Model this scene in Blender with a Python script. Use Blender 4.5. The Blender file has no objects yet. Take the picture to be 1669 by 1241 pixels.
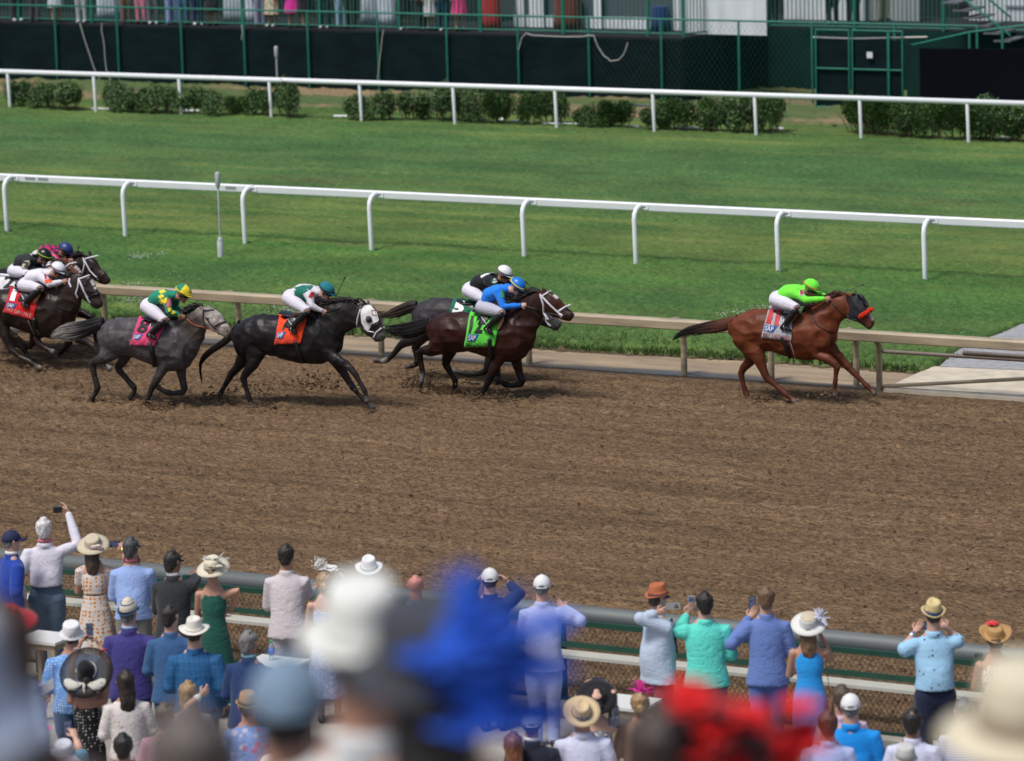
import bpy, bmesh, math, random
import numpy as np
from mathutils import Vector, Matrix, noise as mnoise
from mathutils.bvhtree import BVHTree
random.seed(7); RNG = np.random.default_rng(7)
sc = bpy.context.scene
COL = sc.collection
R = math.radians

# ------------------------------------------------------------------ camera
FPX, CX, CY = 6500.0, 834.5, 620.5
CAMZ, YAW, PITCH, ROLL = 11.7, R(28), R(10.6), R(1.6)
C0 = Vector((0, 0, CAMZ))
_fh = Vector((-math.sin(YAW), math.cos(YAW), 0)); _r0 = Vector((math.cos(YAW), math.sin(YAW), 0))
FW = (_fh*math.cos(PITCH) - Vector((0, 0, 1))*math.sin(PITCH)).normalized()
_u0 = _r0.cross(FW)
RT = _r0*math.cos(ROLL) - _u0*math.sin(ROLL)
UP = _u0*math.cos(ROLL) + _r0*math.sin(ROLL)
cam_d = bpy.data.cameras.new('camera'); cam = bpy.data.objects.new('camera', cam_d); COL.objects.link(cam)
cam.matrix_world = Matrix(((RT.x, UP.x, -FW.x, 0), (RT.y, UP.y, -FW.y, 0), (RT.z, UP.z, -FW.z, CAMZ), (0, 0, 0, 1)))
cam_d.sensor_width = 36; cam_d.lens = FPX/1669*36; cam_d.clip_start = 0.1; cam_d.clip_end = 3000
cam_d.dof.use_dof = True; cam_d.dof.focus_distance = 54; cam_d.dof.aperture_fstop = 1.9
sc.camera = cam
# ------------------------------------------------------------------ light
SUN_EL, SUN_AZ = R(62), R(200)       # azimuth from +Y clockwise: behind the stand, a little to the left
w = bpy.data.worlds.new('World'); sc.world = w; w.use_nodes = True
nt = w.node_tree; nt.nodes.clear()
o_ = nt.nodes.new('ShaderNodeOutputWorld'); b_ = nt.nodes.new('ShaderNodeBackground'); s_ = nt.nodes.new('ShaderNodeTexSky')
s_.sky_type = 'NISHITA'; s_.sun_disc = False; s_.sun_elevation = SUN_EL; s_.sun_rotation = SUN_AZ
s_.air_density = 1.0; s_.dust_density = 3.0; s_.ozone_density = 1.0
b_.inputs[1].default_value = 0.085
nt.links.new(s_.outputs[0], b_.inputs[0]); nt.links.new(b_.outputs[0], o_.inputs[0])
sl = bpy.data.lights.new('sun', 'SUN'); so = bpy.data.objects.new('sun', sl); COL.objects.link(so)
sl.energy = 2.3; sl.angle = R(16); sl.color = (1, .96, .9)
sd = Vector((math.sin(SUN_AZ)*math.cos(SUN_EL), math.cos(SUN_AZ)*math.cos(SUN_EL), math.sin(SUN_EL)))
so.rotation_euler = sd.to_track_quat('Z', 'Y').to_euler()
sc.view_settings.view_transform = 'Standard'; sc.view_settings.look = 'None'
sc.view_settings.exposure = 0.42; sc.view_settings.gamma = 1; sc.view_settings.use_curve_mapping = False

# ------------------------------------------------------------------ pixels (of the 1669 px photograph) to world points
def ray(px, py): return FW + RT*((px-CX)/FPX) - UP*((py-CY)/FPX)
def gp(px, py, z=0.0):
    d = ray(px, py); t = (z-CAMZ)/d.z; return C0 + d*t
def yp(px, py, Y):
    d = ray(px, py); return C0 + d*(Y/d.y)
def dp(px, py, depth): return C0 + ray(px, py)*depth
def depth_of(p): return (p-C0).dot(FW)
def proj(p):
    v = p-C0; d = v.dot(FW); return CX+FPX*v.dot(RT)/d, CY-FPX*v.dot(UP)/d

# ------------------------------------------------------------------ materials
MC = {}
def lin(c): # display colour 0-255 -> linear
    return tuple(((x/255)/12.92 if x/255 <= .04045 else ((x/255+.055)/1.055)**2.4) for x in c)
def newmat(name):
    m = bpy.data.materials.new(name); m.use_nodes = True
    n = m.node_tree; p = n.nodes['Principled BSDF']; return m, n, p
def N(n, t, **kw):
    x = n.nodes.new(t)
    for k, v in kw.items():
        if k.startswith('i_'): x.inputs[k[2:]].default_value = v
        else: setattr(x, k, v)
    return x
def L(n, a, b): n.links.new(a, b)
def mapping(n, scale=(1, 1, 1), coord='Object'):
    tc = n.nodes.new('ShaderNodeTexCoord'); mp = n.nodes.new('ShaderNodeMapping'); mp.inputs['Scale'].default_value = scale
    L(n, tc.outputs[coord], mp.inputs['Vector']); return mp.outputs[0]
def ramp(n, fac, stops):
    r = n.nodes.new('ShaderNodeValToRGB'); e = r.color_ramp.elements
    while len(e) < len(stops): e.new(.5)
    for q, (pos, c) in zip(e, stops): q.position = pos; q.color = (*c[:3], 1)
    L(n, fac, r.inputs[0]); return r.outputs[0]
def mix(n, fac, a, b, mode='MIX'):
    m = n.nodes.new('ShaderNodeMix'); m.data_type = 'RGBA'; m.blend_type = mode
    for s, v in ((m.inputs[0], fac), (m.inputs[6], a), (m.inputs[7], b)):
        if hasattr(v, 'type') and not isinstance(v, (tuple, list, float, int)): L(n, v, s)
        elif isinstance(v, (tuple, list)): s.default_value = (*v[:3], 1)
        else: s.default_value = v
    return m.outputs[2]
def bump(n, p, h, strength, dist=.02):
    b = n.nodes.new('ShaderNodeBump'); b.inputs['Strength'].default_value = strength; b.inputs['Distance'].default_value = dist
    L(n, h, b.inputs['Height']); L(n, b.outputs[0], p.inputs['Normal'])
def mat(name, c, rough=.6, var=.15, ns=6, metal=0, bmp=.15, bs=25, bd=.01, sheen=0, spec=.4, stretch=(1, 1, 1), coat=0):
    if name in MC: return MC[name]
    m, n, p = newmat(name)
    v = mapping(n, stretch)
    no = N(n, 'ShaderNodeTexNoise', i_Scale=ns, i_Detail=5.0); L(n, v, no.inputs['Vector'])
    lo = tuple(x*(1-var) for x in c); hi = tuple(min(1, x*(1+var)) for x in c)
    L(n, ramp(n, no.outputs[0], [(.3, lo), (.7, hi)]), p.inputs['Base Color'])
    p.inputs['Roughness'].default_value = rough; p.inputs['Metallic'].default_value = metal
    p.inputs['Specular IOR Level'].default_value = spec; p.inputs['Coat Weight'].default_value = coat
    if sheen: p.inputs['Sheen Weight'].default_value = sheen
    if bmp:
        n2 = N(n, 'ShaderNodeTexNoise', i_Scale=bs, i_Detail=4.0); L(n, v, n2.inputs['Vector']); bump(n, p, n2.outputs[0], bmp, bd)
    MC[name] = m; return m
def cloth(name, c, var=.07, fold=1.0, rough=.8):
    """woven cloth with soft creases"""
    if name in MC: return MC[name]
    m, n, p = newmat(name)
    v = mapping(n, (1, 1, .6))
    no = N(n, 'ShaderNodeTexNoise', i_Scale=3.0, i_Detail=3.0); L(n, v, no.inputs['Vector'])
    c0 = tuple(x*(1-var) for x in c); c1 = tuple(min(1, x*(1+var)) for x in c)
    L(n, ramp(n, no.outputs[0], [(.3, c0), (.7, c1)]), p.inputs['Base Color'])
    p.inputs['Roughness'].default_value = rough; p.inputs['Specular IOR Level'].default_value = .25; p.inputs['Sheen Weight'].default_value = .15
    clothbump(n, p, fold); MC[name] = m; return m
def clothbump(n, p, fold=1.0):
    v = mapping(n, (1, 1, 2.2))
    a = N(n, 'ShaderNodeTexNoise', i_Scale=2.7, i_Detail=2.2, i_Roughness=.5, i_Distortion=1.6); L(n, v, a.inputs['Vector'])
    r = ramp(n, a.outputs[0], [(.30, (0, 0, 0)), (.47, (1, 1, 1)), (.52, (.25, .25, .25)), (.72, (.9, .9, .9))])
    bump(n, p, r, .2*fold, .03)
def simple(name, c, rough=.5, metal=0, spec=.5):
    if name in MC: return MC[name]
    m, n, p = newmat(name); p.inputs['Base Color'].default_value = (*c, 1); p.inputs['Roughness'].default_value = rough
    p.inputs['Metallic'].default_value = metal; p.inputs['Specular IOR Level'].default_value = spec
    MC[name] = m; return m

# ------------------------------------------------------------------ objects
def tag(o, label=None, cat=None, group=None, kind=None):
    if label: o['label'] = label
    if cat: o['category'] = cat
    if group: o['group'] = group
    if kind: o['kind'] = kind
    return o
def empty(name, loc, label, cat, group=None):
    o = bpy.data.objects.new(name, None); COL.objects.link(o); o.location = loc; o.empty_display_size = .2
    return tag(o, label, cat, group)
def link_mesh(name, me, m, parent=None, smooth=True):
    o = bpy.data.objects.new(name, me); COL.objects.link(o)
    for x in (m if isinstance(m, (list, tuple)) else [m]):
        if x: me.materials.append(x)
    if smooth: me.polygons.foreach_set('use_smooth', [True]*len(me.polygons))
    if parent:
        o.parent = parent
        q = parent; off = Vector((0, 0, 0))
        while q: off = off + q.location; q = q.parent
        me.transform(Matrix.Translation(-off))          # meshes are written in world coordinates
    return o
class MB:
    """collects verts/faces in world coordinates"""
    def __init__(s): s.v = []; s.f = []; s.mi = []; s.cur = 0
    def add(s, vs, fs):
        b = len(s.v); s.v += [tuple(x) for x in vs]; s.f += [tuple(i+b for i in f) for f in fs]; s.mi += [s.cur]*len(fs); return s
    def box(s, c, h, ax=None):
        c = Vector(c); X, Y, Z = ax if ax else (Vector((1, 0, 0)), Vector((0, 1, 0)), Vector((0, 0, 1)))
        vs = [c+X*(i*h[0])+Y*(j*h[1])+Z*(k*h[2]) for i in (-1, 1) for j in (-1, 1) for k in (-1, 1)]
        return s.add(vs, [(0, 1, 3, 2), (4, 6, 7, 5), (0, 4, 5, 1), (2, 3, 7, 6), (0, 2, 6, 4), (1, 5, 7, 3)])
    def loft(s, rings, cap=True):
        n = len(rings[0]); vs = [p for r in rings for p in r]; fs = []
        for i in range(len(rings)-1):
            for j in range(n):
                k = (j+1) % n; fs.append((i*n+j, i*n+k, (i+1)*n+k, (i+1)*n+j))
        if cap: fs.append(tuple(range(n))[::-1]); fs.append(tuple(range((len(rings)-1)*n, len(rings)*n)))
        return s.add(vs, fs)
    def ell(s, secs, n=16, round_ends=True):
        """secs: (centre, u, v) ellipse rings; the ends are rounded off"""
        S = [(Vector(c), Vector(u), Vector(v)) for c, u, v in secs]
        def ring(c, u, v): return [c+u*math.cos(2*math.pi*k/n)+v*math.sin(2*math.pi*k/n) for k in range(n)]
        R_ = [ring(*x) for x in S]
        if round_ends:
            def capr(a, b):
                d = (a[0]-b[0]); r = min(a[1].length, a[2].length)*.8
                d = d.normalized() if d.length > 1e-6 else Vector((0, 0, 1))
                return [ring(a[0]+d*r*math.sin(t), a[1]*math.cos(t), a[2]*math.cos(t)) for t in (R(30), R(55), R(75), R(86))]
            R_ = capr(S[0], S[1])[::-1] + R_ + capr(S[-1], S[-2])
        return s.loft(R_)
    def tube(s, pts, rad, n=8, ratio=1.0, side=None, ends=True):
        pts = [Vector(p) for p in pts]; m = len(pts)
        if not hasattr(rad, '__len__'): rad = [rad]*m
        secs = []
        pu = None
        for i, p in enumerate(pts):
            t = (pts[min(i+1, m-1)]-pts[max(i-1, 0)])
            t = t.normalized() if t.length > 1e-9 else Vector((0, 0, 1))
            ref = side if side is not None else (pu if pu is not None else (Vector((0, 0, 1)) if abs(t.z) < .9 else Vector((1, 0, 0))))
            u = ref - t*ref.dot(t)
            if u.length < 1e-5: u = t.orthogonal()
            u.normalize(); pu = u; v = t.cross(u)
            secs.append((p, u*rad[i]*ratio, v*rad[i]))
        return s.ell(secs, n, ends)
    def ball(s, c, r, n=12, m=8, ax=None):
        c = Vector(c); r = r if hasattr(r, '__len__') else (r, r, r)
        X, Y, Z = ax if ax else (Vector((1, 0, 0)), Vector((0, 1, 0)), Vector((0, 0, 1)))
        rings = []
        for i in range(1, m):
            t = math.pi*i/m
            rings.append([c+X*(r[0]*math.sin(t)*math.cos(2*math.pi*k/n))+Y*(r[1]*math.sin(t)*math.sin(2*math.pi*k/n))-Z*(r[2]*math.cos(t)) for k in range(n)])
        return s.loft(rings)
    def mesh(s, name):
        me = bpy.data.meshes.new(name); me.from_pydata(s.v, [], s.f); me.update(); return me
    def build(s, name, m, parent=None, smooth=True):
        me = s.mesh(name); o = link_mesh(name, me, m, parent, smooth)
        if isinstance(m, (list, tuple)) and len(m) > 1: me.polygons.foreach_set('material_index', s.mi)
        return o
TS = bpy.data.scenes.new('scratch')          # modifiers are evaluated here, away from the growing scene
def evalmesh(t):
    vl = TS.view_layers[0]; vl.update(); dg = vl.depsgraph; dg.update()
    return bpy.data.meshes.new_from_object(t.evaluated_get(dg))
def remesh(mb, name, voxel=.02, it=4, fac=.6):
    """fuse overlapping closed lofts into one continuous skin"""
    me = mb.mesh('tmp'); t = bpy.data.objects.new('tmp', me); TS.collection.objects.link(t)
    r = t.modifiers.new('r', 'REMESH'); r.mode = 'VOXEL'; r.voxel_size = voxel; r.use_smooth_shade = True
    if it:
        k = t.modifiers.new('s', 'SMOOTH'); k.factor = fac; k.iterations = it
    out = evalmesh(t); out.name = name
    bpy.data.objects.remove(t); bpy.data.meshes.remove(me); out.materials.clear()
    return out
def vcolor(me, fn):
    """fn: (n,3) array of coordinates -> (n,3) linear colours, kept in the attribute 'col'"""
    n = len(me.vertices); co = np.empty(n*3); me.vertices.foreach_get('co', co); co = co.reshape(-1, 3)
    a = me.color_attributes.new('col', 'FLOAT_COLOR', 'POINT'); c = np.ones((n, 4)); c[:, :3] = fn(co)
    a.data.foreach_set('color', c.ravel())
def displace(me, fn):
    """push vertices along their normals by fn(coordinate) metres"""
    n = len(me.vertices); co = np.empty(n*3); no = np.empty(n*3); me.vertices.foreach_get('co', co); me.vertex_normals.foreach_get('vector', no)
    co = co.reshape(-1, 3); no = no.reshape(-1, 3); h = np.array([fn(Vector(c)) for c in co]); me.vertices.foreach_set('co', (co+no*h[:, None]).ravel()); me.update()
def lerp(a, b, t): return a+(b-a)*t
def spectral(nx, ny, step, lx, ly, beta=1.6, seed=1):
    """band-limited rough noise field; lx, ly = feature sizes in metres"""
    g = np.random.default_rng(seed).standard_normal((ny, nx)); F = np.fft.rfft2(g)
    ky = np.fft.fftfreq(ny, step)[:, None]*ly; kx = np.fft.rfftfreq(nx, step)[None, :]*lx
    k = np.sqrt(kx**2+ky**2); H = 1/(1+k**2)**beta
    h = np.fft.irfft2(F*H, s=(ny, nx)); h -= h.mean(); return h/h.std()
def gridmesh(name, x0, x1, y0, y1, step, hfn):
    nx = int((x1-x0)/step)+1; ny = int((y1-y0)/step)+1
    xs = x0+np.arange(nx)*step; ys = y0+np.arange(ny)*step
    X, Y = np.meshgrid(xs, ys); Z = hfn(X, Y, nx, ny, step)
    v = np.stack([X, Y, Z], -1).reshape(-1, 3).astype(np.float32)
    i = (np.arange(ny-1)[:, None]*nx+np.arange(nx-1)[None, :]).ravel()
    f = np.stack([i, i+1, i+nx+1, i+nx], 1)
    me = bpy.data.meshes.new(name); me.vertices.add(len(v)); me.vertices.foreach_set('co', v.ravel())
    me.loops.add(f.size); me.loops.foreach_set('vertex_index', f.ravel().astype(np.int32))
    me.polygons.add(len(f)); me.polygons.foreach_set('loop_start', (np.arange(len(f))*4).astype(np.int32))
    me.update(calc_edges=True)
    return me
# ------------------------------------------------------------------ setting: ground
def ground_mats():
    # harrowed brown dirt
    m, n, p = newmat('dirt'); MC['dirt'] = m
    v = mapping(n, (1, 1, 1), 'Object'); v2 = mapping(n, (.4, 1.6, 1), 'Object'); v4 = mapping(n, (.38, 1.35, 1), 'Object')
    a = N(n, 'ShaderNodeTexNoise', i_Scale=9.0, i_Detail=8.0, i_Roughness=.75); L(n, v2, a.inputs['Vector'])
    b = N(n, 'ShaderNodeTexNoise', i_Scale=.45, i_Detail=4.0); L(n, v2, b.inputs['Vector'])
    c = N(n, 'ShaderNodeTexNoise', i_Scale=33.0, i_Detail=5.0, i_Roughness=.8); L(n, v4, c.inputs['Vector'])
    base = ramp(n, a.outputs[0], [(.28, (.088, .055, .031)), (.5, (.152, .099, .057)), (.74, (.212, .143, .085))])
    big = ramp(n, b.outputs[0], [(.35, (.90, .89, .88)), (.65, (1.08, 1.08, 1.08))])
    k = mix(n, 1.0, base, big, 'MULTIPLY')
    hl = N(n, 'ShaderNodeTexNoise', i_Scale=1.0, i_Detail=6.0, i_Roughness=.7); L(n, mapping(n, (.10, 3.6, 1), 'Object'), hl.inputs['Vector'])
    k = mix(n, 1.0, k, ramp(n, hl.outputs[0], [(.36, (.70, .69, .68)), (.5, (1, 1, 1)), (.66, (1.22, 1.22, 1.2))]), 'MULTIPLY')
    gr = ramp(n, c.outputs[0], [(.40, (.28, .27, .27)), (.485, (.95, .95, .95)), (.62, (1.45, 1.45, 1.42))])  # pale dry clods, and shade of the gaps between them painted into the colour
    L(n, mix(n, .85, k, gr, 'MULTIPLY'), p.inputs['Base Color']); p.inputs['Roughness'].default_value = .92
    p.inputs['Specular IOR Level'].default_value = .2; bump(n, p, c.outputs[0], .9, .02)
    # mown turf
    m, n, p = newmat('turf'); MC['turf'] = m
    v = mapping(n, (1, 1, 1), 'Object'); v2 = mapping(n, (.08, 1, 1), 'Object'); v3 = mapping(n, (.7, 1.0, 1), 'Object')
    f = N(n, 'ShaderNodeTexNoise', i_Scale=17.0, i_Detail=8.0, i_Roughness=.82); L(n, v3, f.inputs['Vector'])
    s = N(n, 'ShaderNodeTexNoise', i_Scale=1.6, i_Detail=5.0, i_Roughness=.6); L(n, v2, s.inputs['Vector'])
    q = N(n, 'ShaderNodeTexNoise', i_Scale=.6, i_Detail=5.0); L(n, v3, q.inputs['Vector'])
    sep = n.nodes.new('ShaderNodeSeparateXYZ'); tc = n.nodes.new('ShaderNodeTexCoord'); L(n, tc.outputs['Object'], sep.inputs[0])
    base = ramp(n, f.outputs[0], [(.32, (.020, .054, .013)), (.5, (.072, .152, .040)), (.68, (.150, .250, .080))])
    dry = ramp(n, s.outputs[0], [(.42, (0, 0, 0)), (.68, (1, 1, 1))])
    # across the course: lush bank, worn yellowish inner strip, cooler green beyond
    mr = N(n, 'ShaderNodeMapRange'); mr.inputs[1].default_value = 57; mr.inputs[2].default_value = 86; L(n, sep.outputs[1], mr.inputs[0])
    zone = ramp(n, mr.outputs[0], [(0, (.95, .98, .8)), (.10, (1.05, 1.0, .95)), (.22, (.72, .88, .75)), (.31, (.85, 1.02, .75)), (.36, (1.10, 1.0, .8)), (.46, (1.0, .93, .82)), (.58, (.86, .90, .95)), (.75, (.74, .86, .95)), (.88, (.80, .90, .85)), (1, (1.0, .92, .75))])
    dz = ramp(n, mr.outputs[0], [(0, (.35,)*3), (.2, (.15,)*3), (.33, (.4,)*3), (.42, (.75,)*3), (.55, (.4,)*3), (.8, (.2,)*3), (.92, (.55,)*3), (1, (.7,)*3)])
    k = mix(n, 1.0, base, zone, 'MULTIPLY')
    mm = n.nodes.new('ShaderNodeMath'); mm.operation = 'MULTIPLY'; L(n, dry, mm.inputs[0]); L(n, dz, mm.inputs[1])
    k = mix(n, mm.outputs[0], k, (.19, .215, .06))
    pt = ramp(n, q.outputs[0], [(.35, (.72, .78, .75)), (.65, (1.2, 1.15, 1.1))])
    k = mix(n, 1.0, k, pt, 'MULTIPLY')
    ez = N(n, 'ShaderNodeMapRange'); ez.inputs[1].default_value = .015; ez.inputs[2].default_value = .075; L(n, sep.outputs[2], ez.inputs[0])
    soil = ramp(n, f.outputs[0], [(.35, (.05, .035, .022)), (.6, (.19, .14, .09)), (.7, (.30, .24, .16))])
    ey = N(n, 'ShaderNodeMapRange'); ey.inputs[1].default_value = 57.98; ey.inputs[2].default_value = 58.10
    ya = N(n, 'ShaderNodeMath', operation='MULTIPLY_ADD'); ya.inputs[1].default_value = .5; L(n, q.outputs[0], ya.inputs[0]); L(n, sep.outputs[1], ya.inputs[2]); L(n, ya.outputs[0], ey.inputs[0])
    em = N(n, 'ShaderNodeMath', operation='MULTIPLY'); L(n, ez.outputs[0], em.inputs[0]); L(n, ey.outputs[0], em.inputs[1])
    soil = mix(n, 1.0, soil, (.62, .60, .58), 'MULTIPLY')
    L(n, mix(n, em.outputs[0], soil, k), p.inputs['Base Color']); p.inputs['Roughness'].default_value = .75
    p.inputs['Specular IOR Level'].default_value = .25; bump(n, p, f.outputs[0], .8, .03)
    # sandy strip by the rail
    m, n, p = newmat('sand'); MC['sand'] = m
    v = mapping(n, (1, 1, 1)); v2 = mapping(n, (.25, 1.3, 1))
    a = N(n, 'ShaderNodeTexNoise', i_Scale=2.2, i_Detail=8.0, i_Roughness=.65); L(n, v2, a.inputs['Vector'])
    c = N(n, 'ShaderNodeTexNoise', i_Scale=30.0, i_Detail=6.0); L(n, v, c.inputs['Vector'])
    k = ramp(n, a.outputs[0], [(.3, (.16, .125, .095)), (.48, (.31, .235, .155)), (.68, (.44, .33, .21))])
    sp_ = n.nodes.new('ShaderNodeSeparateXYZ'); L(n, v, sp_.inputs[0]); nz = N(n, 'ShaderNodeTexNoise', i_Scale=1.1, i_Detail=6.0); L(n, v2, nz.inputs['Vector'])
    ad = N(n, 'ShaderNodeMath', operation='MULTIPLY_ADD'); ad.inputs[1].default_value = 1.0; L(n, nz.outputs[0], ad.inputs[0]); L(n, sp_.outputs[1], ad.inputs[2])
    mr_ = N(n, 'ShaderNodeMapRange'); mr_.inputs[1].default_value = 57.32; mr_.inputs[2].default_value = 57.12; L(n, ad.outputs[0], mr_.inputs[0])
    k = mix(n, mr_.outputs[0], k, (.105, .095, .085))
    pu = ramp(n, nz.outputs[0], [(.36, (1, 1, 1)), (.40, (0, 0, 0))]); pm = N(n, 'ShaderNodeMath', operation='MULTIPLY'); L(n, pu, pm.inputs[0]); L(n, mr_.outputs[0], pm.inputs[1])
    rg = N(n, 'ShaderNodeMapRange'); rg.inputs[3].default_value = .85; rg.inputs[4].default_value = .12; L(n, pm.outputs[0], rg.inputs[0]); L(n, rg.outputs[0], p.inputs['Roughness'])
    L(n, mix(n, .35, k, ramp(n, c.outputs[0], [(.3, (.3, .3, .3)), (.7, (1, 1, 1))]), 'MULTIPLY'), p.inputs['Base Color']); bump(n, p, c.outputs[0], .5, .02)
    mat('asphalt', (.30, .30, .315), .9, .2, 12, bs=60, bmp=.4)
    mat('slab', (.52, .46, .36), .85, .16, 3.5, bs=40, bmp=.3)
    mat('concrete', (.30, .28, .25), .85, .2, 3, bs=40, bmp=.3)
    mat('earth', (.19, .125, .07), .95, .3, 3, bs=25, bmp=.8, bd=.03)
ground_mats()
def struct(o): o['kind'] = 'structure'; return o
def sheet(name, pts, z, m):
    mb = MB(); mb.add([(p[0], p[1], z) for p in pts], [tuple(range(len(pts)))]); return struct(mb.build(name, m, smooth=False))
sheet('ground', [(-700, -300), (500, -300), (500, 700), (-700, 700)], -.30, MC['earth'])

def dirt_h(X, Y, nx, ny, st):
    big = spectral(nx, ny, st, 2.5, .6, 1.5, 3)*.010
    clod = spectral(nx, ny, st, .15, .040, 1.25, 4); clod = np.sign(clod)*np.abs(clod)**1.2*.0135
    mid = spectral(nx, ny, st, .6, .08, 1.4, 5)*.008
    ph = (Y+.035*spectral(nx, ny, st, 2.4, .5, 1.4, 6))*2*math.pi; fur = (np.sin(ph/.17)+.6*np.sin(ph/.29+1))*.0062*(1+.5*spectral(nx, ny, st, 1.5, 1, 1.4, 8))
    z = big+clod+mid+fur
    r = np.random.default_rng(77); x0, y0 = X[0, 0], Y[0, 0]; w_ = int(.16/st)
    for lane, n_ in ((55.1, 60), (54.4, 90), (53.6, 150), (52.2, 130), (51.4, 130), (53, 60)):
        for k in range(n_):
            hx = r.uniform(-40, -24.2 if lane > 55 else -28 if lane > 53.5 else -31.5); hy = lane+r.normal(0, .28); i, j = int((hy-y0)/st), int((hx-x0)/st)
            if i < w_ or j < w_ or i >= ny-w_ or j >= nx-w_: continue
            a = X[i-w_:i+w_, j-w_:j+w_]-hx; b = Y[i-w_:i+w_, j-w_:j+w_]-hy; d = np.sqrt((a*.75)**2+b**2)
            z[i-w_:i+w_, j-w_:j+w_] += -.05*np.exp(-(d/.055)**2)+.022*np.exp(-((d-.10)/.03)**2)*(a < 0)
    return z*np.clip((56.35-Y)/.5, .15, 1)
me = gridmesh('dirt_track', -41, -12.4, 37.4, 56.45, .029, dirt_h)
struct(link_mesh('dirt_track', me, MC['dirt']))
# the track goes on beyond the finely worked part
mb = MB(); z = -.012
mb.add([(-160, 37.4, z), (-41, 37.4, z), (-41, 56.45, z), (-160, 56.45, z)], [(0, 1, 2, 3)])
mb.add([(-12.4, 37.4, z), (60, 37.4, z), (60, 56.45, z), (-12.4, 56.45, z)], [(0, 1, 2, 3)])
struct(mb.build('dirt_track', MC['dirt'], smooth=False))
sheet('path', [(-160, 56.42), (60, 56.42), (60, 58.1), (-160, 58.1)], .006, MC['sand'])

def turf_h(X, Y, nx, ny, st):
    edge = 57.72+.05*spectral(nx, 1, st, .5, 1, 1.2, 9)[0][None, :]+.07*np.sin(X*.9)
    rise = np.clip((Y-edge+.08)/.42, 0, 1); rise = rise*rise*(3-2*rise)
    bank = .17*np.clip((Y-57.8)/6.5, 0, 1)
    tuft = spectral(nx, ny, st, .12, .10, 1.15, 11)*.019*(1+1.0*np.exp(-((Y-58.6)/1.6)**2))*np.where(Y > 66.3, .75, 1)
    und = spectral(nx, ny, st, 3, 1.5, 1.6, 12)*.012
    z = -.10+rise*.19+tuft*np.clip(rise+.35, 0, 1)+und*rise
    q = [gp(*a, .1) for a in ((1505, 600), (1530, 590), (1562, 566), (1612, 546), (1669, 524), (1840, 470), (2300, 620), (1669, 640))]; ins = np.zeros(X.shape, bool)
    for i in range(len(q)):
        a, b = q[i], q[(i+1) % len(q)]; ins ^= ((a.y > Y) != (b.y > Y)) & (X < (b.x-a.x)*(Y-a.y)/(b.y-a.y+1e-12)+a.x)
    return np.where(ins, -.15, z)
me = gridmesh('grass', -66, -14, 57.45, 86.2, .05, turf_h)
struct(link_mesh('grass', me, MC['turf']))
mb = MB(); z = .07
for a, b in ((-400, -66), (-14, 120)): mb.add([(a, 57.7, z), (b, 57.7, z), (b, 86.2, z), (a, 86.2, z)], [(0, 1, 2, 3)])
struct(mb.build('grass', MC['turf'], smooth=False))
# planted bed and rough ground in front of the far stand
def bed_h(X, Y, nx, ny, st): return .07+spectral(nx, ny, st, .3, .2, 1.2, 21)*.02+spectral(nx, ny, st, 2, 1, 1.4, 22)*.02
m, n, p = newmat('rough_grass'); MC['rough_grass'] = m
v = mapping(n, (1, 1, 1)); v2 = mapping(n, (.25, 1, 1))
a = N(n, 'ShaderNodeTexNoise', i_Scale=.7, i_Detail=6.0); L(n, v2, a.inputs['Vector']); c = N(n, 'ShaderNodeTexNoise', i_Scale=14.0, i_Detail=7.0, i_Roughness=.8); L(n, v, c.inputs['Vector'])
k1 = ramp(n, a.outputs[0], [(.36, (.055, .115, .03)), (.50, (.10, .13, .04)), (.60, (.25, .185, .10))])
L(n, mix(n, .8, k1, ramp(n, c.outputs[0], [(.3, (.4, .4, .4)), (.7, (1.35, 1.35, 1.35))]), 'MULTIPLY'), p.inputs['Base Color']); p.inputs['Roughness'].default_value = .9; bump(n, p, c.outputs[0], .8, .03)
me = gridmesh('grass', -68, -22, 86.1, 97, .09, bed_h); struct(link_mesh('grass', me, MC['rough_grass']))
# asphalt access road with a pale slab in front of it, through the gap in the rail
def gl(pts, z=0): return [gp(x, y, z)[:2] for x, y in pts]
sheet('road', gl([(1531, 597), (1552, 577), (1578, 560), (1632, 543), (1669, 522), (1840, 462), (2330, 620), (1900, 606), (1669, 603)], .06), .056, MC['asphalt'])
mb = MB(); q = gl([(1520, 597), (1669, 602), (1900, 612), (1900, 662), (1669, 650), (1440, 634)], .05)
mb.add([(x, y, .05) for x, y in q]+[(x, y, -.05) for x, y in q], [(5, 4, 3, 2, 1, 0)]+[(i, (i+1) % 6, (i+1) % 6+6, i+6) for i in range(6)])
struct(mb.build('pavement', MC['slab'], smooth=False))
# apron the crowd stands on
sheet('pavement', [(-160, 20), (60, 20), (60, 37.55), (-160, 37.55)], .0, MC['concrete'])
mb = MB(); mb.box((-50, 37.75, .0), (110, .13, .14)); struct(mb.build('kerb', MC['concrete'], smooth=False))

# ------------------------------------------------------------------ rails
WP = mat('white_plastic', (.80, .82, .86), .38, .03, 3, bmp=.03)
BR = mat('beige_rail', (.36, .295, .20), .5, .28, 2.2, bmp=.15, stretch=(.6, 1, 4))
GV = mat('galvanised', (.125, .14, .14), .6, .16, 2.5, metal=.25, bmp=.1, stretch=(.3, 2, 2))
GP = mat('green_paint', (.012, .055, .036), .5, .15, 5, bmp=.1)
GPL = mat('green_paint_far', (.012, .15, .105), .5, .15, 5, bmp=.1)
def capsule_bar(mb, a, b, hy, hz, n=14):
    a, b = Vector(a), Vector(b); rings = []
    for p in (a, b): rings.append([p+Vector((0, math.cos(2*math.pi*k/n)*hy, math.sin(2*math.pi*k/n)*hz)) for k in range(n)])
    mb.loft(rings)
def xat(px, py, Y): return yp(px, py, Y).x
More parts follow.
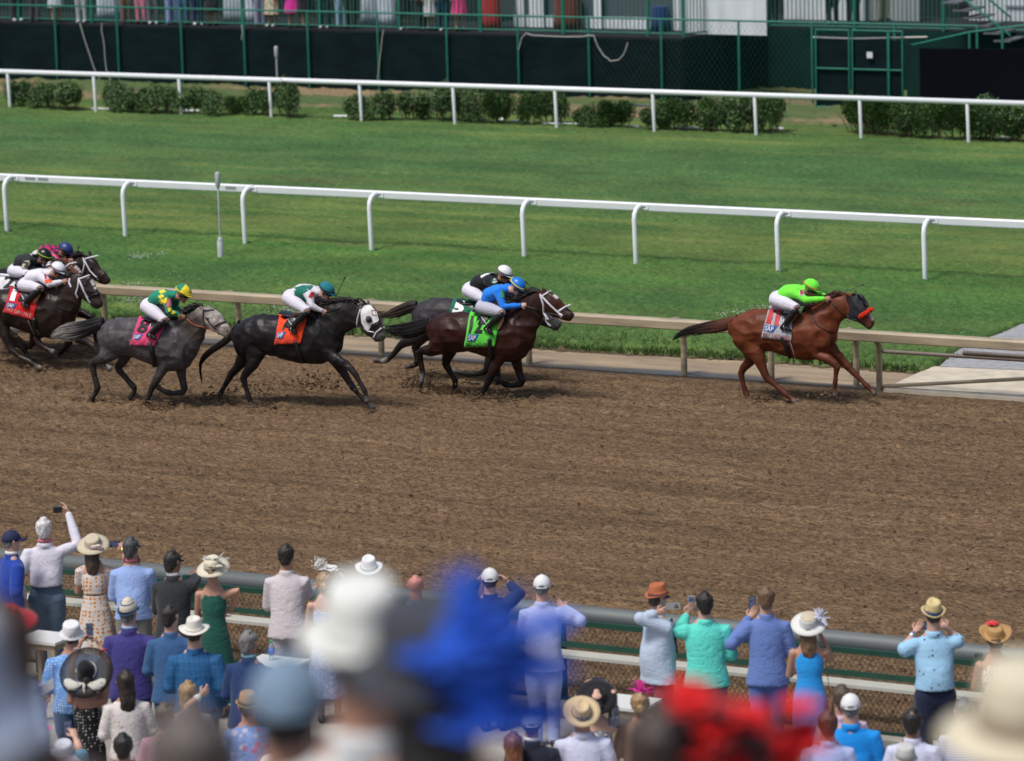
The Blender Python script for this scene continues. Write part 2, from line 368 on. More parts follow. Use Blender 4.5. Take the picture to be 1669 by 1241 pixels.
# far rail: slim leaning posts under an oval rail
root = empty('running_rail', (-46, 84.1, .07), 'long white running rail in front of the far hedge', 'rail')
mb = MB(); 
xs = [xat(x, y, 84.1) for x, y in ((17, 182), (157, 188), (296, 195), (443, 200), (590, 205), (742, 210), (908, 218), (1067, 222), (1233, 229), (1404, 236), (1579, 241))]
xs = [xs[0]-2.6*(k+1) for k in range(3)][::-1]+xs+[xs[-1]+2.62*(k+1) for k in range(4)]
capsule_bar(mb, (xs[0]-1, 84.1, 1.03), (xs[-1]+1, 84.1, 1.03), .05, .062); mb.build('rail', WP, root)
for x in xs:
    mb = MB(); mb.tube([(x-.03, 84.1, .98), (x, 84.1, .03)], .042, 8); mb.build('post', WP, root)
# near turf rail: goosenecks reaching back to the rail
root = empty('running_rail', (-35, 66.0, .07), 'white gooseneck running rail across the middle of the grass', 'rail')
mb = MB(); prof = [(-.042, -.075), (.042, -.075), (.05, -.06), (.062, .05), (.045, .07), (-.045, .07), (-.062, .05), (-.050, -.06)]
YR = 66.36; xs = [xat(x, y, 66.0) for x, y in ((12, 383), (205, 397), (400, 405), (606, 415), (855, 430), (1037, 440), (1269, 450), (1508, 463))]
for a, b in ((xs[0]-14, xs[2]+.02), (xs[2]+.05, xs[-1]+14)):
    mb.loft([[(x, YR+u, 1.12+v_) for u, v_ in prof] for x in (a, b)])
mb.build('rail', WP, root, smooth=False)
xs = [xs[0]-2.6*(k+1) for k in range(3)][::-1]+xs+[xs[-1]+2.6*(k+1) for k in range(3)]
dark = simple('dark_mark', (.28, .28, .31), .6)
for i, x in enumerate(xs):
    mb = MB(); pts = [(x, 66.0, .02), (x-.01, 66.0, .5), (x-.02, 66.0, .92), (x-.02, 66.02, 1.02), (x-.02, 66.09, 1.10), (x-.02, 66.18, 1.135), (x-.02, YR-.05, 1.14)]
    mb.tube(pts, [.046]*7, 10); po = mb.build('post', WP, root)
    mb = MB(); mb.box((x+.02, YR-.068, 1.125), (.11, .006, .048)); mb.build('bracket', WP, po, smooth=False)
    mb = MB(); mb.box((x+.05, YR-.0765, 1.13), (.035, .002, .018)); mb.build('bolt_plate', dark, po, smooth=False)
# dark maker's strips on the rail joints at the left
mb = MB()
for px in (52, 73, 378): mb.box((xat(px, 296, YR), YR-.0625, 1.13), (.12, .002, .022))
mb.build('joint_strip', simple('joint_grey', (.25, .26, .28), .6), root, smooth=False)
# dirt rail: tan, goosenecks reaching out over the track
root = empty('running_rail', (-29, 56.56, 0), 'tan gooseneck running rail between the dirt track and the grass bank', 'rail')
YD = 55.95
mb = MB(); pr_ = [(-.055, -.085), (.055, -.085), (.075, -.07), (.08, .045), (.055, .078), (-.055, .078), (-.08, .045), (-.075, -.07)]
mb.loft([[(x, YD+u, .935+v_) for u, v_ in pr_] for x in (-70, 0)]); mb.build('rail', BR, root, smooth=False)
bs = [(168, 549), (389, 563), (622, 578), (866, 593), (1116, 611), (1264, 618), (1412, 623)]
xs = [gp(x, y).x for x, y in bs]; xs = [xs[0]-2.4*(k+1) for k in range(4)][::-1]+xs
for x in xs:
    mb = MB(); mb.tube([(x, 56.56, -.05), (x, 56.56, .45), (x, 56.55, .72), (x, 56.48, .86), (x, 56.32, .93), (x, YD+.06, .95)], [.052]*6, 10); mb.build('post', BR, root)
# gate section of the tan rail
x = gp(1438, 634).x; root = empty('rail_gate', (x, 56.4, 0), 'tan barrier gate with two low bars beside the pale slab', 'gate')
mb = MB(); mb.tube([(x, 56.4, -.05), (x, 56.4, .7), (x-.01, 56.3, .84), (x-.02, YD+.05, .9)], .05, 10); mb.build('post', BR, root)
db = mat('bar_steel', (.16, .13, .11), .5, .2, 4)
def bar(a, b, r, m, nm='bar', Y=56.4):
    mb = MB(); mb.tube([yp(*a, Y), yp(*b, Y)], r, 8); return mb.build(nm, m, root)
bar((1440, 573), (1700, 589), .032, db); bar((1440, 630), (1700, 616), .03, BR); bar((1572, 576), (1700, 584), .04, db, 'bar', 56.2)

# foreground: big galvanised pipe, green chain link fence with a pale shelf
root = empty('pipe_rail', (-22, 38.3, 0), 'thick grey galvanised pipe rail along the outside of the dirt track', 'rail')
mb = MB(); capsule_bar(mb, (-60, 38.35, .97), (20, 38.35, .97), .108, .108, 24); mb.build('pipe', GV, root)
for x in np.arange(-58, 18, 3.7):
    mb = MB(); mb.tube([(x, 38.35, -.1), (x, 38.35, .9)], .06, 10); mb.build('post', GP, root)
root = empty('chain_link_fence', (-22, 37.83, 0), 'low dark green chain link fence with a pale shelf along the crowd side', 'fence')
x0, x1, YF = -33, -8, 37.83
for z, r in ((1.02, .03), (.77, .028), (.14, .03)):
    mb = MB(); mb.box(((x0+x1)/2, YF, z), ((x1-x0)/2, .02, r)); mb.build('rail', GP, root, smooth=False)
for px in (190, 690, 1180, 1545):
    x = gp(px, 1100+.09*(px-800)).x
for x in np.arange(x0+1.2, x1, 2.44):
    mb = MB(); mb.box((x, YF+.05, .55), (.035, .028, .56)); mb.build('post', GP, root, smooth=False)
wire = simple('wire', (.018, .035, .026), .5, .3)
mb = MB(); st = .062; hz = .88
def strand(p, q, r=.0028):
    d = (q-p).normalized(); s_ = Vector((0, 1, 0)); t = d.cross(s_)
    R1 = [[c+s_*(r*math.cos(a))+t*(r*math.sin(a)) for a in (0, 2.09, 4.19)] for c in (p, q)]
    mb.loft(R1, False)
X = x0
while X < x1:
    for sg in (1, -1):
        a = Vector((X, YF+.003*sg, .15)); b = Vector((X+sg*hz*.62, YF+.003*sg, .15+hz)); strand(a, b)
    X += st
mb.build('chain_link', wire, root, smooth=False)
mb = MB(); mb.box(((x0+x1)/2, YF-.14, .70), ((x1-x0)/2, .11, .018)); mb.build('shelf', mat('shelf_white', (.46, .46, .41), .55, .08, 3, bmp=.05), root, smooth=False)

# ------------------------------------------------------------------ pole sensors
def sensor(px, pyb, pyt, label, Y=None, r=.02):
    g = gp(px, pyb, .08); s = 1.0
    top = yp(px, pyt, g.y).z; root = empty('sensor_pole', g, label, 'sensor pole')
    gm = mat('sensor_grey', (.42, .43, .45), .5, .1, 8)
    mb = MB(); mb.tube([g, g+Vector((0, 0, top-g.z-.1))], r, 8); mb.build('pole', gm, root)
    mb = MB(); mb.tube([(g.x, g.y, top-.26), (g.x, g.y, top-.2), (g.x, g.y, top)], [r*1.5, .05, .052], 12); mb.build('sensor_head', gm, root)
    mb = MB(); mb.tube([g-Vector((0, 0, .1)), g+Vector((0, 0, .3))], .062, 14); mb.build('base', mat('base_grey', (.55, .57, .60), .5, .08, 8), root)
    mb = MB(); mb.tube([g+Vector((0, 0, .302)), g+Vector((0, 0, .345))], [.064, .045], 14); mb.build('collar', gm, root)
sensor(360, 418, 284, 'grey sensor pole on the grass at the left, near the white gooseneck rail')
sensor(453, 160, 78, 'small grey sensor pole behind the hedge at the left')
sensor(1527, 178, 124, 'small grey sensor pole in front of the black panel at the right')

# ------------------------------------------------------------------ hedge bushes
LEAF = []
def leafmesh(seed, wx, wy, h, nl=3600):
    r = np.random.default_rng(seed); mb = MB()
    lobes = [(r.uniform(-.55, .55)*wx, r.uniform(-.4, .4)*wy, r.uniform(.35, .72)*h, r.uniform(.28, .45)) for _ in range(9)]
    for i in range(nl):
        lx, ly, lz, lr = lobes[r.integers(9)]
        d = r.standard_normal(3); d /= np.linalg.norm(d); k = r.random()**.35*lr*(1.25 if r.random() < .07 else 1)
        p = Vector((lx+d[0]*k*wx, ly+d[1]*k*wy, max(.03, lz+d[2]*k*h*.95)))
        a = Vector(r.standard_normal(3)).normalized(); b = a.orthogonal().normalized(); s = r.uniform(.016, .034)
        mb.add([p-a*s*1.5, p+b*s*.6, p+a*s*1.5, p-b*s*.6], [(0, 1, 2, 3)])
    for i in range(26):                       # shoots that stick out of the top
        x, y = r.uniform(-.8, .8)*wx, r.uniform(-.5, .5)*wy; z0 = h*.7
        for j in range(7):
            p = Vector((x+r.normal()*.01, y+r.normal()*.01, z0+j*.03*r.uniform(.6, 1.3))); a = Vector((r.normal(), r.normal(), 1.5)).normalized(); b = a.orthogonal().normalized(); s = .02
            mb.add([p-a*s, p+b*s*.5, p+a*s, p-b*s*.5], [(0, 1, 2, 3)])
    return mb.mesh('foliage')
def leafmat(name, c, v=.45):
    m, n, p = newmat(name); g = N(n, 'ShaderNodeNewGeometry'); o = mapping(n, (1, 1, 1))
    k = ramp(n, g.outputs['Random Per Island'], [(0, tuple(x*(1-v) for x in c)), (.5, c), (1, tuple(x*(1+v*1.3) for x in c))])
    no = N(n, 'ShaderNodeTexNoise', i_Scale=3.0, i_Detail=3.0); L(n, o, no.inputs['Vector'])
    L(n, mix(n, 1.0, k, ramp(n, no.outputs[0], [(.35, (.65, .7, .7)), (.65, (1.3, 1.2, 1.0))]), 'MULTIPLY'), p.inputs['Base Color'])
    p.inputs['Roughness'].default_value = .55; p.inputs['Subsurface Weight'].default_value = 0; MC[name] = m; return m
LM = leafmat('hedge_leaf', (.050, .112, .026)); TW = mat('twig', (.10, .065, .04), .9, .2)
variants = []
for s in range(4):
    me = leafmesh(40+s, .66, .46, .86); me.materials.append(LM); variants.append(me)
def stems():
    mb = MB(); r = random.Random(3)
    for i in range(9):
        x, y = r.uniform(-.25, .25), r.uniform(-.15, .15); mb.tube([(x, y, -.05), (x*1.6, y*1.6, .3), (x*2.2+.05, y*2.2, .55)], [.012, .01, .005], 5)
    me = mb.mesh('stem'); me.materials.append(TW); return me
STEM = stems()
hedge = [(20, 178), (62, 181), (100, 183), (178, 186), (215, 187), (255, 189), (300, 190), (335, 192), (375, 193), (415, 194), (455, 195),
         (575, 199), (615, 200), (660, 199), (715, 201), (755, 202), (800, 205), (860, 207), (890, 206), (950, 212), (990, 213), (1055, 216), (1090, 216),
         (1145, 219), (1190, 220), (1245, 220), (1395, 222), (1425, 226), (1465, 228), (1510, 231), (1550, 233), (1595, 234), (1640, 235), (1668, 236)]
cnt = {}; ords = ['first', 'second', 'third', 'fourth', 'fifth', 'sixth', 'seventh', 'eighth', 'ninth', 'tenth']
where = ['at the left end of the hedge', 'in the long left run of hedge', 'in the short run right of the sensor pole', 'in the middle run of hedge', 'in the run left of the grassy gap', 'in the hedge by the black panel']
rr = random.Random(5)
for i, (x, y) in enumerate(hedge):
    g = gp(x, y, .07); g.y += .35
    k = 0 if x < 110 else 1 if x < 480 else 2 if x < 690 else 3 if x < 1110 else 4 if x < 1300 else 5
    sz = rr.choice(['low', 'full', 'ragged', 'rounded', 'broad'])
    root = empty('hedge_bush', g, 'dark green %s bush %s, standing behind the far white rail' % (sz, where[k]), 'bush', 'hedge bushes behind the far rail')
    cnt[k] = cnt.get(k, 0)+1; root['label'] = f'{ords[cnt[k]-1]} dark green bush from the left {where[k]}'
    s = rr.uniform(.82, 1.12); root.scale = (s*rr.uniform(.9, 1.1), s, s*rr.uniform(.74, 1.12)*(1.14 if x > 1130 else .98)); root.rotation_euler.z = rr.uniform(-.5, .5)+math.pi*rr.randint(0, 1)
    o = bpy.data.objects.new('foliage', variants[i % 4]); COL.objects.link(o); o.parent = root
    o = bpy.data.objects.new('stem', STEM); COL.objects.link(o); o.parent = root
# pale edging pipes and litter under the hedge
for i, (a, b, y) in enumerate([(150, 180, 187), (545, 565, 199), (780, 790, 203), (812, 822, 204), (836, 862, 207), (886, 946, 212), (1018, 1040, 216), (1100, 1138, 218), (1264, 1276, 219), (1630, 1646, 233), (300, 324, 190)]):
    p, q = gp(a, y-9-.02*(b-a), .1), gp(b, y-9, .1); mb = MB(); mb.tube([p, q], .03, 7)
    tag(mb.build('edging_pipe', WP), 'short white edging pipe lying at the foot of the hedge', 'pipe', 'white edging pieces under the hedge')
# clover flowers and litter on the bank
def flowers():
    mb = MB(); r = random.Random(8)
    for cx, cy, sx, sy, n_ in ((228, 417, 20, 7, 70), (262, 413, 8, 3, 14), (222, 490, 26, 10, 120), (228, 462, 28, 3, 30), (470, 505, 34, 9, 110), (1215, 508, 38, 6, 50), (1180, 512, 22, 5, 20), (300, 450, 60, 8, 8), (1250, 500, 30, 3, 20), (1565, 560, 22, 20, 8)):
        for k in range(n_):
            p = gp(r.gauss(cx, sx*.5), r.gauss(cy, sy*.5), .13); s = r.uniform(.006, .014)
            mb.ball(p, (s, s, s*.7), 5, 3)
    tag(mb.build('clover_flowers', simple('petal', (.6, .6, .55), .7)), 'scattered white clover flowers in the grass bank', 'flowers', kind='stuff')
flowers()
# longer grass tufts on the bank
def tufts():
    r = np.random.default_rng(5); n_ = 26000
    x = r.uniform(-40, -16, n_); edge = 57.72+.07*np.sin(x*.9); y = edge+.13+np.abs(r.normal(0, 1, n_))*1.3*(r.random(n_)) ; h = r.uniform(.03, .085, n_)*(1-.35*np.clip((y-edge)/3, 0, 1))
    ang = r.uniform(0, math.pi, n_); w_ = r.uniform(.006, .014, n_); lx = r.normal(0, .03, n_); ly = r.normal(-.01, .03, n_)
    # not on the road
    keep = []
    A, B = gp(1531, 597, .1), gp(1840, 470, .1)
    for i in range(n_):
        t = (y[i]-A.y)/(B.y-A.y); keep.append(x[i] < A.x+max(0, t)*1.6-.25)
    keep = np.array(keep); x, y, h, ang, w_, lx, ly = [a[keep] for a in (x, y, h, ang, w_, lx, ly)]; n_ = len(x)
    z = np.full(n_, .05); dx = np.cos(ang)*w_; dy = np.sin(ang)*w_
    v = np.stack([np.stack([x-dx, y-dy, z], 1), np.stack([x+dx, y+dy, z], 1), np.stack([x+lx, y+ly, z+.04+h], 1)], 1).reshape(-1, 3)
    me = bpy.data.meshes.new('grass_tufts'); me.from_pydata(v.tolist(), [], np.arange(n_*3).reshape(-1, 3).tolist())
    leafmat('blade', (.06, .125, .03), .5)
    tag(link_mesh('grass_tufts', me, MC['blade'], smooth=False), 'longer grass blades along the edge of the bank', 'grass', kind='stuff')
tufts()

# ------------------------------------------------------------------ far stand with screened deck
YB = 90.15; ZD = 1.62
SCR = mat('screen_mesh', (.0045, .0125, .0150), .85, .25, 1.2, bmp=.35, bs=3, bd=.05, stretch=(1, 1, 2), spec=.08); SCR2 = mat('screen_green', (.006, .027, .023), .85, .3, .8, bmp=.3, bs=3, bd=.05, spec=.08)
BLK = mat('black_panel', (.0022, .0028, .0065), .8, .2, 1, bmp=.25, bs=2, bd=.05, spec=.08)
def wall(mb, a, b, z0, z1, t=.03):
    a, b = Vector((a[0], a[1], 0)), Vector((b[0], b[1], 0)); d = (b-a).normalized(); nrm = Vector((-d.y, d.x, 0))*t
    vs = [a-nrm+Vector((0, 0, z0)), b-nrm+Vector((0, 0, z0)), b+nrm+Vector((0, 0, z0)), a+nrm+Vector((0, 0, z0))]
    mb.add(vs+[v+Vector((0, 0, z1-z0)) for v in vs], [(3, 2, 1, 0), (4, 5, 6, 7), (0, 1, 5, 4), (1, 2, 6, 5), (2, 3, 7, 6), (3, 0, 4, 7)])
XC = gp(1112, 168).x                       # the corner where the deck turns back
root = empty('spectator_deck', (-52, 92, 0), 'raised spectator deck with dark screened front and picket railing across the far side', 'deck')
mb = MB(); wall(mb, (-80, YB+.12), (XC, YB+.12), 0, ZD-.05); mb.build('screen', SCR, root, smooth=False)
XE, YE = gp(1252, 147).x, gp(1252, 147).y
mb = MB(); wall(mb, (XC, YB+.12), (XE, YE), 0, ZD-.02); mb.build('side_screen', SCR2, root, smooth=False)
XF = XE+9; mb = MB(); wall(mb, (XE, YE), (XF, YE+.2), 0, ZD-.03); mb.build('rear_screen', SCR2, root, smooth=False)
mb = MB(); mb.box(((-80+XC)/2, YB+7.2, ZD-.06), ((XC+80)/2, 7.0, .05)); mb.box((XC+6.0, YE+6.0, ZD-.0585), (7, 5.8, .05)); mb.build('floor', mat('deck_floor', (.028, .03, .034), .95, spec=.1), root, smooth=False)
def railing(a, b, z0, z1, par, m=GPL, sp=.115, posts=2.4):
    a, b = Vector((*a, 0)), Vector((*b, 0)); d = b-a; n_ = int(d.length/sp); mb = MB()
    for zz in (z0+.07, z1): mb.tube([a+Vector((0, 0, zz)), b+Vector((0, 0, zz))], .022, 6)
    r_ = mb.build('railing', m, par)
    mb = MB()
    for i in range(n_+1):
        p = a+d*(i/n_); mb.tube([p+Vector((0, 0, z0+.07)), p+Vector((0, 0, z1))], .0135, 4, ends=False)
    mb.build('pickets', m, r_, smooth=False)
    for i in range(int(d.length/posts)+1):
        mb = MB(); p = a+d*min(1, i*posts/d.length); mb.box(p+Vector((0, 0, (z0+z1)/2)), (.035, .035, (z1-z0)/2)); mb.build('railing_post', m, r_, smooth=False)
    
railing((-80, YB+.45), (XC-.1, YB+.45), ZD, ZD+1.07, root); railing((XC-.1, YB+.45), (XE, YE), ZD, ZD+1.07, root); railing((XE, YE), (XF, YE+.2), ZD-.02, ZD+1.07, root)
# perimeter chain link fence: posts and top rail stand just in front of the screens
root = empty('perimeter_fence', (-52, YB, 0), 'tall green perimeter fence in front of the dark deck screens', 'fence')
pxs = [(78, 127), (180, 139), (285, 141), (388, 144), (493, 147), (608, 148.6), (721, 151), (838, 159), (954, 160), (1073, 167), (1200, 152+20), (1320, 178), (1455, 181), (1590, 186)]
pxs = [gp(x, 136+.031*x).x for x, y in pxs]; pxs = [pxs[0]-2*(k+1) for k in range(4)][::-1]+pxs
mb = MB(); mb.tube([(pxs[0], YB, 2.10), (pxs[-1], YB, 2.10)], .026, 7); mb.build('top_rail', GPL, root)
for x in pxs:
    mb = MB(); mb.tube([(x, YB, 0), (x, YB, 2.1)], .030, 7); mb.build('post', GPL, root)
mb = MB(); x0, x1 = pxs[13], pxs[16]
X = x0-1.2
while X < x1:
    for sg in (1, -1):
        a, b = X, X+sg*2.0*.7
        p, q = Vector((a, YB+.01, .05)), Vector((b, YB+.01, 2.05)); d = (q-p).normalized(); t = d.cross(Vector((0, 1, 0)))
        mb.loft([[c+Vector((0, .004*math.cos(u), 0))+t*(.0026*math.sin(u)) for u in (0, 2.09, 4.19)] for c in (p, q)], False)
    X += .14
mb.build('chain_link', GP, root, smooth=False)
# double gate
gx = [gp(x, 180).x for x in (1322, 1382, 1388, 1452, 1478)]
root = empty('fence_gate', (gx[0], YB-.15, 0), 'green chain link double gate backed with dark screen and a small white notice', 'gate'); Yg = YB-.2
for a, b in ((gx[0], gx[1]), (gx[2], gx[3]), (gx[3]+.03, gx[4])):
    mb = MB(); z0, z1 = .05, 1.95
    for p, q in (((a, z0), (a, z1)), ((b, z0), (b, z1)), ((a, z0), (b, z0)), ((a, z1), (b, z1)), ((a, 1.0), (b, 1.0))): mb.tube([(p[0], Yg, p[1]), (q[0], Yg, q[1])], .024, 6)
    lf = mb.build('gate_leaf', GPL, root)
    mb = MB(); wall(mb, (a, Yg+.06), (b, Yg+.06), .02, 1.72, .008); mb.build('screen', SCR, lf, smooth=False)
mb = MB(); mb.box((gp(1420, 180).x, Yg-.03, 1.36), (.075, .004, .075)); mb.build('notice', simple('paper', (.62, .65, .68), .6), root, smooth=False)
# white tarpaulin edge behind the gate
mb = MB(); mb.tube([(gx[0]-.1, Yg+.1, 1.75), (gx[2], Yg+.1, 1.74), (gx[4]+.6, Yg+.1, 1.82)], .02, 6); tag(mb.build('rope', simple('rope', (.6, .58, .55), .8)), 'pale rope strung along the top of the gate screen', 'rope')
# black panel at the right, nearer
pa = gp(1500, 196, .05); pb = Vector((pa.x+6, pa.y+.9, 0))
root = empty('black_barrier', pa, 'black fabric covered barrier at the right edge behind the hedge', 'barrier')
mb = MB(); wall(mb, pa[:2], pb[:2], 0, yp(1505, 79, pa.y).z, .03); mb.build('panel', BLK, root, smooth=False)
mb = MB(); q0 = gp(1480, 186, .05); wall(mb, q0[:2], (pa.x, pa.y+.1), 0, 1.75, .02); mb.build('side_panel', SCR2, root, smooth=False)
mb = MB(); zt = 2.05
P0, P1, P2 = yp(1482, 75, q0.y), yp(1580, 53, pa.y+.5), yp(1700, 38, pa.y+.8)
mb.tube([P0, P1, P2], .028, 7); mb.build('top_rail', GPL, root)
for P in (P0, P1, P1.lerp(P2, .45)):
    mb = MB(); mb.tube([P, (P.x, P.y, 0)], .03, 7); mb.build('post', GPL, root)

# what stands on the deck behind the people
TW_ = mat('tent_white', (.62, .66, .70), .7, .1, 1.2, bmp=.5, bs=2.5, bd=.08, stretch=(2.5, 1, .4)); DKI = mat('tent_inner_shade', (.014, .017, .021), .8, .4, .6, bmp=.1)  # near-black back wall: the tent's inner shade is put into its colour
root = empty('marquee', (-50, YB+5.5, ZD), 'white marquee with dark interior behind the spectators on the deck', 'marquee')
mb = MB(); wall(mb, (-80, YB+3.1), (gp(836, 30, ZD).x, YB+3.1), ZD, ZD+3.0, .04); wall(mb, (gp(836, 30, ZD).x, YB+6.4), (XC+14, YB+6.9), ZD, ZD+3.2, .05); mb.build('back_wall', DKI, root, smooth=False)
def dk(px, py, dy=1.6): p = yp(px, py, YB+dy); return p
def panel(x0, x1, y0, y1, m, dy=1.6, nm='panel', t=.02, parent=None):
    a, b = dk(x0, y1, dy), dk(x1, y1, dy); z1 = min(dk(x0, y0, dy).z, 4.6); mb = MB(); wall(mb, a[:2], b[:2], ZD, max(z1, ZD+.3), t)
    return mb.build(nm, m, parent or root, smooth=False)
panel(838, 1112, 29, 60, TW_, 2.0, 'wall_panel')
for x in (848, 868, 880, 974, 1104): panel(x-5, x+7, -60, 60, TW_, 1.9, 'pole_cover')
MC['glass_dim'] = simple('window_grey', (.085, .10, .12), .25)
for a, b in ((885, 968), (980, 1098)): panel(a, b, -20, 30, MC['glass_dim'], 2.1, 'window')
red = cloth('red_cloth', (.36, .012, .02)); redd = cloth('red_dim', (.13, .02, .015)); bluec = cloth('blue_cloth', (.015, .03, .14))
panel(1118, 1250, -60, 62, TW_, 1.2, 'drape'); panel(1278, 1410, -60, 24, TW_, 5.2, 'drape'); panel(1410, 1500, -60, 26, mat('tent_grey', (.30, .32, .34), .7, .2, 1.5, bmp=.5, bs=3, bd=.1, stretch=(4, 1, .2)), 5.4, 'drape')
def objbox(px0, px1, py0, py1, m, nm, label, cat, dy=1.3, grp=None):
    a, b = dk(px0, py1, dy), dk(px1, py1, dy); zt = dk(px0, py0, dy).z; mb = MB()
    wd = (b-a).length/2; c = (a+b)/2; n_ = 26
    rings = []
    for zz, k in ((ZD-.0, 1.12), (ZD+.25, 1.02), (zt-.03, .93), (zt, .9)):
        rings.append([(c.x+wd*k*(1+.07*math.sin(7*t)*(k-.85)*6)*math.cos(t), c.y+wd*k*.8*math.sin(t), zz) for t in (2*math.pi*i/n_ for i in range(n_))])
    mb.loft(rings); return tag(mb.build(nm, m), label, cat, grp)
tc_ = cloth('tablecloth_white', (.50, .56, .64), .1, 1.4)
for i, (a, b) in enumerate(((162, 196), (368, 402), (402, 422), (590, 616), (616, 648))):
    objbox(a, b, -40, 46, tc_, 'cocktail_table', ['white draped cocktail table at the far left of the deck', 'first white draped table right of the pink trousers', 'second of the two white draped tables standing together', 'white draped table beside the blue jeans', 'white draped table left of the pink skirt'][i], 'table', 1.5, 'draped cocktail tables on the deck')
objbox(788, 815, -40, 55, red, 'cocktail_table', 'red draped cocktail table right of the pink skirt', 'table', 1.2)
objbox(905, 945, -14, 26, redd, 'chair_cover', 'red covered seat behind the marquee window wall', 'chair', 1.75); objbox(1062, 1090, 10, 32, bluec, 'cooler', 'blue box behind the marquee window wall', 'box', 1.75)
# white trailer wall and stair at the right
root = empty('white_trailer', dk(1640, 50, 5), 'white trailer wall with a horizontal rail behind the green stair', 'trailer')
mb = MB(); a = dk(1580, 60, 6); mb.box((a.x+5, a.y+1.5, 2.2), (5, 1.5, 2.4)); mb.build('body', mat('trailer_white', (.55, .58, .62), .4, .05, 1), root, smooth=False)
mb = MB()
for zz in (2.0, 2.7): mb.box((a.x+5, a.y-.03, zz), (4.0, .02, .03))
for xx in (1.8, 3.6): mb.box((a.x+xx, a.y-.02, 2.3), (.02, .015, 2.1))
mb.build('trim', simple('trim_grey', (.3, .32, .35), .4), root, smooth=False)
root = empty('stair', dk(1590, 60, 3), 'green stair railing descending from the deck at the right', 'stair')
for dyy in (2.2, 3.3):
    for off in (0, -34):
        mb = MB(); mb.tube([dk(1560, -10+off, dyy), dk(1646, 58+off*.9, dyy)], .028, 6); h_ = mb.build('handrail', GPL, root)
    mb = MB()
    for k in range(14):
        t = k/13; mb.tube([dk(1560+86*t, -10+68*t, dyy), dk(1560+86*t, -44+71*t, dyy)], .010, 4, ends=False)
    mb.build('pickets', GPL, root, smooth=False)
mb = MB()
for k in range(6):
    t = k/5; q = dk(1562+84*t, 2+62*t, 2.75); mb.box(q, (.22, .55, .02))
mb.build('tread', simple('tread', (.10, .11, .12), .6), root, smooth=False)
# cords hanging over the screen
def cord(pts, label, Y=YB-.03, r=.010, m=None):
    mb = MB(); P = [yp(x, y, Y) for x, y in pts]; Q = []
    for i in range(len(P)-1):
        for t in (0, .5): Q.append(P[i].lerp(P[i+1], t)+(Vector((random.gauss(0, .012), 0, random.gauss(0, .012))) if t else Vector((0, 0, 0))))
    Q.append(P[-1]); mb.tube(Q, r, 6); tag(mb.build('cord', m or simple('cord_white', (.55, .55, .53), .7)), label, 'cord')
cord([(130, 37), (137, 62), (147, 92), (157, 120), (163, 131)], 'straight pale cord hanging over the left end of the dark screen')
cord([(166, 38), (165, 48), (170, 75), (174, 118), (180, 131), (195, 138)], 'wavy pale cord beside the second fence post')
cord([(625, 49), (622, 70), (619, 95), (615, 132)], 'pale cord hanging down the middle of the screen')
cord([(394, 42), (395, 55), (394, 65)], 'short pale cord end below the white draped table')
cord([(845, 82), (850, 62), (858, 54), (868, 58), (890, 59), (950, 60), (968, 58), (974, 75), (985, 92), (995, 100), (1008, 98), (1017, 88), (1023, 70)], 'white cable looping down over the screen below the marquee')
cord([(1005, 170), (1050, 173), (1090, 175)], 'blue hose lying on the earth behind the hedge', 88.5, .018, simple('hose', (.02, .03, .12), .4))
# ------------------------------------------------------------------ horses and jockeys
def segdist(co, segs):
    """colour of the nearest element, softly blended. segs: (a, b, radius, colour)"""
    W = np.zeros((len(co), 1)); Cc = np.zeros((len(co), 3))
    for a, b, r, c in segs:
        a = np.array(a); b = np.array(b); d = b-a; L2 = max(1e-9, d@d)
        t = np.clip(((co-a)@d)/L2, 0, 1)[:, None]; q = np.linalg.norm(co-(a+t*d), axis=1)/r
        w_ = np.exp(-np.clip(q, 0, 40)*6.0)[:, None]+1e-14
        W += w_; Cc += w_*np.array(c)
    return Cc/W
def coatmat(name, dapple=0.0, rough=.5):
    m, n, p = newmat(name)
    at = N(n, 'ShaderNodeAttribute', attribute_name='col'); v = mapping(n, (1, 1, 1))
    a = N(n, 'ShaderNodeTexNoise', i_Scale=7.0, i_Detail=5.0); L(n, v, a.inputs['Vector'])
    k = mix(n, 1.0, at.outputs[0], ramp(n, a.outputs[0], [(.3, (.70, .70, .70)), (.7, (1.25, 1.22, 1.2))]), 'MULTIPLY')
    if dapple:
        vo = N(n, 'ShaderNodeTexVoronoi', i_Scale=16.0); L(n, v, vo.inputs['Vector'])
        k = mix(n, dapple, k, ramp(n, vo.outputs[0], [(.1, (1.9, 1.9, 1.9)), (.5, (.55, .55, .55))]), 'MULTIPLY')
    L(n, k, p.inputs['Base Color']); p.inputs['Roughness'].default_value = rough; p.inputs['Specular IOR Level'].default_value = .26
    b = N(n, 'ShaderNodeTexNoise', i_Scale=5.0, i_Detail=2.0, i_Distortion=.8); L(n, v, b.inputs['Vector']); bump(n, p, b.outputs[0], .35, .03)
    return m
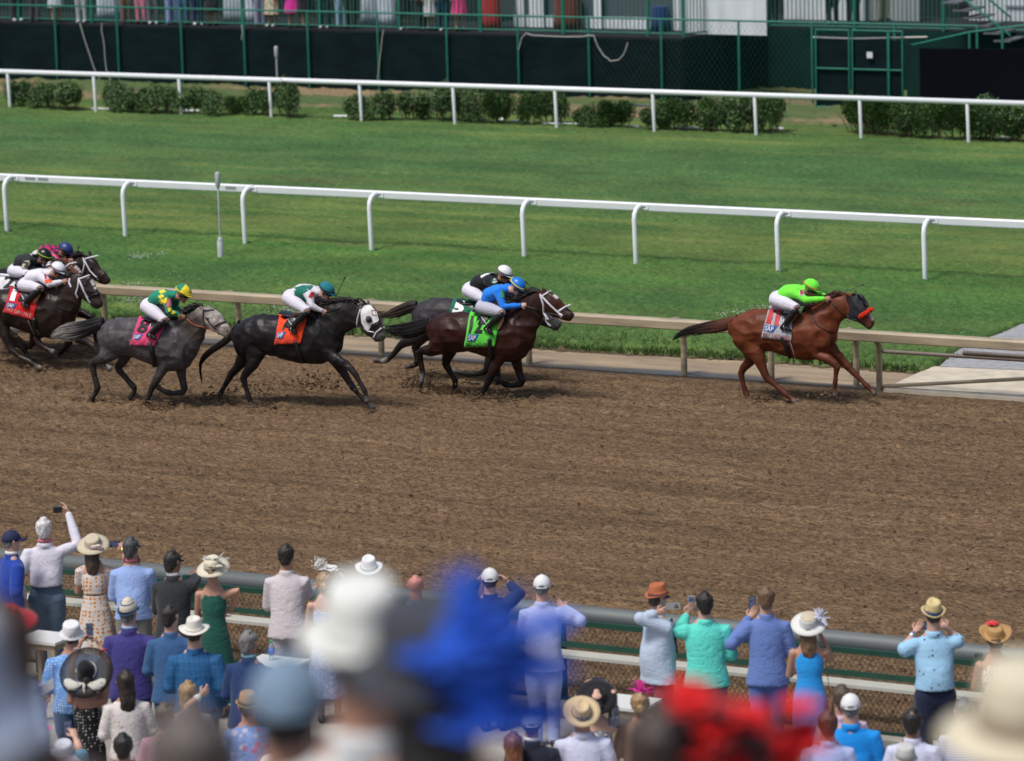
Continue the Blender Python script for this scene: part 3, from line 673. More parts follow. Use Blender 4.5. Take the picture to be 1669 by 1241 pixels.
def quadtext(txt, o, eu, ev, w_, h_, P, m, name, parent, flatw=True, thick=0, font_shear=0):
    """letters laid on a surface: P(u, v) gives a world point; the text fills the box o..o+(w_,h_) of that surface"""
    cu = bpy.data.curves.new('t', 'FONT'); cu.body = txt; cu.resolution_u = 3; cu.align_x = 'LEFT'; cu.offset = thick
    to = bpy.data.objects.new('t', cu); TS.collection.objects.link(to)
    me = evalmesh(to); bpy.data.objects.remove(to)
    bm = bmesh.new(); bm.from_mesh(me); bmesh.ops.triangulate(bm, faces=bm.faces)
    bmesh.ops.subdivide_edges(bm, edges=[e for e in bm.edges if e.calc_length() > .12], cuts=2, use_grid_fill=True)
    xs = [v.co.x for v in bm.verts]; ys = [v.co.y for v in bm.verts]; x0, x1, y0, y1 = min(xs), max(xs), min(ys), max(ys)
    for v in bm.verts:
        v.co = P(o[0]+(v.co.x-x0)/(x1-x0)*w_, o[1]+(1-(v.co.y-y0)/(y1-y0))*h_)
    bm.to_mesh(me); bm.free(); me.materials.clear(); me.name = name
    return link_mesh(name, me, m, parent, smooth=False)
class Crop:
    def __init__(s, ox, oy, k, lane): s.ox, s.oy, s.k, s.lane = ox, oy, k, lane
    def px(s, X, Y): return s.ox+X/s.k, s.oy+Y/s.k
    def w(s, X, Y, dy=0.0): return yp(*s.px(X, Y), s.lane+dy)
LEATHER = simple('black_leather', (.008, .008, .009), .35); STRAPW = simple('strap_white', (.62, .60, .66), .5); TANP = simple('tan_pad', (.42, .28, .12), .7)
SAPB = simple('badge_blue', (.02, .07, .30), .6); LETW = simple('letter_white', (.75, .75, .78), .6)
def mirror_y(mb_pts, lane): return [Vector((p[0], 2*lane-p[1], p[2])) for p in mb_pts]
def make_horse(cfg):
    cr = Crop(*cfg['crop'], cfg['lane']); lane = cfg['lane']; Lt = Vector((0, 1, 0)); ppm = cr.k*106
    contact = cfg['foot']; root = empty(cfg.get('name', 'racehorse'), (cr.w(*contact).x, lane, 0), cfg['label'], 'horse', 'racehorses galloping along the dirt track')
    mb = MB(); segs = []
    c_body, c_low, c_dark = cfg['body'], cfg['low'], cfg.get('mane', (.006, .005, .005))
    def sec(lst, dyc=0):
        out = []
        for (xt, yt, xb, yb, w_) in lst:
            T, B = cr.w(xt, yt, dyc), cr.w(xb, yb, dyc); c = (T+B)/2; out.append((c, Lt*w_, (T-B)/2))
        return out
    cfg['trunk'] = [((t[0]-22, t[1], t[2]-22, t[3], t[4]*.9) if i == len(cfg['trunk'])-1 else (t[0]-8, t[1], t[2]-8, t[3], t[4]) if i == len(cfg['trunk'])-2 else t) for i, t in enumerate(cfg['trunk'])]
    TR = sec(cfg['trunk']); mb.ell(TR, 20)
    for a, b in zip(TR, TR[1:]): segs.append((a[0], b[0], .30, c_body))
    NK = sec(cfg['neck']); mb.ell(NK, 16)
    for a, b in zip(NK, NK[1:]): segs.append((a[0], b[0], .17, cfg.get('neckc', c_body)))
    HD = sec(cfg['head']); mb.ell(HD, 14)
    hc = cfg.get('headc', c_body)
    for i, (a, b) in enumerate(zip(HD, HD[1:])): segs.append((a[0], b[0], .15, hc if i < len(HD)-2 else cfg.get('muzzle', c_low)))
    if 'blaze' in cfg:
        for x, y in cfg['blaze']: q = cr.w(x, y, -.03); segs.append((q, q+Vector((0, .05, 0)), cfg.get('blaze_r', .026), (.65, .62, .6)))
    # jowl, eye ridge
    for ex, ey in [cfg['eye']]:
        for s_ in (-1, 1): mb.ball(cr.w(ex, ey)+Vector((0, s_*.075, 0)), (.028, .02, .024), 10, 6)
    for (x, y, r_, dy) in cfg.get('lumps', []):
        mb.ball(cr.w(x, y, dy), (r_, r_*.55, r_*1.2), 14, 9); 
    for (x0, y0, x1, y1) in cfg['ears']:
        k = -1 if cfg['ears'].index((x0, y0, x1, y1)) == 0 else 1
        a, b = cr.w(x0, y0, k*.05), cr.w(x1, y1, k*.045)
        # (x0,y0) tip, (x1,y1) base
        mb.tube([b, b.lerp(a, .45), a], [.03, .034, .008], 8, ratio=.5, side=Lt); segs.append((a, b, .04, cfg.get('earc', hc)))
    # legs: dy, then (X, Y, half width in crop px)
    for dy, pts in cfg['legs']:
        P = [cr.w(x, y, dy*(1 if i > 1 else .8)) for i, (x, y, r_) in enumerate(pts)]; rad = [(r_*1.38 if r_ < 24 else r_*1.16 if r_ < 34 else r_)/ppm for _, _, r_ in pts]
        # denser interpolation with fuller muscle
        secs = []
        for i, (p, r_) in enumerate(zip(P, rad)):
            t = (P[min(i+1, len(P)-1)]-P[max(i-1, 0)]).normalized(); v = t.cross(Lt).normalized()
            if r_ > .075: r_l = .075+(r_-.075)*.45
            else: r_l = max(r_*.85, .024)
            secs.append((p, Lt*r_l, v*r_))
        mb.ell(secs, 14)
        for i in range(len(P)-1):
            f = i/(len(P)-1); c = c_body if i < 1 else (tuple(lerp(a, b, .5) for a, b in zip(c_body, c_low)) if i < 2 else c_low)
            segs.append((P[i], P[i+1], max(.05, rad[i]), c))
        if cfg.get('socks', {}).get(pts[-1]):
            q = cfg['socks'][pts[-1]]; segs.append((P[-2].lerp(P[-3], q[0]), P[-2].lerp(P[-3], q[1]), .05, (.55, .53, .5)))
            segs.append((P[-2].lerp(P[-3], q[0]), P[-2].lerp(P[-3], q[1]), .035, (.6, .58, .55)))
        # hoof: flaring foot at the end of the pastern
        d = (P[-1]-P[-2]).normalized(); e = P[-1]; mb.tube([e-d*.03, e+d*.045], [.036, .052], 12); segs.append((e, e+d*.05, .045, cfg.get('hoof', (.12, .11, .10))))
    me = remesh(mb, 'body', .015, 4, .5)
    vcolor(me, lambda co: segdist(co, segs))
    def relief(q):
        k_ = .016 if q.z > .75 else .004
        n1 = mnoise.noise(Vector((q.x*4.2+contact[0], q.y*3, q.z*5.0))); n2 = mnoise.noise(Vector((q.x*10, q.y*8, q.z*8))); return (.5-abs(n1)*2.4)*k_+n2*k_*.35
    displace(me, relief)
    body = link_mesh('body', me, cfg['mat'], root)
    # surface look-up for straps and cloths, in world coordinates
    bvh = BVHTree.FromPolygons([tuple(v.co+Vector(root.location)) for v in me.vertices], [tuple(p.vertices) for p in me.polygons])
    def hit(X, Y, off=.008):
        px = cr.px(X, Y); d = ray(*px).normalized(); loc, nr, i, t = bvh.ray_cast(C0, d)
        if loc is None or abs(loc.y-lane) > .6:
            loc = yp(*px, lane-.05); return loc-Vector((0, off, 0))
        if nr.dot(d) > 0: nr = -nr
        return loc+nr*off
    # eyes and nostrils
    mb = MB()
    for s_ in (-1, 1): mb.ball(cr.w(*cfg['eye'])+Vector((.005, s_*.088, 0)), (.018, .012, .016), 10, 6)
    mb2 = MB(); nx, ny = cfg['nostril']
    mb.build('eye', simple('horse_eye', (.004, .003, .003), .1), body)
    p = hit(nx, ny, .001); mb2.ball(p, (.018, .008, .013), 8, 6); mb2.build('nostril', simple('nostril', (.004, .003, .003), .6), body)
    # mane: strands from the crest, blown back
    r = random.Random(int(contact[0])); 
    def hair(name, cols, guides, n_, rad=.007):
        mb = MB(); seg2 = []
        for k in range(n_):
            g = guides[r.randrange(len(guides))] if isinstance(guides[0], list) else guides
            mb.tube(g(k) if callable(g) else g, [rad*q for q in (1, 1.3, 1.1, .7, .15)], 4, ends=False)
        return mb
    crest = [cr.w(x, y) for x, y in cfg['crest']]
    mb = MB(); flow = cfg.get('flow', (-.16, .03))
    for k in range(170):
        t = r.random()*(len(crest)-1); i = min(int(t), len(crest)-2); p = crest[i].lerp(crest[i+1], t-i)-Vector((0, 0, .012)); L_ = r.uniform(.6, 1.25)
        q = [p]; up_ = r.uniform(-.1, .09); yy = r.uniform(-.09, .05)
        for j in range(1, 5):
            f = j/4; q.append(p+Vector((flow[0]*L_*f+r.gauss(0, .006), yy*f, flow[1]*f+up_*f*(1-f*.6)+r.gauss(0, .006)+.02*math.sin(f*3))))
        mb.tube(q, [.006, .010, .009, .006, .0015], 4, ends=False)
    if 'forelock' in cfg:
        for k in range(30):
            x0, y0, x1, y1 = cfg['forelock']; a, b = cr.w(x0, y0), cr.w(x1, y1); q = [a.lerp(b, f)+Vector((r.gauss(0, .012)*f, r.gauss(0, .02), r.gauss(0, .012)*f+.03*math.sin(f*3.1))) for f in (0, .3, .6, .8, 1)]
            mb.tube(q, [.006, .009, .008, .006, .0015], 4, ends=False)
    hm = cfg.get('manemat', HAIRD); mb.build('mane', hm, root)
    # tail
    tp = cfg['tail']; G = [cr.w(x, y) for x, y, _ in tp]; S = [s_/ppm for _, _, s_ in tp]
    mb = MB()
    def spl(t):
        t *= len(G)-1; i = min(int(t), len(G)-2); f = t-i
        p0, p1, p2, p3 = G[max(i-1, 0)], G[i], G[i+1], G[min(i+2, len(G)-1)]
        return .5*((2*p1)+(p2-p0)*f+(2*p0-5*p1+4*p2-p3)*f*f+(3*p1-p0-3*p2+p3)*f**3), lerp(S[i], S[i+1], f)
    for k in range(cfg.get('tailn', 240)):
        a = r.uniform(0, 2*math.pi); rr_ = math.sqrt(r.random()); e = r.uniform(.62, 1.0) if r.random() < .8 else r.uniform(.35, 1); q = []; ph = r.uniform(0, 6)
        for j in range(10):
            t = j/9*e; p, s_ = spl(t); w_ = .008*math.sin(9*t+ph)*t
            spread = 1+.3*math.sin(2.5*t+ph)+.35*t*(ph > 4.6)
            q.append(p+Vector((r.gauss(0, .002), rr_*math.cos(a)*s_*.7+w_, rr_*math.sin(a)*s_*spread+w_)))
        mb.tube(q, [.006, .009, .009, .008, .007, .006, .005, .004, .003, .0008], 4, ends=False)
    me = mb.mesh('tail'); tc = cfg.get('tailc', [c_dark]*2); x0 = G[0].x; x1 = G[-1].x
    def tf(co):
        t = np.clip((co[:, 0]-x0)/(x1-x0), 0, 1)[:, None]; k = np.array(tc); t = t*(len(k)-1); i = np.clip(t.astype(int), 0, len(k)-2)
        f = t-i; i = i[:, 0]; rnd = (1+.35*np.sin(co[:, 2:3]*210)+.2*np.sin(co[:, 1:2]*170)); return (k[i]*(1-f)+k[i+1]*f)*rnd
    vcolor(me, tf); link_mesh('tail', me, HAIRA, root)
    # saddle cloth, draped over both sides
    q = cfg['cloth']
    def bil(u, v):
        TL, TR_, BR_, BL = q; x = lerp(lerp(TL[0], TR_[0], u), lerp(BL[0], BR_[0], u), v); y = lerp(lerp(TL[1], TR_[1], u), lerp(BL[1], BR_[1], u), v); return x, y
    def PC(u, v, off=.018): return hit(*bil(u, v), off)
    nu, nv = 16, 18; near = [[PC(u/(nu-1), v/(nv-1), .016+.004*math.sin(u*1.3+v*.4)+.004*math.sin(v*.9-u*.5)) for u in range(nu)] for v in range(nv)]
    far = [[Vector((p.x, 2*lane-p.y, p.z)) for p in row] for row in near]
    rows = near[::-1]+[[Vector((p.x, lane, p.z+.02)) for p in near[0]]]+far; mb = MB()
    vs = [p for row in rows for p in row]; fs = [(i*nu+j, i*nu+j+1, (i+1)*nu+j+1, (i+1)*nu+j) for i in range(len(rows)-1) for j in range(nu-1)]
    mb.add(vs, fs); sc_ = mb.build('saddle_cloth', cfg['clothm'], root)
    so_ = sc_.modifiers.new('t', 'SOLIDIFY'); so_.thickness = .006; so_.offset = 0
    for (txt, u, v, w_, h_, m, th) in cfg['text']:
        quadtext(txt, (u, v), 0, 0, w_, h_, lambda a, b: PC(a, b, .028), m, 'race_number' if len(txt) < 3 else 'lettering', sc_, thick=th)
    if 'badge' in cfg:
        u, v, w_, h_ = cfg['badge']; mb = MB(); n_ = 6
        g = [[PC(u+w_*i/n_*(1 if j > 2 else 1), v+h_*j/4, .025) for i in range(n_+1)] for j in range(5)]
        # the emblem's right edge slants
        for j in range(5): g[j][n_] = PC(u+w_*(1-.28*j/4), v+h_*j/4, .025); g[j][n_-1] = PC(u+w_*(.9-.28*j/4), v+h_*j/4, .025)
        mb.add([p for row in g for p in row], [(j*(n_+1)+i, j*(n_+1)+i+1, (j+1)*(n_+1)+i+1, (j+1)*(n_+1)+i) for j in range(4) for i in range(n_)])
        mb.build('badge', SAPB, sc_, smooth=False)
        quadtext('SAP', (u+w_*.08, v+h_*.15), 0, 0, w_*.62, h_*.7, lambda a, b: PC(a, b, .030), LETW, 'lettering', sc_, thick=.012)
    if 'pad' in cfg:
        x0, y0, x1, y1 = cfg['pad']; mb = MB(); pts = [hit(lerp(x0, x1, t), lerp(y0, y1, t), .03) for t in (0, .25, .5, .75, 1)]
        mb.tube(pts, [.02, .03, .03, .028, .015], 8); mb.build('saddle_pad', TANP, root)
    # saddle
    x, y = cfg['saddle']; c = cr.w(x, y); mb = MB()
    mb.ell([(c+Vector((-.2, 0, .055)), Lt*.13, Vector((.0, 0, .018))), (c+Vector((-.08, 0, .02)), Lt*.15, Vector((0, 0, .018))), (c+Vector((.08, 0, .02)), Lt*.13, Vector((0, 0, .018))), (c+Vector((.17, 0, .05)), Lt*.07, Vector((0, 0, .015)))], 12)
    for s_ in (-1, 1): mb.ell([(c+Vector((.06, s_*.15, .0)), Vector((.08, 0, 0)), Vector((0, .012, 0))), (c+Vector((.03, s_*.235, -.12)), Vector((.08, 0, 0)), Vector((0, .012, 0)))], 10)
    mb.build('saddle', LEATHER, root)
    # straps
    for nm, m, wd, pts in cfg['straps']:
        P = []
        for i in range(len(pts)-1):
            for t in (0, .25, .5, .75): P.append(hit(lerp(pts[i][0], pts[i+1][0], t), lerp(pts[i][1], pts[i+1][1], t), .008))
        P.append(hit(*pts[-1], .008)); mb = MB()
        if nm.startswith('girth'): P = P+mirror_y(P, lane)[::-1]
        mb.tube(P, wd/2, 6)
        if nm != 'reins' and not nm.startswith('girth'):
            mb.tube(mirror_y(P, lane), wd/2, 6)
        mb.build(nm, m, root)
    for nm, m, pts in cfg.get('patches', []):        # blinker hoods, nosebands: closed outlines laid on the surface
        cx_ = sum(p[0] for p in pts)/len(pts); cy_ = sum(p[1] for p in pts)/len(pts); mb = MB(); rings = []; K = 8
        ol = []
        for i in range(len(pts)):
            a, b = pts[i], pts[(i+1) % len(pts)]
            for t in (0, .25, .5, .75): ol.append((lerp(a[0], b[0], t), lerp(a[1], b[1], t)))
        n_ = len(ol); vs = []
        for k in range(K+1):
            f = k/K
            for x, y in ol: vs.append(hit(lerp(cx_, x, f), lerp(cy_, y, f), .010))
        fs = [(k*n_+j, k*n_+(j+1) % n_, (k+1)*n_+(j+1) % n_, (k+1)*n_+j) for k in range(K) for j in range(n_)]
        mb.add(vs, fs); mb.add(mirror_y(vs, lane), [f[::-1] for f in fs]); o = mb.build(nm, m, root)
    cfg['cr'] = cr; cfg['root'] = root; cfg['hit'] = hit
    return root
def hairmat(name, c=None):
    m, n, p = newmat(name)
    if c is None: at = N(n, 'ShaderNodeAttribute', attribute_name='col'); L(n, at.outputs[0], p.inputs['Base Color'])
    else:
        v = mapping(n, (1, 1, 1)); a = N(n, 'ShaderNodeTexNoise', i_Scale=30.0); L(n, v, a.inputs['Vector']); L(n, ramp(n, a.outputs[0], [(.3, tuple(x*.6 for x in c)), (.7, tuple(x*1.5 for x in c))]), p.inputs['Base Color'])
    p.inputs['Roughness'].default_value = .5; return m
HAIRD = hairmat('mane_dark', (.010, .007, .006)); HAIRA = hairmat('tail_hair'); HAIRB = hairmat('mane_brown', (.055, .018, .008))

SKIN = mat('skin', (.44, .235, .165), .5, .08, 8, bmp=.05); SKIND = mat('skin_tan', (.33, .17, .115), .5, .1, 8, bmp=.05); SKINL = mat('skin_light', (.55, .33, .25), .5, .08, 8, bmp=.05)
def add_hand(mb, wr, d, nrm, s=1.0, curl=.5, right=1, fist=False):
    """palm, four curling fingers of different lengths, thumb from the side of the palm"""
    d = d.normalized(); nrm = (nrm-d*nrm.dot(d)).normalized(); sd_ = d.cross(nrm)*right
    pc = wr+d*.045*s; mb.ell([(wr, sd_*.026*s, nrm*.019*s), (pc, sd_*.038*s, nrm*.015*s), (wr+d*.09*s, sd_*.038*s, nrm*.013*s)], 10)
    for i, ln in enumerate((.070, .078, .072, .056)):
        b = wr+d*.088*s+sd_*(.028-.0187*i)*s; a0 = curl*(.5+.06*i); p = [b]; ang = 0
        for seg in (.45, .32, .23):
            ang += a0; dd = d*math.cos(ang)+nrm*math.sin(ang); p.append(p[-1]+dd*ln*seg*s*1.1)
        mb.tube(p, [.0095*s, .009*s, .008*s, .0065*s], 6)
    b = wr+d*.03*s+sd_*.030*s; t1 = b+(d*.6+sd_*.7+nrm*.25).normalized()*.038*s; t2 = t1+(d*.85+sd_*(.25-.6*curl)+nrm*.55*curl).normalized()*.032*s
    mb.tube([b-sd_*.01*s, t1, t2], [.013*s, .0105*s, .008*s], 6)
def head_mesh(mb, c, fwd, up, s=1.0, segs=True):
    """c = base of skull centre between chin and crown; returns helper to place things"""
    fwd = fwd.normalized(); up = (up-fwd*up.dot(fwd)).normalized(); sd_ = fwd.cross(up)     # person's right
    def P(x, y, z): return c+sd_*x*s+fwd*y*s+up*z*s
    secs = []
    for z, hw, hd, f in ((-.112, .030, .030, .055), (-.092, .050, .054, .040), (-.06, .064, .082, .018), (-.02, .075, .096, .004), (.02, .082, .103, -.002), (.055, .082, .101, -.006), (.078, .070, .088, -.008), (.095, .040, .052, -.008)):
        secs.append((P(0, f, z), sd_*hw*s, fwd*hd*s))
    mb.ell(secs, 14)
    mb.tube([P(0, .090, .022), P(0, .108, -.012), P(0, .100, -.024)], [.010*s, .016*s, .012*s], 8)       # nose
    for k in (-1, 1):
        mb.ell([(P(k*.082, -.002, -.03), fwd*.012*s, up*.004*s), (P(k*.095, -.008, 0), fwd*.018*s, sd_*.006*s), (P(k*.092, -.012, .028), fwd*.016*s, sd_*.006*s)], 8)
    mb.tube([P(-.022, .088, -.055), P(0, .096, -.053), P(.022, .088, -.055)], [.005*s, .009*s, .005*s], 6)    # lips
    mb.tube([P(-.04, .080, .035), P(0, .092, .032), P(.04, .080, .035)], [.008*s]*3, 6)   # brow
    return P
EYEW = simple('eye_dark', (.02, .015, .012), .2)
def make_jockey(cfg, hcfg, lab, jm, hm, bm_=None, extra=None, skin=None, sleevem=None, peak=None, group='jockeys riding in the race'):
    cr = hcfg['cr']; lane = hcfg['lane']; skin = skin or SKIN; J = cfg; ppm = cr.k*106
    def w_(k, dy): return cr.w(*J[k][:2], dy)
    hip = w_('hip', 0); root = empty('person', hip, lab, 'jockey', group)
    Lt = Vector((0, 1, 0))
    sh = w_('shoulder', 0); hd = w_('head', 0); mid = w_('mid', 0)
    bz = bm_ or cloth('breeches_white', (.62, .60, .68), .05)
    pts = {}
    for s_, sg in (('n', -1), ('f', 1)):
        f = J.get('far_shift', (0, 0)) if sg == 1 else (0, 0)
        kn = cr.w(J['knee'][0], J['knee'][1], -.27); an = cr.w(J['ankle'][0], J['ankle'][1], -.30); to = cr.w(J['toe'][0], J['toe'][1], -.31)
        el = cr.w(J['elbow'][0], J['elbow'][1], -.22); hn = cr.w(J['hand'][0], J['hand'][1], -.09)
        if sg == 1:
            kn, an, to = mirror_y((kn, an, to), lane)
            if 'elbow2' in J: el = cr.w(*J['elbow2'], .2); hn = cr.w(*J['hand2'], .08)
            else: el, hn = mirror_y((el, hn), lane)
        pts[s_] = (kn, an, to, el, hn)
    # body: one skin, with head, arms, hands and legs
    mb = MB(); tdir = (sh-hip).normalized(); tn = tdir.cross(Lt).normalized()
    mb.ell([(hip, Lt*.13, tn*.10), (mid, Lt*.13, tn*.095), (sh, Lt*.16, tn*.08)], 14)
    hf = cr.w(*J['face'], 0)-hd; hf = hf.normalized(); hf = (hf+Vector((1.05, 0, 0))).normalized(); hup = hf.cross(Lt).normalized()
    if hup.z < 0: hup = -hup
    mb.tube([sh, hd-hup*.06], [.06, .055], 10); PH = head_mesh(mb, hd, hf, hup, .98)
    for s_, sg in (('n', -1), ('f', 1)):
        kn, an, to, el, hn = pts[s_]; sp = sh+Lt*sg*.15; hp = hip+Lt*sg*.09
        mb.tube([sp, el, hn-(hn-el).normalized()*.08], [.045, .036, .026], 8); mb.tube([hp, kn, an, an.lerp(to, .5)], [.08, .05, .03, .02], 8)
    body = remesh(mb, 'body', .012, 3, .5); mbh = MB()
    for s_, sg in (('n', -1), ('f', 1)):
        kn, an, to, el, hn = pts[s_]; add_hand(mbh, hn-(hn-el).normalized()*.09, hn-el, Vector((0, -sg*.9, -.4)), 1.0, 1.3, sg)
    bm = bmesh.new(); bm.from_mesh(body); hmh = mbh.mesh('h'); bm.from_mesh(hmh); bm.to_mesh(body); bm.free(); bo = link_mesh('body', body, skin, root)
    # breeches
    mb = MB(); 
    mb.ell([(hip-tdir*.03, Lt*.16, tn*.125), (hip+tdir*.1, Lt*.155, tn*.12), (hip.lerp(mid, .75), Lt*.14, tn*.11)], 14)
    for s_, sg in (('n', -1), ('f', 1)):
        kn, an, to, el, hn = pts[s_]; hp = hip+Lt*sg*.085-tdir*.01
        mb.tube([hp, hp.lerp(kn, .5), kn, kn.lerp(an, .22)], [.112, .100, .068, .056], 12)
    link_mesh('breeches', remesh(mb, 'breeches', .014, 4, .5), bz, root)
    # boots
    for s_, sg in (('n', -1), ('f', 1)):
        kn, an, to, el, hn = pts[s_]; mb = MB(); k0 = kn.lerp(an, .14)
        mb.tube([k0, k0.lerp(an, .35), k0.lerp(an, .8), an], [.060, .060, .045, .044], 12); fd = (to-an).normalized()
        mb.tube([an-Vector((.03, 0, .02)), an.lerp(to, .5), to], [.042, .038, .026], 10); link_mesh('boot', remesh(mb, 'boot', .012, 2, .5), LEATHER, root)
        mb = MB(); a = an.lerp(to, .45); mb.tube([a+Vector((-.03, sg*.05, .02)), a+Vector((0, sg*.05, -.05)), a+Vector((0, -sg*.05, -.05)), a+Vector((-.03, -sg*.05, .02)), a+Vector((-.04, 0, .09)), a+Vector((-.03, sg*.05, .02))], .006, 6)
        mb.tube([a+Vector((-.04, 0, .09)), cr.w(*hcfg['saddle'], 0)+Vector((.03, sg*.25, 0))], .008, 6); mb.build('stirrup', simple('steel', (.35, .35, .36), .35, .8), root)
    # silks
    mb = MB(); mb.ell([(hip.lerp(mid, .55), Lt*.155, tn*.118), (mid, Lt*.165, tn*.122), (mid.lerp(sh, .6), Lt*.175, tn*.12), (sh, Lt*.165, tn*.095), (sh.lerp(hd, .38), Lt*.075, tn*.06)], 16)
    for s_, sg in (('n', -1), ('f', 1)):
        kn, an, to, el, hn = pts[s_]; sp = sh+Lt*sg*.145; wr = hn-(hn-el).normalized()*.09
        mb.tube([sp-tdir*.02, sp.lerp(el, .5), el, el.lerp(wr, .5), wr], [.082, .070, .058, .050, .038], 12)
    me = remesh(mb, 'silks', .012, 3, .5)
    def rip(c): q = c-hip; w2 = mnoise.noise(q*6); return (-abs(mnoise.noise(Vector((q.x*9+w2, q.y*7, q.z*12+q.x*8))))*2+.5)*.006
    displace(me, rip)
    si = link_mesh('silks', me, jm, root)
    # helmet with peak, straps and goggles
    hc = hd+hup*.045-hf*.005; sdv = hf.cross(hup)
    mb = MB(); rings = []
    for t in (8, 0, -14, -30, -48, -66, -80, -87):
        a = R(-t); rr_ = math.cos(a); rings.append([hc+sdv*(.108*rr_*math.cos(u))+hf*(.132*rr_*math.sin(u))+hup*(.112*math.sin(a)) for u in (2*math.pi*k/20 for k in range(20))])
    mb.loft(rings); he = mb.build('helmet', hm, root)
    mb = MB(); vs = []
    for k in range(11):
        u = math.pi*(.12+.76*k/10); b = hc+sdv*(.106*math.cos(u))+hf*(.13*math.sin(u)); vs += [b+hup*.004, b+hf*.055*math.sin(u)-hup*.012*math.sin(u)]
    mb.add(vs, [(2*k, 2*k+1, 2*k+3, 2*k+2) for k in range(10)]); pk = mb.build('peak', peak or hm, he); pk.modifiers.new('s', 'SOLIDIFY').thickness = .006
    mb = MB(); mb.tube([hc+sdv*(.111*math.cos(u))+hf*(.136*math.sin(u))+hup*.012 for u in (2*math.pi*k/24 for k in range(25))], .009, 6); mb.build('band', J.get('bandm', LEATHER), he)
    mb = MB(); mb.tube([hc+sdv*(.088*math.cos(u))+hf*(.118*math.sin(u))-hup*.045 for u in (math.pi*(.05+.9*k/10) for k in range(11))], .017, 8)
    for s_ in (-1, 1): mb.tube([hc+sdv*s_*.1-hup*.01, hc+sdv*s_*.08-hup*.08+hf*.02, hc-hup*.155+hf*.045], .006, 6)
    mb.build('goggles', J.get('gogm', simple('goggle_dark', (.012, .012, .014), .15)), root)
    if extra: extra(root, si, he, cr, pts, dict(hip=hip, mid=mid, sh=sh, hd=hd, hc=hc, hf=hf, hup=hup, sdv=sdv, tdir=tdir, tn=tn, Lt=Lt, lane=lane))
    return root
def surf_on(o, root):
    me = o.data; off = Vector(root.location); return BVHTree.FromPolygons([tuple(v.co+off) for v in me.vertices], [tuple(p.vertices) for p in me.polygons])
def decal(o, root, cr, txt=None, box=None, m=None, name='race_number', poly=None, off=.006, th=.02):
    """letters or a patch laid on the near side of a garment"""
    b = surf_on(o, root)
    def hit(X, Y, of=off):
        d = ray(*cr.px(X, Y)).normalized(); loc, nr, i, t = b.ray_cast(C0, d)
        if loc is None: return cr.w(X, Y, -.1)
        if nr.dot(d) > 0: nr = -nr
        return loc+nr*of
    if poly:
        mb = MB(); cx_ = sum(p[0] for p in poly)/len(poly); cy_ = sum(p[1] for p in poly)/len(poly); ol = []
        for i in range(len(poly)):
            a, c = poly[i], poly[(i+1) % len(poly)]
            for t in (0, .33, .66): ol.append((lerp(a[0], c[0], t), lerp(a[1], c[1], t)))
        K = 5; vs = [hit(lerp(cx_, x, k/K), lerp(cy_, y, k/K)) for k in range(K+1) for x, y in ol]; n_ = len(ol)
        mb.add(vs, [(k*n_+j, k*n_+(j+1) % n_, (k+1)*n_+(j+1) % n_, (k+1)*n_+j) for k in range(K) for j in range(n_)]); mb.build(name, m, o)
    else:
        (x0, y0, x1, y1, sx, sy) = box
        quadtext(txt, (0, 0), 0, 0, 1, 1, lambda u, v: hit(x0+(x1-x0)*u+sx*v, y0+(y1-y0)*v+sy*u, off+.004), m, name, o, thick=th)
def whip(p, q, label):
    mb = MB(); mb.tube([p, p.lerp(q, .5), q], [.007, .005, .004], 6); mb.tube([q-(q-p).normalized()*.09, q], [.005, .012], 6); tag(mb.build('whip', LEATHER), label, 'whip')

BK = (.006, .005, .005)
def cm(name, c): return cloth(name, c, .05, .5)
NUMR = simple('number_red', (.42, .01, .02), .6); NUMB = simple('number_black', (.006, .006, .008), .6); NUMW = simple('number_white', (.75, .75, .78), .6)
REDL = simple('letters_red', (.35, .03, .03), .7); DKL = simple('letters_dark', (.02, .03, .01), .7)
PINKL = simple('letters_pale', (.62, .35, .3), .7)
BRID = simple('bridle_black', (.009, .008, .008), .4)
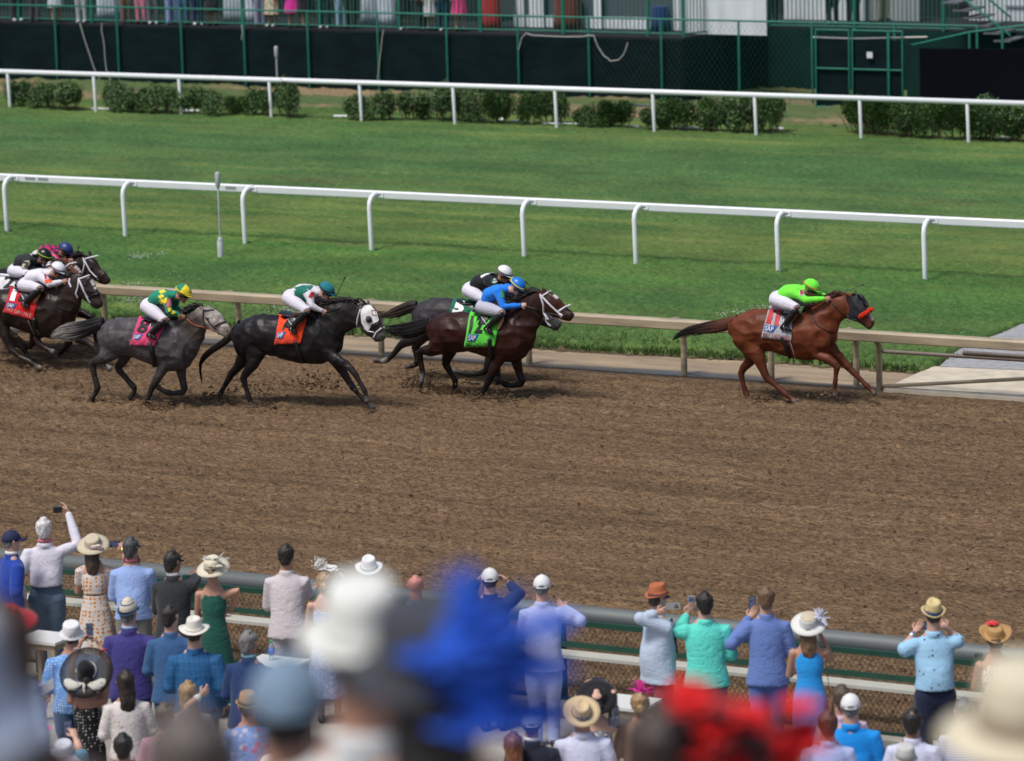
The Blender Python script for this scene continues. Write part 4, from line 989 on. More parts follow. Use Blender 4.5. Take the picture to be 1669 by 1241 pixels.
# ---- chestnut leader
H11 = dict(blaze_r=.042, crop=(1080, 430, 4.636), lane=55.1, foot=(1000, 1050), label='chestnut racehorse leading alone, with black blinker hood, red noseband and silver saddle cloth',
  body=(.128, .032, .011), low=(.085, .024, .010), neckc=(.120, .030, .010), headc=(.13, .04, .018), muzzle=(.05, .03, .025), mat=coatmat('coat_chestnut'), manemat=HAIRB,
  trunk=[(525, 430, 535, 560, .10), (575, 392, 570, 640, .21), (650, 350, 650, 690, .265), (745, 338, 745, 655, .27), (850, 352, 840, 668, .265), (950, 375, 930, 700, .285), (1050, 372, 1030, 722, .285), (1130, 345, 1110, 735, .26), (1210, 335, 1190, 720, .24), (1270, 390, 1260, 680, .19), (1305, 470, 1300, 620, .12)],
  neck=[(1100, 350, 1280, 640, .18), (1180, 300, 1315, 540, .14), (1260, 262, 1340, 470, .105), (1340, 240, 1380, 420, .085), (1400, 228, 1410, 405, .08)],
  head=[(1415, 225, 1385, 395, .075), (1480, 240, 1410, 420, .088), (1530, 305, 1450, 432, .082), (1560, 360, 1490, 448, .06), (1588, 405, 1525, 480, .048), (1600, 435, 1552, 497, .042)],
  ears=[(1372, 208, 1432, 250), (1446, 180, 1462, 230)], eye=(1478, 318), nostril=(1580, 440), blaze=[(1560, 372), (1574, 395), (1586, 415)],
  lumps=[(640, 500, .20, -.12), (1190, 560, .17, -.13), (1130, 620, .12, -.16), (640, 500, .20, .12), (1190, 560, .17, .13)],
  legs=[(-.15, [(650, 540, 105), (690, 640, 88), (735, 730, 50), (760, 800, 30), (785, 862, 27), (860, 925, 15), (930, 985, 19), (965, 1012, 15), (985, 1028, 15)]),
        (.15, [(640, 560, 100), (665, 660, 70), (660, 740, 42), (610, 790, 27), (592, 830, 25), (605, 900, 15), (628, 975, 18), (638, 1000, 15), (642, 1020, 15)]),
        (-.14, [(1160, 600, 85), (1170, 690, 46), (1240, 715, 36), (1305, 760, 26), (1318, 785, 24), (1308, 850, 13), (1303, 905, 17), (1300, 940, 13), (1303, 970, 14)]),
        (.13, [(1230, 590, 80), (1300, 670, 42), (1370, 745, 30), (1420, 800, 24), (1445, 825, 21), (1500, 880, 13), (1545, 925, 17), (1570, 950, 13), (1585, 965, 14)])],
  crest=[(1120, 345), (1170, 305), (1240, 262), (1310, 240), (1380, 228)], flow=(-.12, .0), forelock=(1325, 245, 1285, 215),
  tail=[(560, 420, 30), (500, 450, 38), (400, 470, 42), (280, 490, 36), (160, 520, 30), (70, 575, 6)], tailc=[(.11, .03, .012), (.10, .03, .013), (.04, .015, .01), (.012, .009, .008), (.01, .008, .008)],
  cloth=[(808, 325), (985, 345), (975, 585), (747, 556)], clothm=cm('cloth_silver', (.36, .37, .41)), saddle=(950, 385), pad=(1020, 385, 980, 440),
  text=[('1', .05, .06, .19, .50, NUMR, .035), ('1', .34, .06, .19, .50, NUMR, .035), ('PAT DAY MILE', .05, .84, .90, .12, REDL, .0)], badge=(.04, .60, .46, .20),
  straps=[('girth', BRID, .075, [(905, 560), (960, 700)]), ('girth_edge', STRAPW, .014, [(895, 560), (950, 705)]), ('girth_edge', STRAPW, .014, [(950, 540), (1000, 705)]),
          ('bridle', BRID, .022, [(1390, 250), (1405, 300), (1440, 370), (1480, 420)]), ('bridle', BRID, .018, [(1400, 395), (1440, 425), (1490, 440), (1530, 465)]),
          ('reins', BRID, .016, [(1255, 270), (1300, 320), (1350, 370), (1420, 415), (1490, 430)]), ('martingale', BRID, .014, [(1115, 340), (1130, 400), (1170, 470), (1230, 505), (1290, 520)])],
  patches=[('blinker_hood', simple('hood_black', (.010, .011, .018), .7), [(1405, 255), (1440, 222), (1490, 245), (1535, 310), (1545, 345), (1495, 400), (1478, 425), (1430, 420), (1405, 395), (1412, 330)])])
make_horse(H11)
cr = H11['cr']; mb = MB()
for k in range(60):
    t = k/59; p = H11['hit'](lerp(1492, 1566, t), lerp(398, 352, t)+random.gauss(0, 5), .02); mb.ball(p+Vector((random.gauss(0, .004),)*3), .022, 7, 5)
    mb.ball(Vector((p.x, 2*H11['lane']-p.y, p.z)), .022, 6, 4)
mb.build('noseband', mat('fleece_red', (.62, .03, .008), .95, .2, 30, bmp=.8, bs=60), H11['root'])
lime = cm('silks_lime', (.16, .78, .05))
def ex11(root, si, he, cr, pts, g):
    decal(si, root, cr, m=simple('armband_pale', (.5, .45, .42), .7), poly=[(1030, 200), (1060, 195), (1070, 240), (1038, 245)], name='armband')
    decal(si, root, cr, m=REDL, poly=[(1036, 205), (1056, 202), (1062, 232), (1042, 236)], name='armband_mark', off=.011)
make_jockey(dict(hip=(872, 262), mid=(945, 218), shoulder=(1040, 205), head=(1118, 190), face=(1150, 240), knee=(1015, 335), ankle=(915, 475), toe=(965, 505), elbow=(1085, 278), hand=(1262, 262), elbow2=(1160, 232), hand2=(1262, 250), bandm=simple('band_orange', (.5, .15, .04), .6)),
  H11, 'jockey in lime green silks and lime helmet crouching on the leading chestnut horse', lime, lime, extra=ex11, skin=SKIND)
whip(yp(*cr.px(1262, 262), 55.2), yp(*cr.px(1515, 158), 55.45), 'short dark riding whip raised beside the ears of the leading chestnut horse')

# ---- black horse in white blinkers
H7 = dict(crop=(310, 440, 4.909), lane=52.1, foot=(490, 1080), label='black racehorse in a white blinker hood with an orange saddle cloth',
  body=(.012, .010, .012), low=(.020, .016, .015), neckc=(.014, .012, .012), headc=(.03, .028, .03), muzzle=(.09, .085, .085), mat=coatmat('coat_black', rough=.43),
  trunk=[(355, 470, 370, 600, .10), (405, 415, 405, 690, .21), (490, 365, 480, 710, .265), (590, 352, 590, 670, .27), (690, 368, 680, 690, .265), (790, 385, 780, 722, .285), (890, 378, 880, 748, .285), (970, 350, 965, 755, .265), (1060, 352, 1055, 755, .25), (1140, 430, 1130, 725, .20), (1200, 520, 1195, 665, .12)],
  neck=[(960, 350, 1190, 650, .18), (1050, 292, 1225, 570, .14), (1140, 255, 1255, 510, .11), (1230, 240, 1300, 475, .09), (1310, 245, 1350, 455, .08)],
  head=[(1375, 262, 1345, 430, .075), (1450, 285, 1375, 480, .088), (1505, 355, 1415, 520, .082), (1530, 435, 1455, 552, .06), (1552, 485, 1482, 572, .05), (1565, 520, 1505, 578, .042)],
  ears=[(1372, 250, 1400, 290), (1415, 228, 1432, 285)], eye=(1432, 398), nostril=(1530, 530),
  lumps=[(480, 520, .20, -.12), (1040, 560, .17, -.13), (480, 520, .20, .12), (1040, 560, .17, .13)],
  legs=[(-.15, [(490, 560, 105), (530, 670, 90), (500, 760, 50), (445, 830, 31), (425, 870, 27), (445, 940, 15), (468, 1015, 19), (480, 1050, 15), (488, 1072, 15)]),
        (.15, [(460, 580, 100), (440, 690, 72), (380, 780, 40), (325, 840, 27), (305, 880, 25), (275, 930, 15), (245, 985, 18), (228, 1015, 14), (215, 1035, 14)]),
        (-.13, [(1050, 590, 85), (1110, 680, 52), (1200, 730, 38), (1285, 790, 28), (1318, 830, 24), (1358, 900, 14), (1395, 965, 18), (1405, 1000, 13), (1410, 1022, 14)]),
        (.13, [(1080, 620, 80), (1170, 740, 44), (1225, 820, 32), (1275, 900, 25), (1300, 940, 21), (1345, 995, 13), (1395, 1042, 17), (1425, 1068, 13), (1442, 1085, 14)])],
  hoof=(.16, .15, .14), crest=[(980, 345), (1050, 290), (1140, 252), (1230, 240), (1310, 242), (1370, 258)], flow=(-.16, .0), forelock=(1400, 275, 1330, 235),
  tail=[(390, 440, 34), (330, 520, 34), (250, 590, 28), (150, 660, 26), (80, 750, 26), (95, 920, 6)], tailc=[(.008, .007, .008), (.02, .017, .016), (.03, .022, .018), (.015, .012, .01)],
  cloth=[(716, 372), (945, 355), (885, 588), (676, 594)], clothm=cm('cloth_orange', (.78, .06, .012)), saddle=(830, 370), pad=(940, 365, 895, 430),
  text=[('7', .16, .08, .30, .44, NUMB, .02), ('PAT DAY MILE', .03, .84, .92, .12, REDL, .0)], badge=(.04, .58, .34, .22),
  straps=[('girth', BRID, .07, [(845, 580), (900, 735)]), ('bridle', STRAPW, .030, [(1362, 320), (1340, 400), (1335, 445)]), ('bridle', BRID, .022, [(1440, 470), (1480, 440), (1512, 425)]), ('bridle', STRAPW, .026, [(1470, 540), (1490, 500), (1530, 468)]), ('bridle', STRAPW, .022, [(1385, 430), (1420, 490), (1470, 500)]),
          ('reins', BRID, .014, [(1080, 345), (1130, 330), (1220, 300), (1225, 340), (1280, 400), (1450, 520)]), ('martingale', BRID, .014, [(1005, 370), (1020, 420), (1100, 475), (1200, 540)])],
  patches=[('blinker_hood', simple('hood_white', (.70, .70, .68), .7), [(1365, 330), (1395, 285), (1440, 285), (1490, 340), (1508, 400), (1500, 415), (1455, 435), (1430, 480), (1400, 480), (1372, 420)]),
           ])
make_horse(H7); cr = H7['cr']
for rad_, m, off, nm in ((.055, simple('hood_black', (.010, .011, .018), .7), .02, 'eye_cup'), (.025, simple('cup_grey', (.05, .05, .05), .4), .05, 'eye_cup_rim')):
    mb = MB(); p = H7['hit'](1432, 398, off)
    for q in (p, Vector((p.x, 2*H7['lane']-p.y, p.z))): mb.ball(q, (rad_, .025, rad_), 14, 8)
    mb.build(nm, m, H7['root'])
decal_m = simple('hood_mark', (.45, .1, .08), .7)
mb = MB(); P = [H7['hit'](x, y, .016) for x, y in ((1452, 325), (1478, 330), (1488, 365), (1458, 360), (1452, 325))]; mb.tube(P, .006, 5); mb.build('hood_emblem', decal_m, H7['root'])
wh = cm('silks_white', (.66, .64, .70)); tealm = cm('cap_teal', (.01, .16, .20)); dg_ = cm('panel_green', (.01, .14, .10))
def ex7(root, si, he, cr, pts, g):
    decal(si, root, cr, m=dg_, poly=[(830, 145), (900, 125), (975, 125), (985, 138), (890, 150), (858, 190), (880, 235), (945, 275), (960, 290), (880, 262), (838, 210)], name='panel')
    decal(si, root, cr, m=NUMR, poly=[(945, 215), (965, 180), (995, 180), (985, 205), (965, 230)], name='armband')
make_jockey(dict(hip=(812, 215), mid=(890, 175), shoulder=(990, 175), head=(1085, 175), face=(1112, 225), knee=(935, 330), ankle=(815, 465), toe=(845, 510), elbow=(970, 290), hand=(1092, 345), elbow2=(1030, 245), hand2=(1150, 250)),
  H7, 'jockey in white silks with dark green panel and teal helmet on the black horse', wh, tealm, extra=ex7, skin=SKINL)
whip(yp(*cr.px(1165, 215), 52.3), yp(*cr.px(1238, 60), 52.4), 'dark riding whip held upright by the jockey in the teal helmet')

# ---- grey horse, pink cloth
H8 = dict(crop=(80, 440, 4.9625), lane=51.4, foot=(770, 1100), label='steel grey racehorse with pale face, grey tail and pink saddle cloth numbered 8',
  body=(.075, .068, .074), low=(.028, .022, .019), neckc=(.048, .037, .031), headc=(.42, .38, .35), muzzle=(.26, .20, .17), mat=coatmat('coat_grey', .35, .5), earc=(.14, .13, .12),
  trunk=[(425, 480, 430, 600, .10), (465, 415, 460, 680, .21), (540, 385, 530, 715, .265), (640, 382, 640, 690, .27), (740, 392, 730, 725, .265), (840, 415, 820, 758, .285), (930, 408, 910, 792, .285), (1010, 402, 985, 822, .265), (1085, 430, 1065, 822, .25), (1145, 530, 1130, 795, .20), (1180, 610, 1160, 745, .12)],
  neck=[(1010, 402, 1175, 720, .18), (1080, 378, 1225, 620, .14), (1140, 345, 1255, 545, .11), (1190, 312, 1275, 495, .09), (1235, 290, 1290, 470, .08)],
  head=[(1262, 290, 1250, 430, .075), (1335, 310, 1275, 472, .088), (1385, 350, 1315, 492, .082), (1425, 418, 1355, 512, .06), (1455, 452, 1395, 532, .05), (1474, 482, 1425, 550, .042)],
  ears=[(1212, 280, 1250, 325), (1280, 258, 1298, 310)], eye=(1308, 385), nostril=(1440, 492),
  lumps=[(520, 550, .20, -.12), (990, 620, .17, -.13), (520, 550, .20, .12), (990, 620, .17, .13)],
  legs=[(-.15, [(530, 560, 110), (500, 660, 90), (435, 720, 52), (370, 740, 36), (345, 760, 30), (368, 860, 18), (392, 955, 22), (378, 1000, 16), (358, 1025, 16)]),
        (.15, [(560, 580, 105), (640, 680, 62), (590, 745, 42), (555, 785, 30), (560, 805, 26), (630, 885, 18), (690, 955, 21), (690, 990, 16), (672, 1015, 16)]),
        (-.14, [(980, 660, 90), (925, 790, 52), (880, 870, 38), (845, 935, 28), (828, 965, 24), (805, 1020, 16), (785, 1065, 20), (772, 1090, 16), (765, 1105, 15)]),
        (.13, [(1060, 680, 85), (1065, 800, 48), (1080, 890, 34), (1095, 965, 27), (1085, 992, 25), (1010, 1000, 16), (945, 992, 20), (915, 975, 15), (898, 962, 16)])],
  crest=[(1040, 400), (1085, 372), (1140, 338), (1190, 308), (1235, 288)], flow=(-.14, .02), forelock=(1245, 300, 1190, 285), hoof=(.05, .045, .04),
  tail=[(440, 430, 34), (370, 452, 48), (280, 480, 58), (180, 500, 60), (100, 515, 48), (15, 535, 12)], tailc=[(.006, .006, .008), (.007, .006, .008), (.02, .019, .02), (.20, .18, .17), (.32, .29, .26), (.36, .33, .3)], tailn=420,
  cloth=[(728, 392), (965, 415), (850, 618), (655, 606)], clothm=cm('cloth_pink', (.62, .055, .17)), saddle=(880, 415), pad=(975, 400, 915, 465),
  text=[('8', .10, .05, .36, .50, NUMB, .03), ('PAT DAY MILE', .03, .84, .92, .12, REDL, .0)], badge=(.06, .60, .36, .20),
  straps=[('girth', BRID, .09, [(820, 600), (845, 700), (850, 765)]), ('bridle', BRID, .02, [(1250, 320), (1245, 390), (1262, 440)]), ('bridle', BRID, .02, [(1255, 330), (1330, 325)]), ('bridle', BRID, .022, [(1265, 380), (1310, 440), (1355, 485)]), ('bridle', BRID, .03, [(1345, 455), (1385, 432), (1420, 425)]), ('bridle', BRID, .02, [(1355, 490), (1380, 525)]), ('bit', simple('steel', (.35, .35, .36), .35, .8), .03, [(1352, 490), (1366, 505)]),
          ('reins', simple('rein_orange', (.35, .08, .02), .6), .016, [(1120, 400), (1150, 430), (1200, 455), (1260, 465), (1350, 500)])])
make_horse(H8); cr = H8['cr']
gre = cm('silks_green', (.012, .22, .13)); yel = cm('silks_yellow', (.72, .60, .03))
def ex8(root, si, he, cr, pts, g):
    Y_ = yel
    for poly in ([(885, 175), (925, 160), (948, 180), (905, 195)], [(880, 215), (915, 198), (935, 218), (900, 238)], [(885, 250), (915, 232), (940, 262), (905, 275)], [(930, 235), (955, 222), (950, 262), (932, 280)], [(960, 310), (985, 305), (985, 335), (965, 340)], [(1000, 330), (1025, 345), (1000, 362), (985, 350)], [(1040, 365), (1060, 368), (1058, 388), (1040, 390)]):
        decal(si, root, cr, m=Y_, poly=poly, name='diamond')
    decal(si, root, cr, m=simple('armband_pink', (.5, .14, .16), .7), poly=[(955, 240), (985, 225), (998, 265), (975, 305), (948, 300)], name='armband')
    # helmet quarters
    hc, hf, hup, sdv = g['hc'], g['hf'], g['hup'], g['sdv']
    for u0, u1 in ((.5, .98), (1.5, 1.98), (-.12, .12)) if False else ((.5, 1.0), (1.5, 2.0)):
        mb = MB(); rings = []
        for t in (0, 15, 30, 45, 60, 75, 86):
            a = R(t); rings.append([hc+sdv*(.110*math.cos(a)*math.cos(math.pi*u))+hf*(.134*math.cos(a)*math.sin(math.pi*u))+hup*(.114*math.sin(a)) for u in np.linspace(u0, u1, 9)])
        vs = [p for r_ in rings for p in r_]; mb.add(vs, [(i*9+j, i*9+j+1, (i+1)*9+j+1, (i+1)*9+j) for i in range(6) for j in range(8)]); mb.build('quarter', gre, he)
make_jockey(dict(hip=(815, 285), mid=(880, 225), shoulder=(985, 210), head=(1082, 195), face=(1110, 235), knee=(935, 410), ankle=(815, 520), toe=(860, 555), elbow=(975, 340), hand=(1095, 385), elbow2=(1020, 310), hand2=(1130, 375), bandm=yel),
  H8, 'jockey in green silks with yellow diamonds and quartered helmet on the grey horse', gre, yel, extra=ex8, skin=SKIND)

# ---- far horse of the pair, then the near bay
H5 = dict(crop=(600, 420, 4.769), lane=54.75, foot=(880, 1010), label='dark grey racehorse half hidden behind the bay, green saddle cloth numbered 5',
  body=(.036, .033, .037), low=(.013, .011, .011), neckc=(.022, .020, .022), headc=(.04, .038, .04), muzzle=(.06, .058, .06), mat=coatmat('coat_dark_grey', .3, .5),
  trunk=[(365, 400, 370, 520, .10), (405, 345, 400, 600, .21), (480, 318, 475, 650, .265), (580, 313, 575, 640, .27), (680, 325, 670, 650, .265), (780, 345, 770, 690, .285), (870, 350, 855, 715, .285), (950, 340, 930, 740, .265), (1030, 360, 1015, 745, .25), (1090, 450, 1080, 720, .20), (1130, 530, 1120, 670, .12)],
  neck=[(950, 345, 1120, 650, .18), (1030, 340, 1180, 580, .14), (1110, 330, 1220, 530, .11), (1180, 340, 1260, 510, .09), (1240, 350, 1290, 490, .08)],
  head=[(1270, 350, 1250, 490, .075), (1340, 385, 1280, 510, .085), (1395, 420, 1340, 525, .078), (1440, 450, 1385, 545, .06), (1480, 475, 1430, 560, .05), (1508, 495, 1465, 568, .042)],
  ears=[(1215, 345, 1262, 375), (1285, 325, 1300, 370)], eye=(1340, 430), nostril=(1485, 515),
  lumps=[(460, 480, .20, -.12), (460, 480, .20, .12)],
  legs=[(-.15, [(450, 500, 105), (400, 600, 80), (330, 640, 50), (270, 670, 32), (240, 695, 26), (195, 755, 16), (150, 795, 20), (110, 808, 16), (75, 802, 16)]),
        (.15, [(460, 520, 100), (400, 620, 70), (375, 670, 45), (368, 710, 30), (372, 740, 25), (380, 790, 15), (375, 830, 19), (345, 845, 15), (320, 848, 15)]),
        (-.14, [(980, 600, 90), (960, 720, 48), (935, 800, 34), (925, 865, 27), (900, 892, 25), (840, 905, 16), (770, 905, 20), (730, 900, 15), (700, 890, 15)]),
        (.13, [(1000, 600, 85), (1000, 740, 44), (1000, 840, 30), (1005, 890, 24), (1008, 920, 20), (1012, 970, 15), (1012, 1005, 18), (1012, 1020, 15), (1012, 1030, 15)])],
  socks={(75, 802, 16): (.1, .9)}, crest=[(960, 340), (1030, 336), (1110, 326), (1180, 336), (1240, 346)],
  tail=[(380, 370, 30), (320, 385, 42), (250, 410, 42), (180, 435, 30), (85, 462, 8)], tailc=[(.03, .022, .02), (.035, .022, .016), (.05, .03, .02), (.04, .025, .018)],
  cloth=[(660, 335), (870, 345), (850, 500), (620, 480)], clothm=cm('cloth_green', (.008, .13, .07)), saddle=(800, 360),
  text=[('5', .10, .03, .38, .66, NUMW, .05)],
  straps=[('girth', BRID, .07, [(800, 560), (820, 700)]), ('bridle', STRAPW, .024, [(1380, 455), (1385, 500), (1420, 530)]), ('bridle', BRID, .022, [(1300, 400), (1340, 470), (1400, 520)]), ('bit', simple('steel', (.35, .35, .36), .35, .8), .035, [(1400, 520), (1415, 535)])])
make_horse(H5)
blk = cm('silks_black', (.009, .010, .014)); whh = simple('helmet_white', (.72, .72, .75), .35)
def ex5(root, si, he, cr, pts, g):
    decal(si, root, cr, m=simple('armband_green', (.01, .14, .06), .7), poly=[(960, 170), (985, 155), (1010, 165), (1008, 195), (985, 210), (962, 200)], name='armband')
    decal(si, root, cr, txt='5', box=(970, 165, 1000, 200, 0, 0), m=NUMW, th=.03, off=.012)
    decal(si, root, cr, m=NUMW, poly=[(875, 145), (905, 130), (985, 112), (985, 120), (915, 140), (880, 162)], name='back_mark')
make_jockey(dict(hip=(800, 245), mid=(865, 190), shoulder=(975, 165), head=(1055, 135), face=(1085, 180), knee=(905, 330), ankle=(835, 430), toe=(870, 460), elbow=(1020, 265), hand=(1185, 325)),
  H5, 'jockey in black silks and white helmet on the far dark grey horse', blk, whh, extra=ex5, skin=SKIND)

H12 = dict(crop=(600, 420, 4.769), lane=53.75, foot=(870, 1085), label='dark bay racehorse with white bridle and bright green saddle cloth numbered 12',
  body=(.030, .0085, .0055), low=(.008, .006, .005), neckc=(.022, .008, .006), headc=(.050, .017, .010), muzzle=(.022, .014, .013), mat=coatmat('coat_bay', rough=.43),
  trunk=[(490, 500, 495, 625, .10), (530, 452, 530, 700, .21), (600, 428, 600, 752, .265), (700, 420, 700, 740, .27), (800, 430, 790, 730, .265), (900, 450, 890, 762, .285), (1000, 442, 985, 795, .285), (1085, 425, 1065, 815, .265), (1170, 430, 1150, 815, .25), (1235, 500, 1225, 780, .20), (1275, 570, 1270, 720, .12)],
  neck=[(1080, 420, 1265, 720, .18), (1150, 365, 1305, 625, .14), (1210, 315, 1335, 540, .11), (1275, 272, 1362, 475, .09), (1335, 250, 1390, 440, .08)],
  head=[(1370, 248, 1350, 400, .075), (1440, 275, 1385, 442, .088), (1495, 325, 1430, 458, .08), (1540, 372, 1478, 474, .06), (1578, 410, 1522, 488, .05), (1598, 436, 1552, 497, .042)],
  ears=[(1352, 225, 1378, 275), (1395, 262, 1412, 285)], eye=(1420, 340), nostril=(1575, 440), blaze=[(1450, 298), (1465, 310)],
  lumps=[(590, 580, .20, -.12), (1130, 620, .17, -.13), (590, 580, .20, .12), (1130, 620, .17, .13)],
  legs=[(-.15, [(590, 590, 110), (550, 690, 88), (480, 725, 50), (420, 722, 34), (395, 738, 28), (412, 820, 16), (424, 900, 19), (418, 950, 15), (408, 975, 15)]),
        (.15, [(620, 600, 105), (640, 720, 62), (610, 790, 42), (605, 830, 30), (620, 860, 26), (650, 910, 16), (678, 955, 20), (676, 995, 16), (660, 1018, 16)]),
        (-.14, [(1080, 650, 90), (1010, 800, 52), (970, 880, 38), (940, 955, 28), (925, 985, 24), (900, 1030, 16), (880, 1065, 19), (868, 1085, 15), (862, 1095, 14)]),
        (.13, [(1150, 660, 85), (1150, 800, 48), (1175, 890, 34), (1200, 955, 27), (1190, 982, 25), (1120, 995, 16), (1060, 985, 19), (1030, 965, 15), (1012, 955, 15)])],
  socks={(408, 975, 15): (.05, .75)}, crest=[(1100, 415), (1150, 360), (1210, 310), (1275, 268), (1335, 250)], flow=(-.16, .01), forelock=(1350, 260, 1250, 300), hoof=(.07, .06, .055),
  tail=[(510, 500, 32), (440, 530, 46), (360, 555, 56), (270, 570, 52), (190, 570, 36), (110, 555, 8)], tailc=[(.008, .006, .006), (.007, .006, .006), (.01, .008, .008)], tailn=340,
  cloth=[(792, 435), (1030, 455), (985, 690), (750, 692)], clothm=cm('cloth_lime', (.10, .58, .055)), saddle=(925, 440), pad=(1055, 470, 1015, 560),
  text=[('12', .07, .09, .46, .50, NUMB, .03), ('PAT DAY MILE', .06, .87, .80, .11, DKL, .0)], badge=(.07, .63, .38, .20),
  straps=[('girth', BRID, .08, [(945, 640), (960, 790)]), ('bridle', STRAPW, .034, [(1340, 290), (1365, 370), (1365, 430), (1400, 480)]), ('bridle', STRAPW, .030, [(1340, 310), (1400, 270)]), ('bridle', STRAPW, .034, [(1350, 300), (1420, 375), (1480, 430), (1510, 450)]), ('bridle', STRAPW, .034, [(1480, 420), (1545, 378)]), ('bit', simple('steel', (.35, .35, .36), .35, .8), .035, [(1485, 440), (1505, 465)]),
          ('reins', BRID, .016, [(1215, 375), (1300, 400), (1400, 430), (1490, 450)]), ('martingale', BRID, .016, [(1120, 430), (1160, 470), (1180, 440)])])
make_horse(H12); cr = H12['cr']
blu = cm('silks_blue', (.01, .19, .72)); blh = simple('helmet_blue', (.01, .17, .62), .35)
def ex12(root, si, he, cr, pts, g):
    decal(si, root, cr, m=simple('armband_lime', (.05, .3, .06), .7), poly=[(1030, 265), (1055, 255), (1058, 310), (1032, 315)], name='armband')
make_jockey(dict(hip=(905, 375), mid=(950, 290), shoulder=(1050, 245), head=(1155, 230), face=(1170, 275), knee=(1045, 430), ankle=(925, 545), toe=(965, 595), elbow=(1050, 385), hand=(1225, 368), elbow2=(1180, 285), hand2=(1265, 280), bandm=yel, gogm=simple('goggle_brown', (.05, .02, .015), .3)),
  H12, 'jockey in bright blue silks and blue helmet on the dark bay horse', blu, blh, cloth('breeches_grey', (.42, .42, .50), .05), extra=ex12, skin=SKINL)
whip(yp(*cr.px(1330, 275), 54.6), yp(*cr.px(1215, 185), 54.5), 'thin curved black whip between the two jockeys of the pair')

# ---- group at the left edge
dkb = coatmat('coat_dark_bay', rough=.4)
H6 = dict(crop=(0, 380, 5.171), lane=54.9, foot=(600, 1010), label='farthest dark brown racehorse of the left group, its white bridled head highest',
  body=(.018, .010, .009), low=(.010, .007, .006), headc=(.028, .017, .015), muzzle=(.022, .016, .015), mat=dkb,
  trunk=[(-200, 400, -205, 520, .10), (-150, 340, -160, 600, .21), (-80, 310, -90, 640, .265), (10, 300, 10, 620, .27), (110, 310, 100, 650, .265), (220, 330, 200, 690, .285), (320, 320, 310, 720, .285), (410, 300, 390, 740, .26), (490, 330, 480, 735, .25), (560, 420, 550, 700, .20), (600, 500, 590, 640, .12)],
  neck=[(430, 300, 600, 610, .18), (520, 265, 640, 520, .14), (590, 235, 680, 450, .11), (650, 205, 710, 400, .09), (700, 190, 740, 350, .08)],
  head=[(735, 190, 715, 330, .075), (800, 220, 735, 370, .088), (850, 280, 770, 390, .08), (885, 330, 815, 410, .06), (915, 365, 850, 432, .05), (928, 388, 880, 438, .042)],
  ears=[(690, 165, 725, 205), (750, 135, 765, 190)], eye=(790, 285), nostril=(905, 380), crest=[(500, 290), (560, 240), (620, 210), (680, 190), (720, 185)], flow=(-.1, .05),
  legs=[(-.15, [(-120, 480, 105), (-90, 600, 80), (-60, 700, 48), (-50, 760, 30), (-45, 800, 26), (0, 850, 16), (50, 880, 20), (85, 870, 16), (110, 862, 16)]),
        (.15, [(-120, 500, 100), (-60, 620, 70), (-20, 700, 42), (-10, 760, 30), (-5, 790, 26), (40, 840, 16), (90, 890, 20), (100, 910, 15), (110, 925, 15)]),
        (-.14, [(520, 560, 90), (640, 660, 50), (720, 690, 38), (770, 715, 30), (782, 740, 26), (795, 800, 16), (805, 860, 20), (808, 900, 15), (812, 930, 15)]),
        (.13, [(520, 580, 85), (560, 720, 46), (580, 820, 34), (590, 880, 26), (592, 920, 24), (560, 960, 16), (530, 985, 20), (515, 1000, 15), (500, 1015, 15)])],
  tail=[(-200, 420, 30), (-260, 440, 40), (-340, 470, 40), (-420, 500, 30), (-480, 540, 8)],
  cloth=[(60, 320), (280, 335), (260, 560), (30, 550)], clothm=cm('cloth_navy', (.02, .03, .15)), saddle=(210, 330), text=[],
  straps=[('girth', BRID, .07, [(240, 560), (260, 690)]), ('bridle', STRAPW, .030, [(705, 215), (715, 260), (700, 335)]), ('bridle', STRAPW, .030, [(720, 220), (795, 200)]), ('bridle', STRAPW, .028, [(715, 235), (760, 320), (820, 380)]), ('bit', simple('steel', (.35, .35, .36), .35, .8), .035, [(815, 372), (828, 395)])])
make_horse(H6)
nav = simple('helmet_navy', (.02, .035, .17), .4)
m, n, p = newmat('silks_red_blue_check'); v = mapping(n, (1, 1, 1)); c = N(n, 'ShaderNodeTexChecker', i_Scale=14.0); c.inputs[1].default_value = (.55, .01, .03, 1); c.inputs[2].default_value = (.02, .02, .12, 1); L(n, v, c.inputs[0]); L(n, c.outputs[0], p.inputs['Base Color'])
make_jockey(dict(hip=(330, 200), mid=(380, 160), shoulder=(460, 150), head=(550, 155), face=(580, 200), knee=(440, 290), ankle=(340, 400), toe=(385, 440), elbow=(500, 240), hand=(610, 230)),
  H6, 'jockey in red and navy checked silks and navy helmet', m, nav, skin=SKIND)
whip(yp(*Crop(0, 380, 5.171, 54.9).px(620, 250), 54.9), yp(*Crop(0, 380, 5.171, 54.9).px(665, 110), 54.95), 'riding whip raised beside the navy helmet')

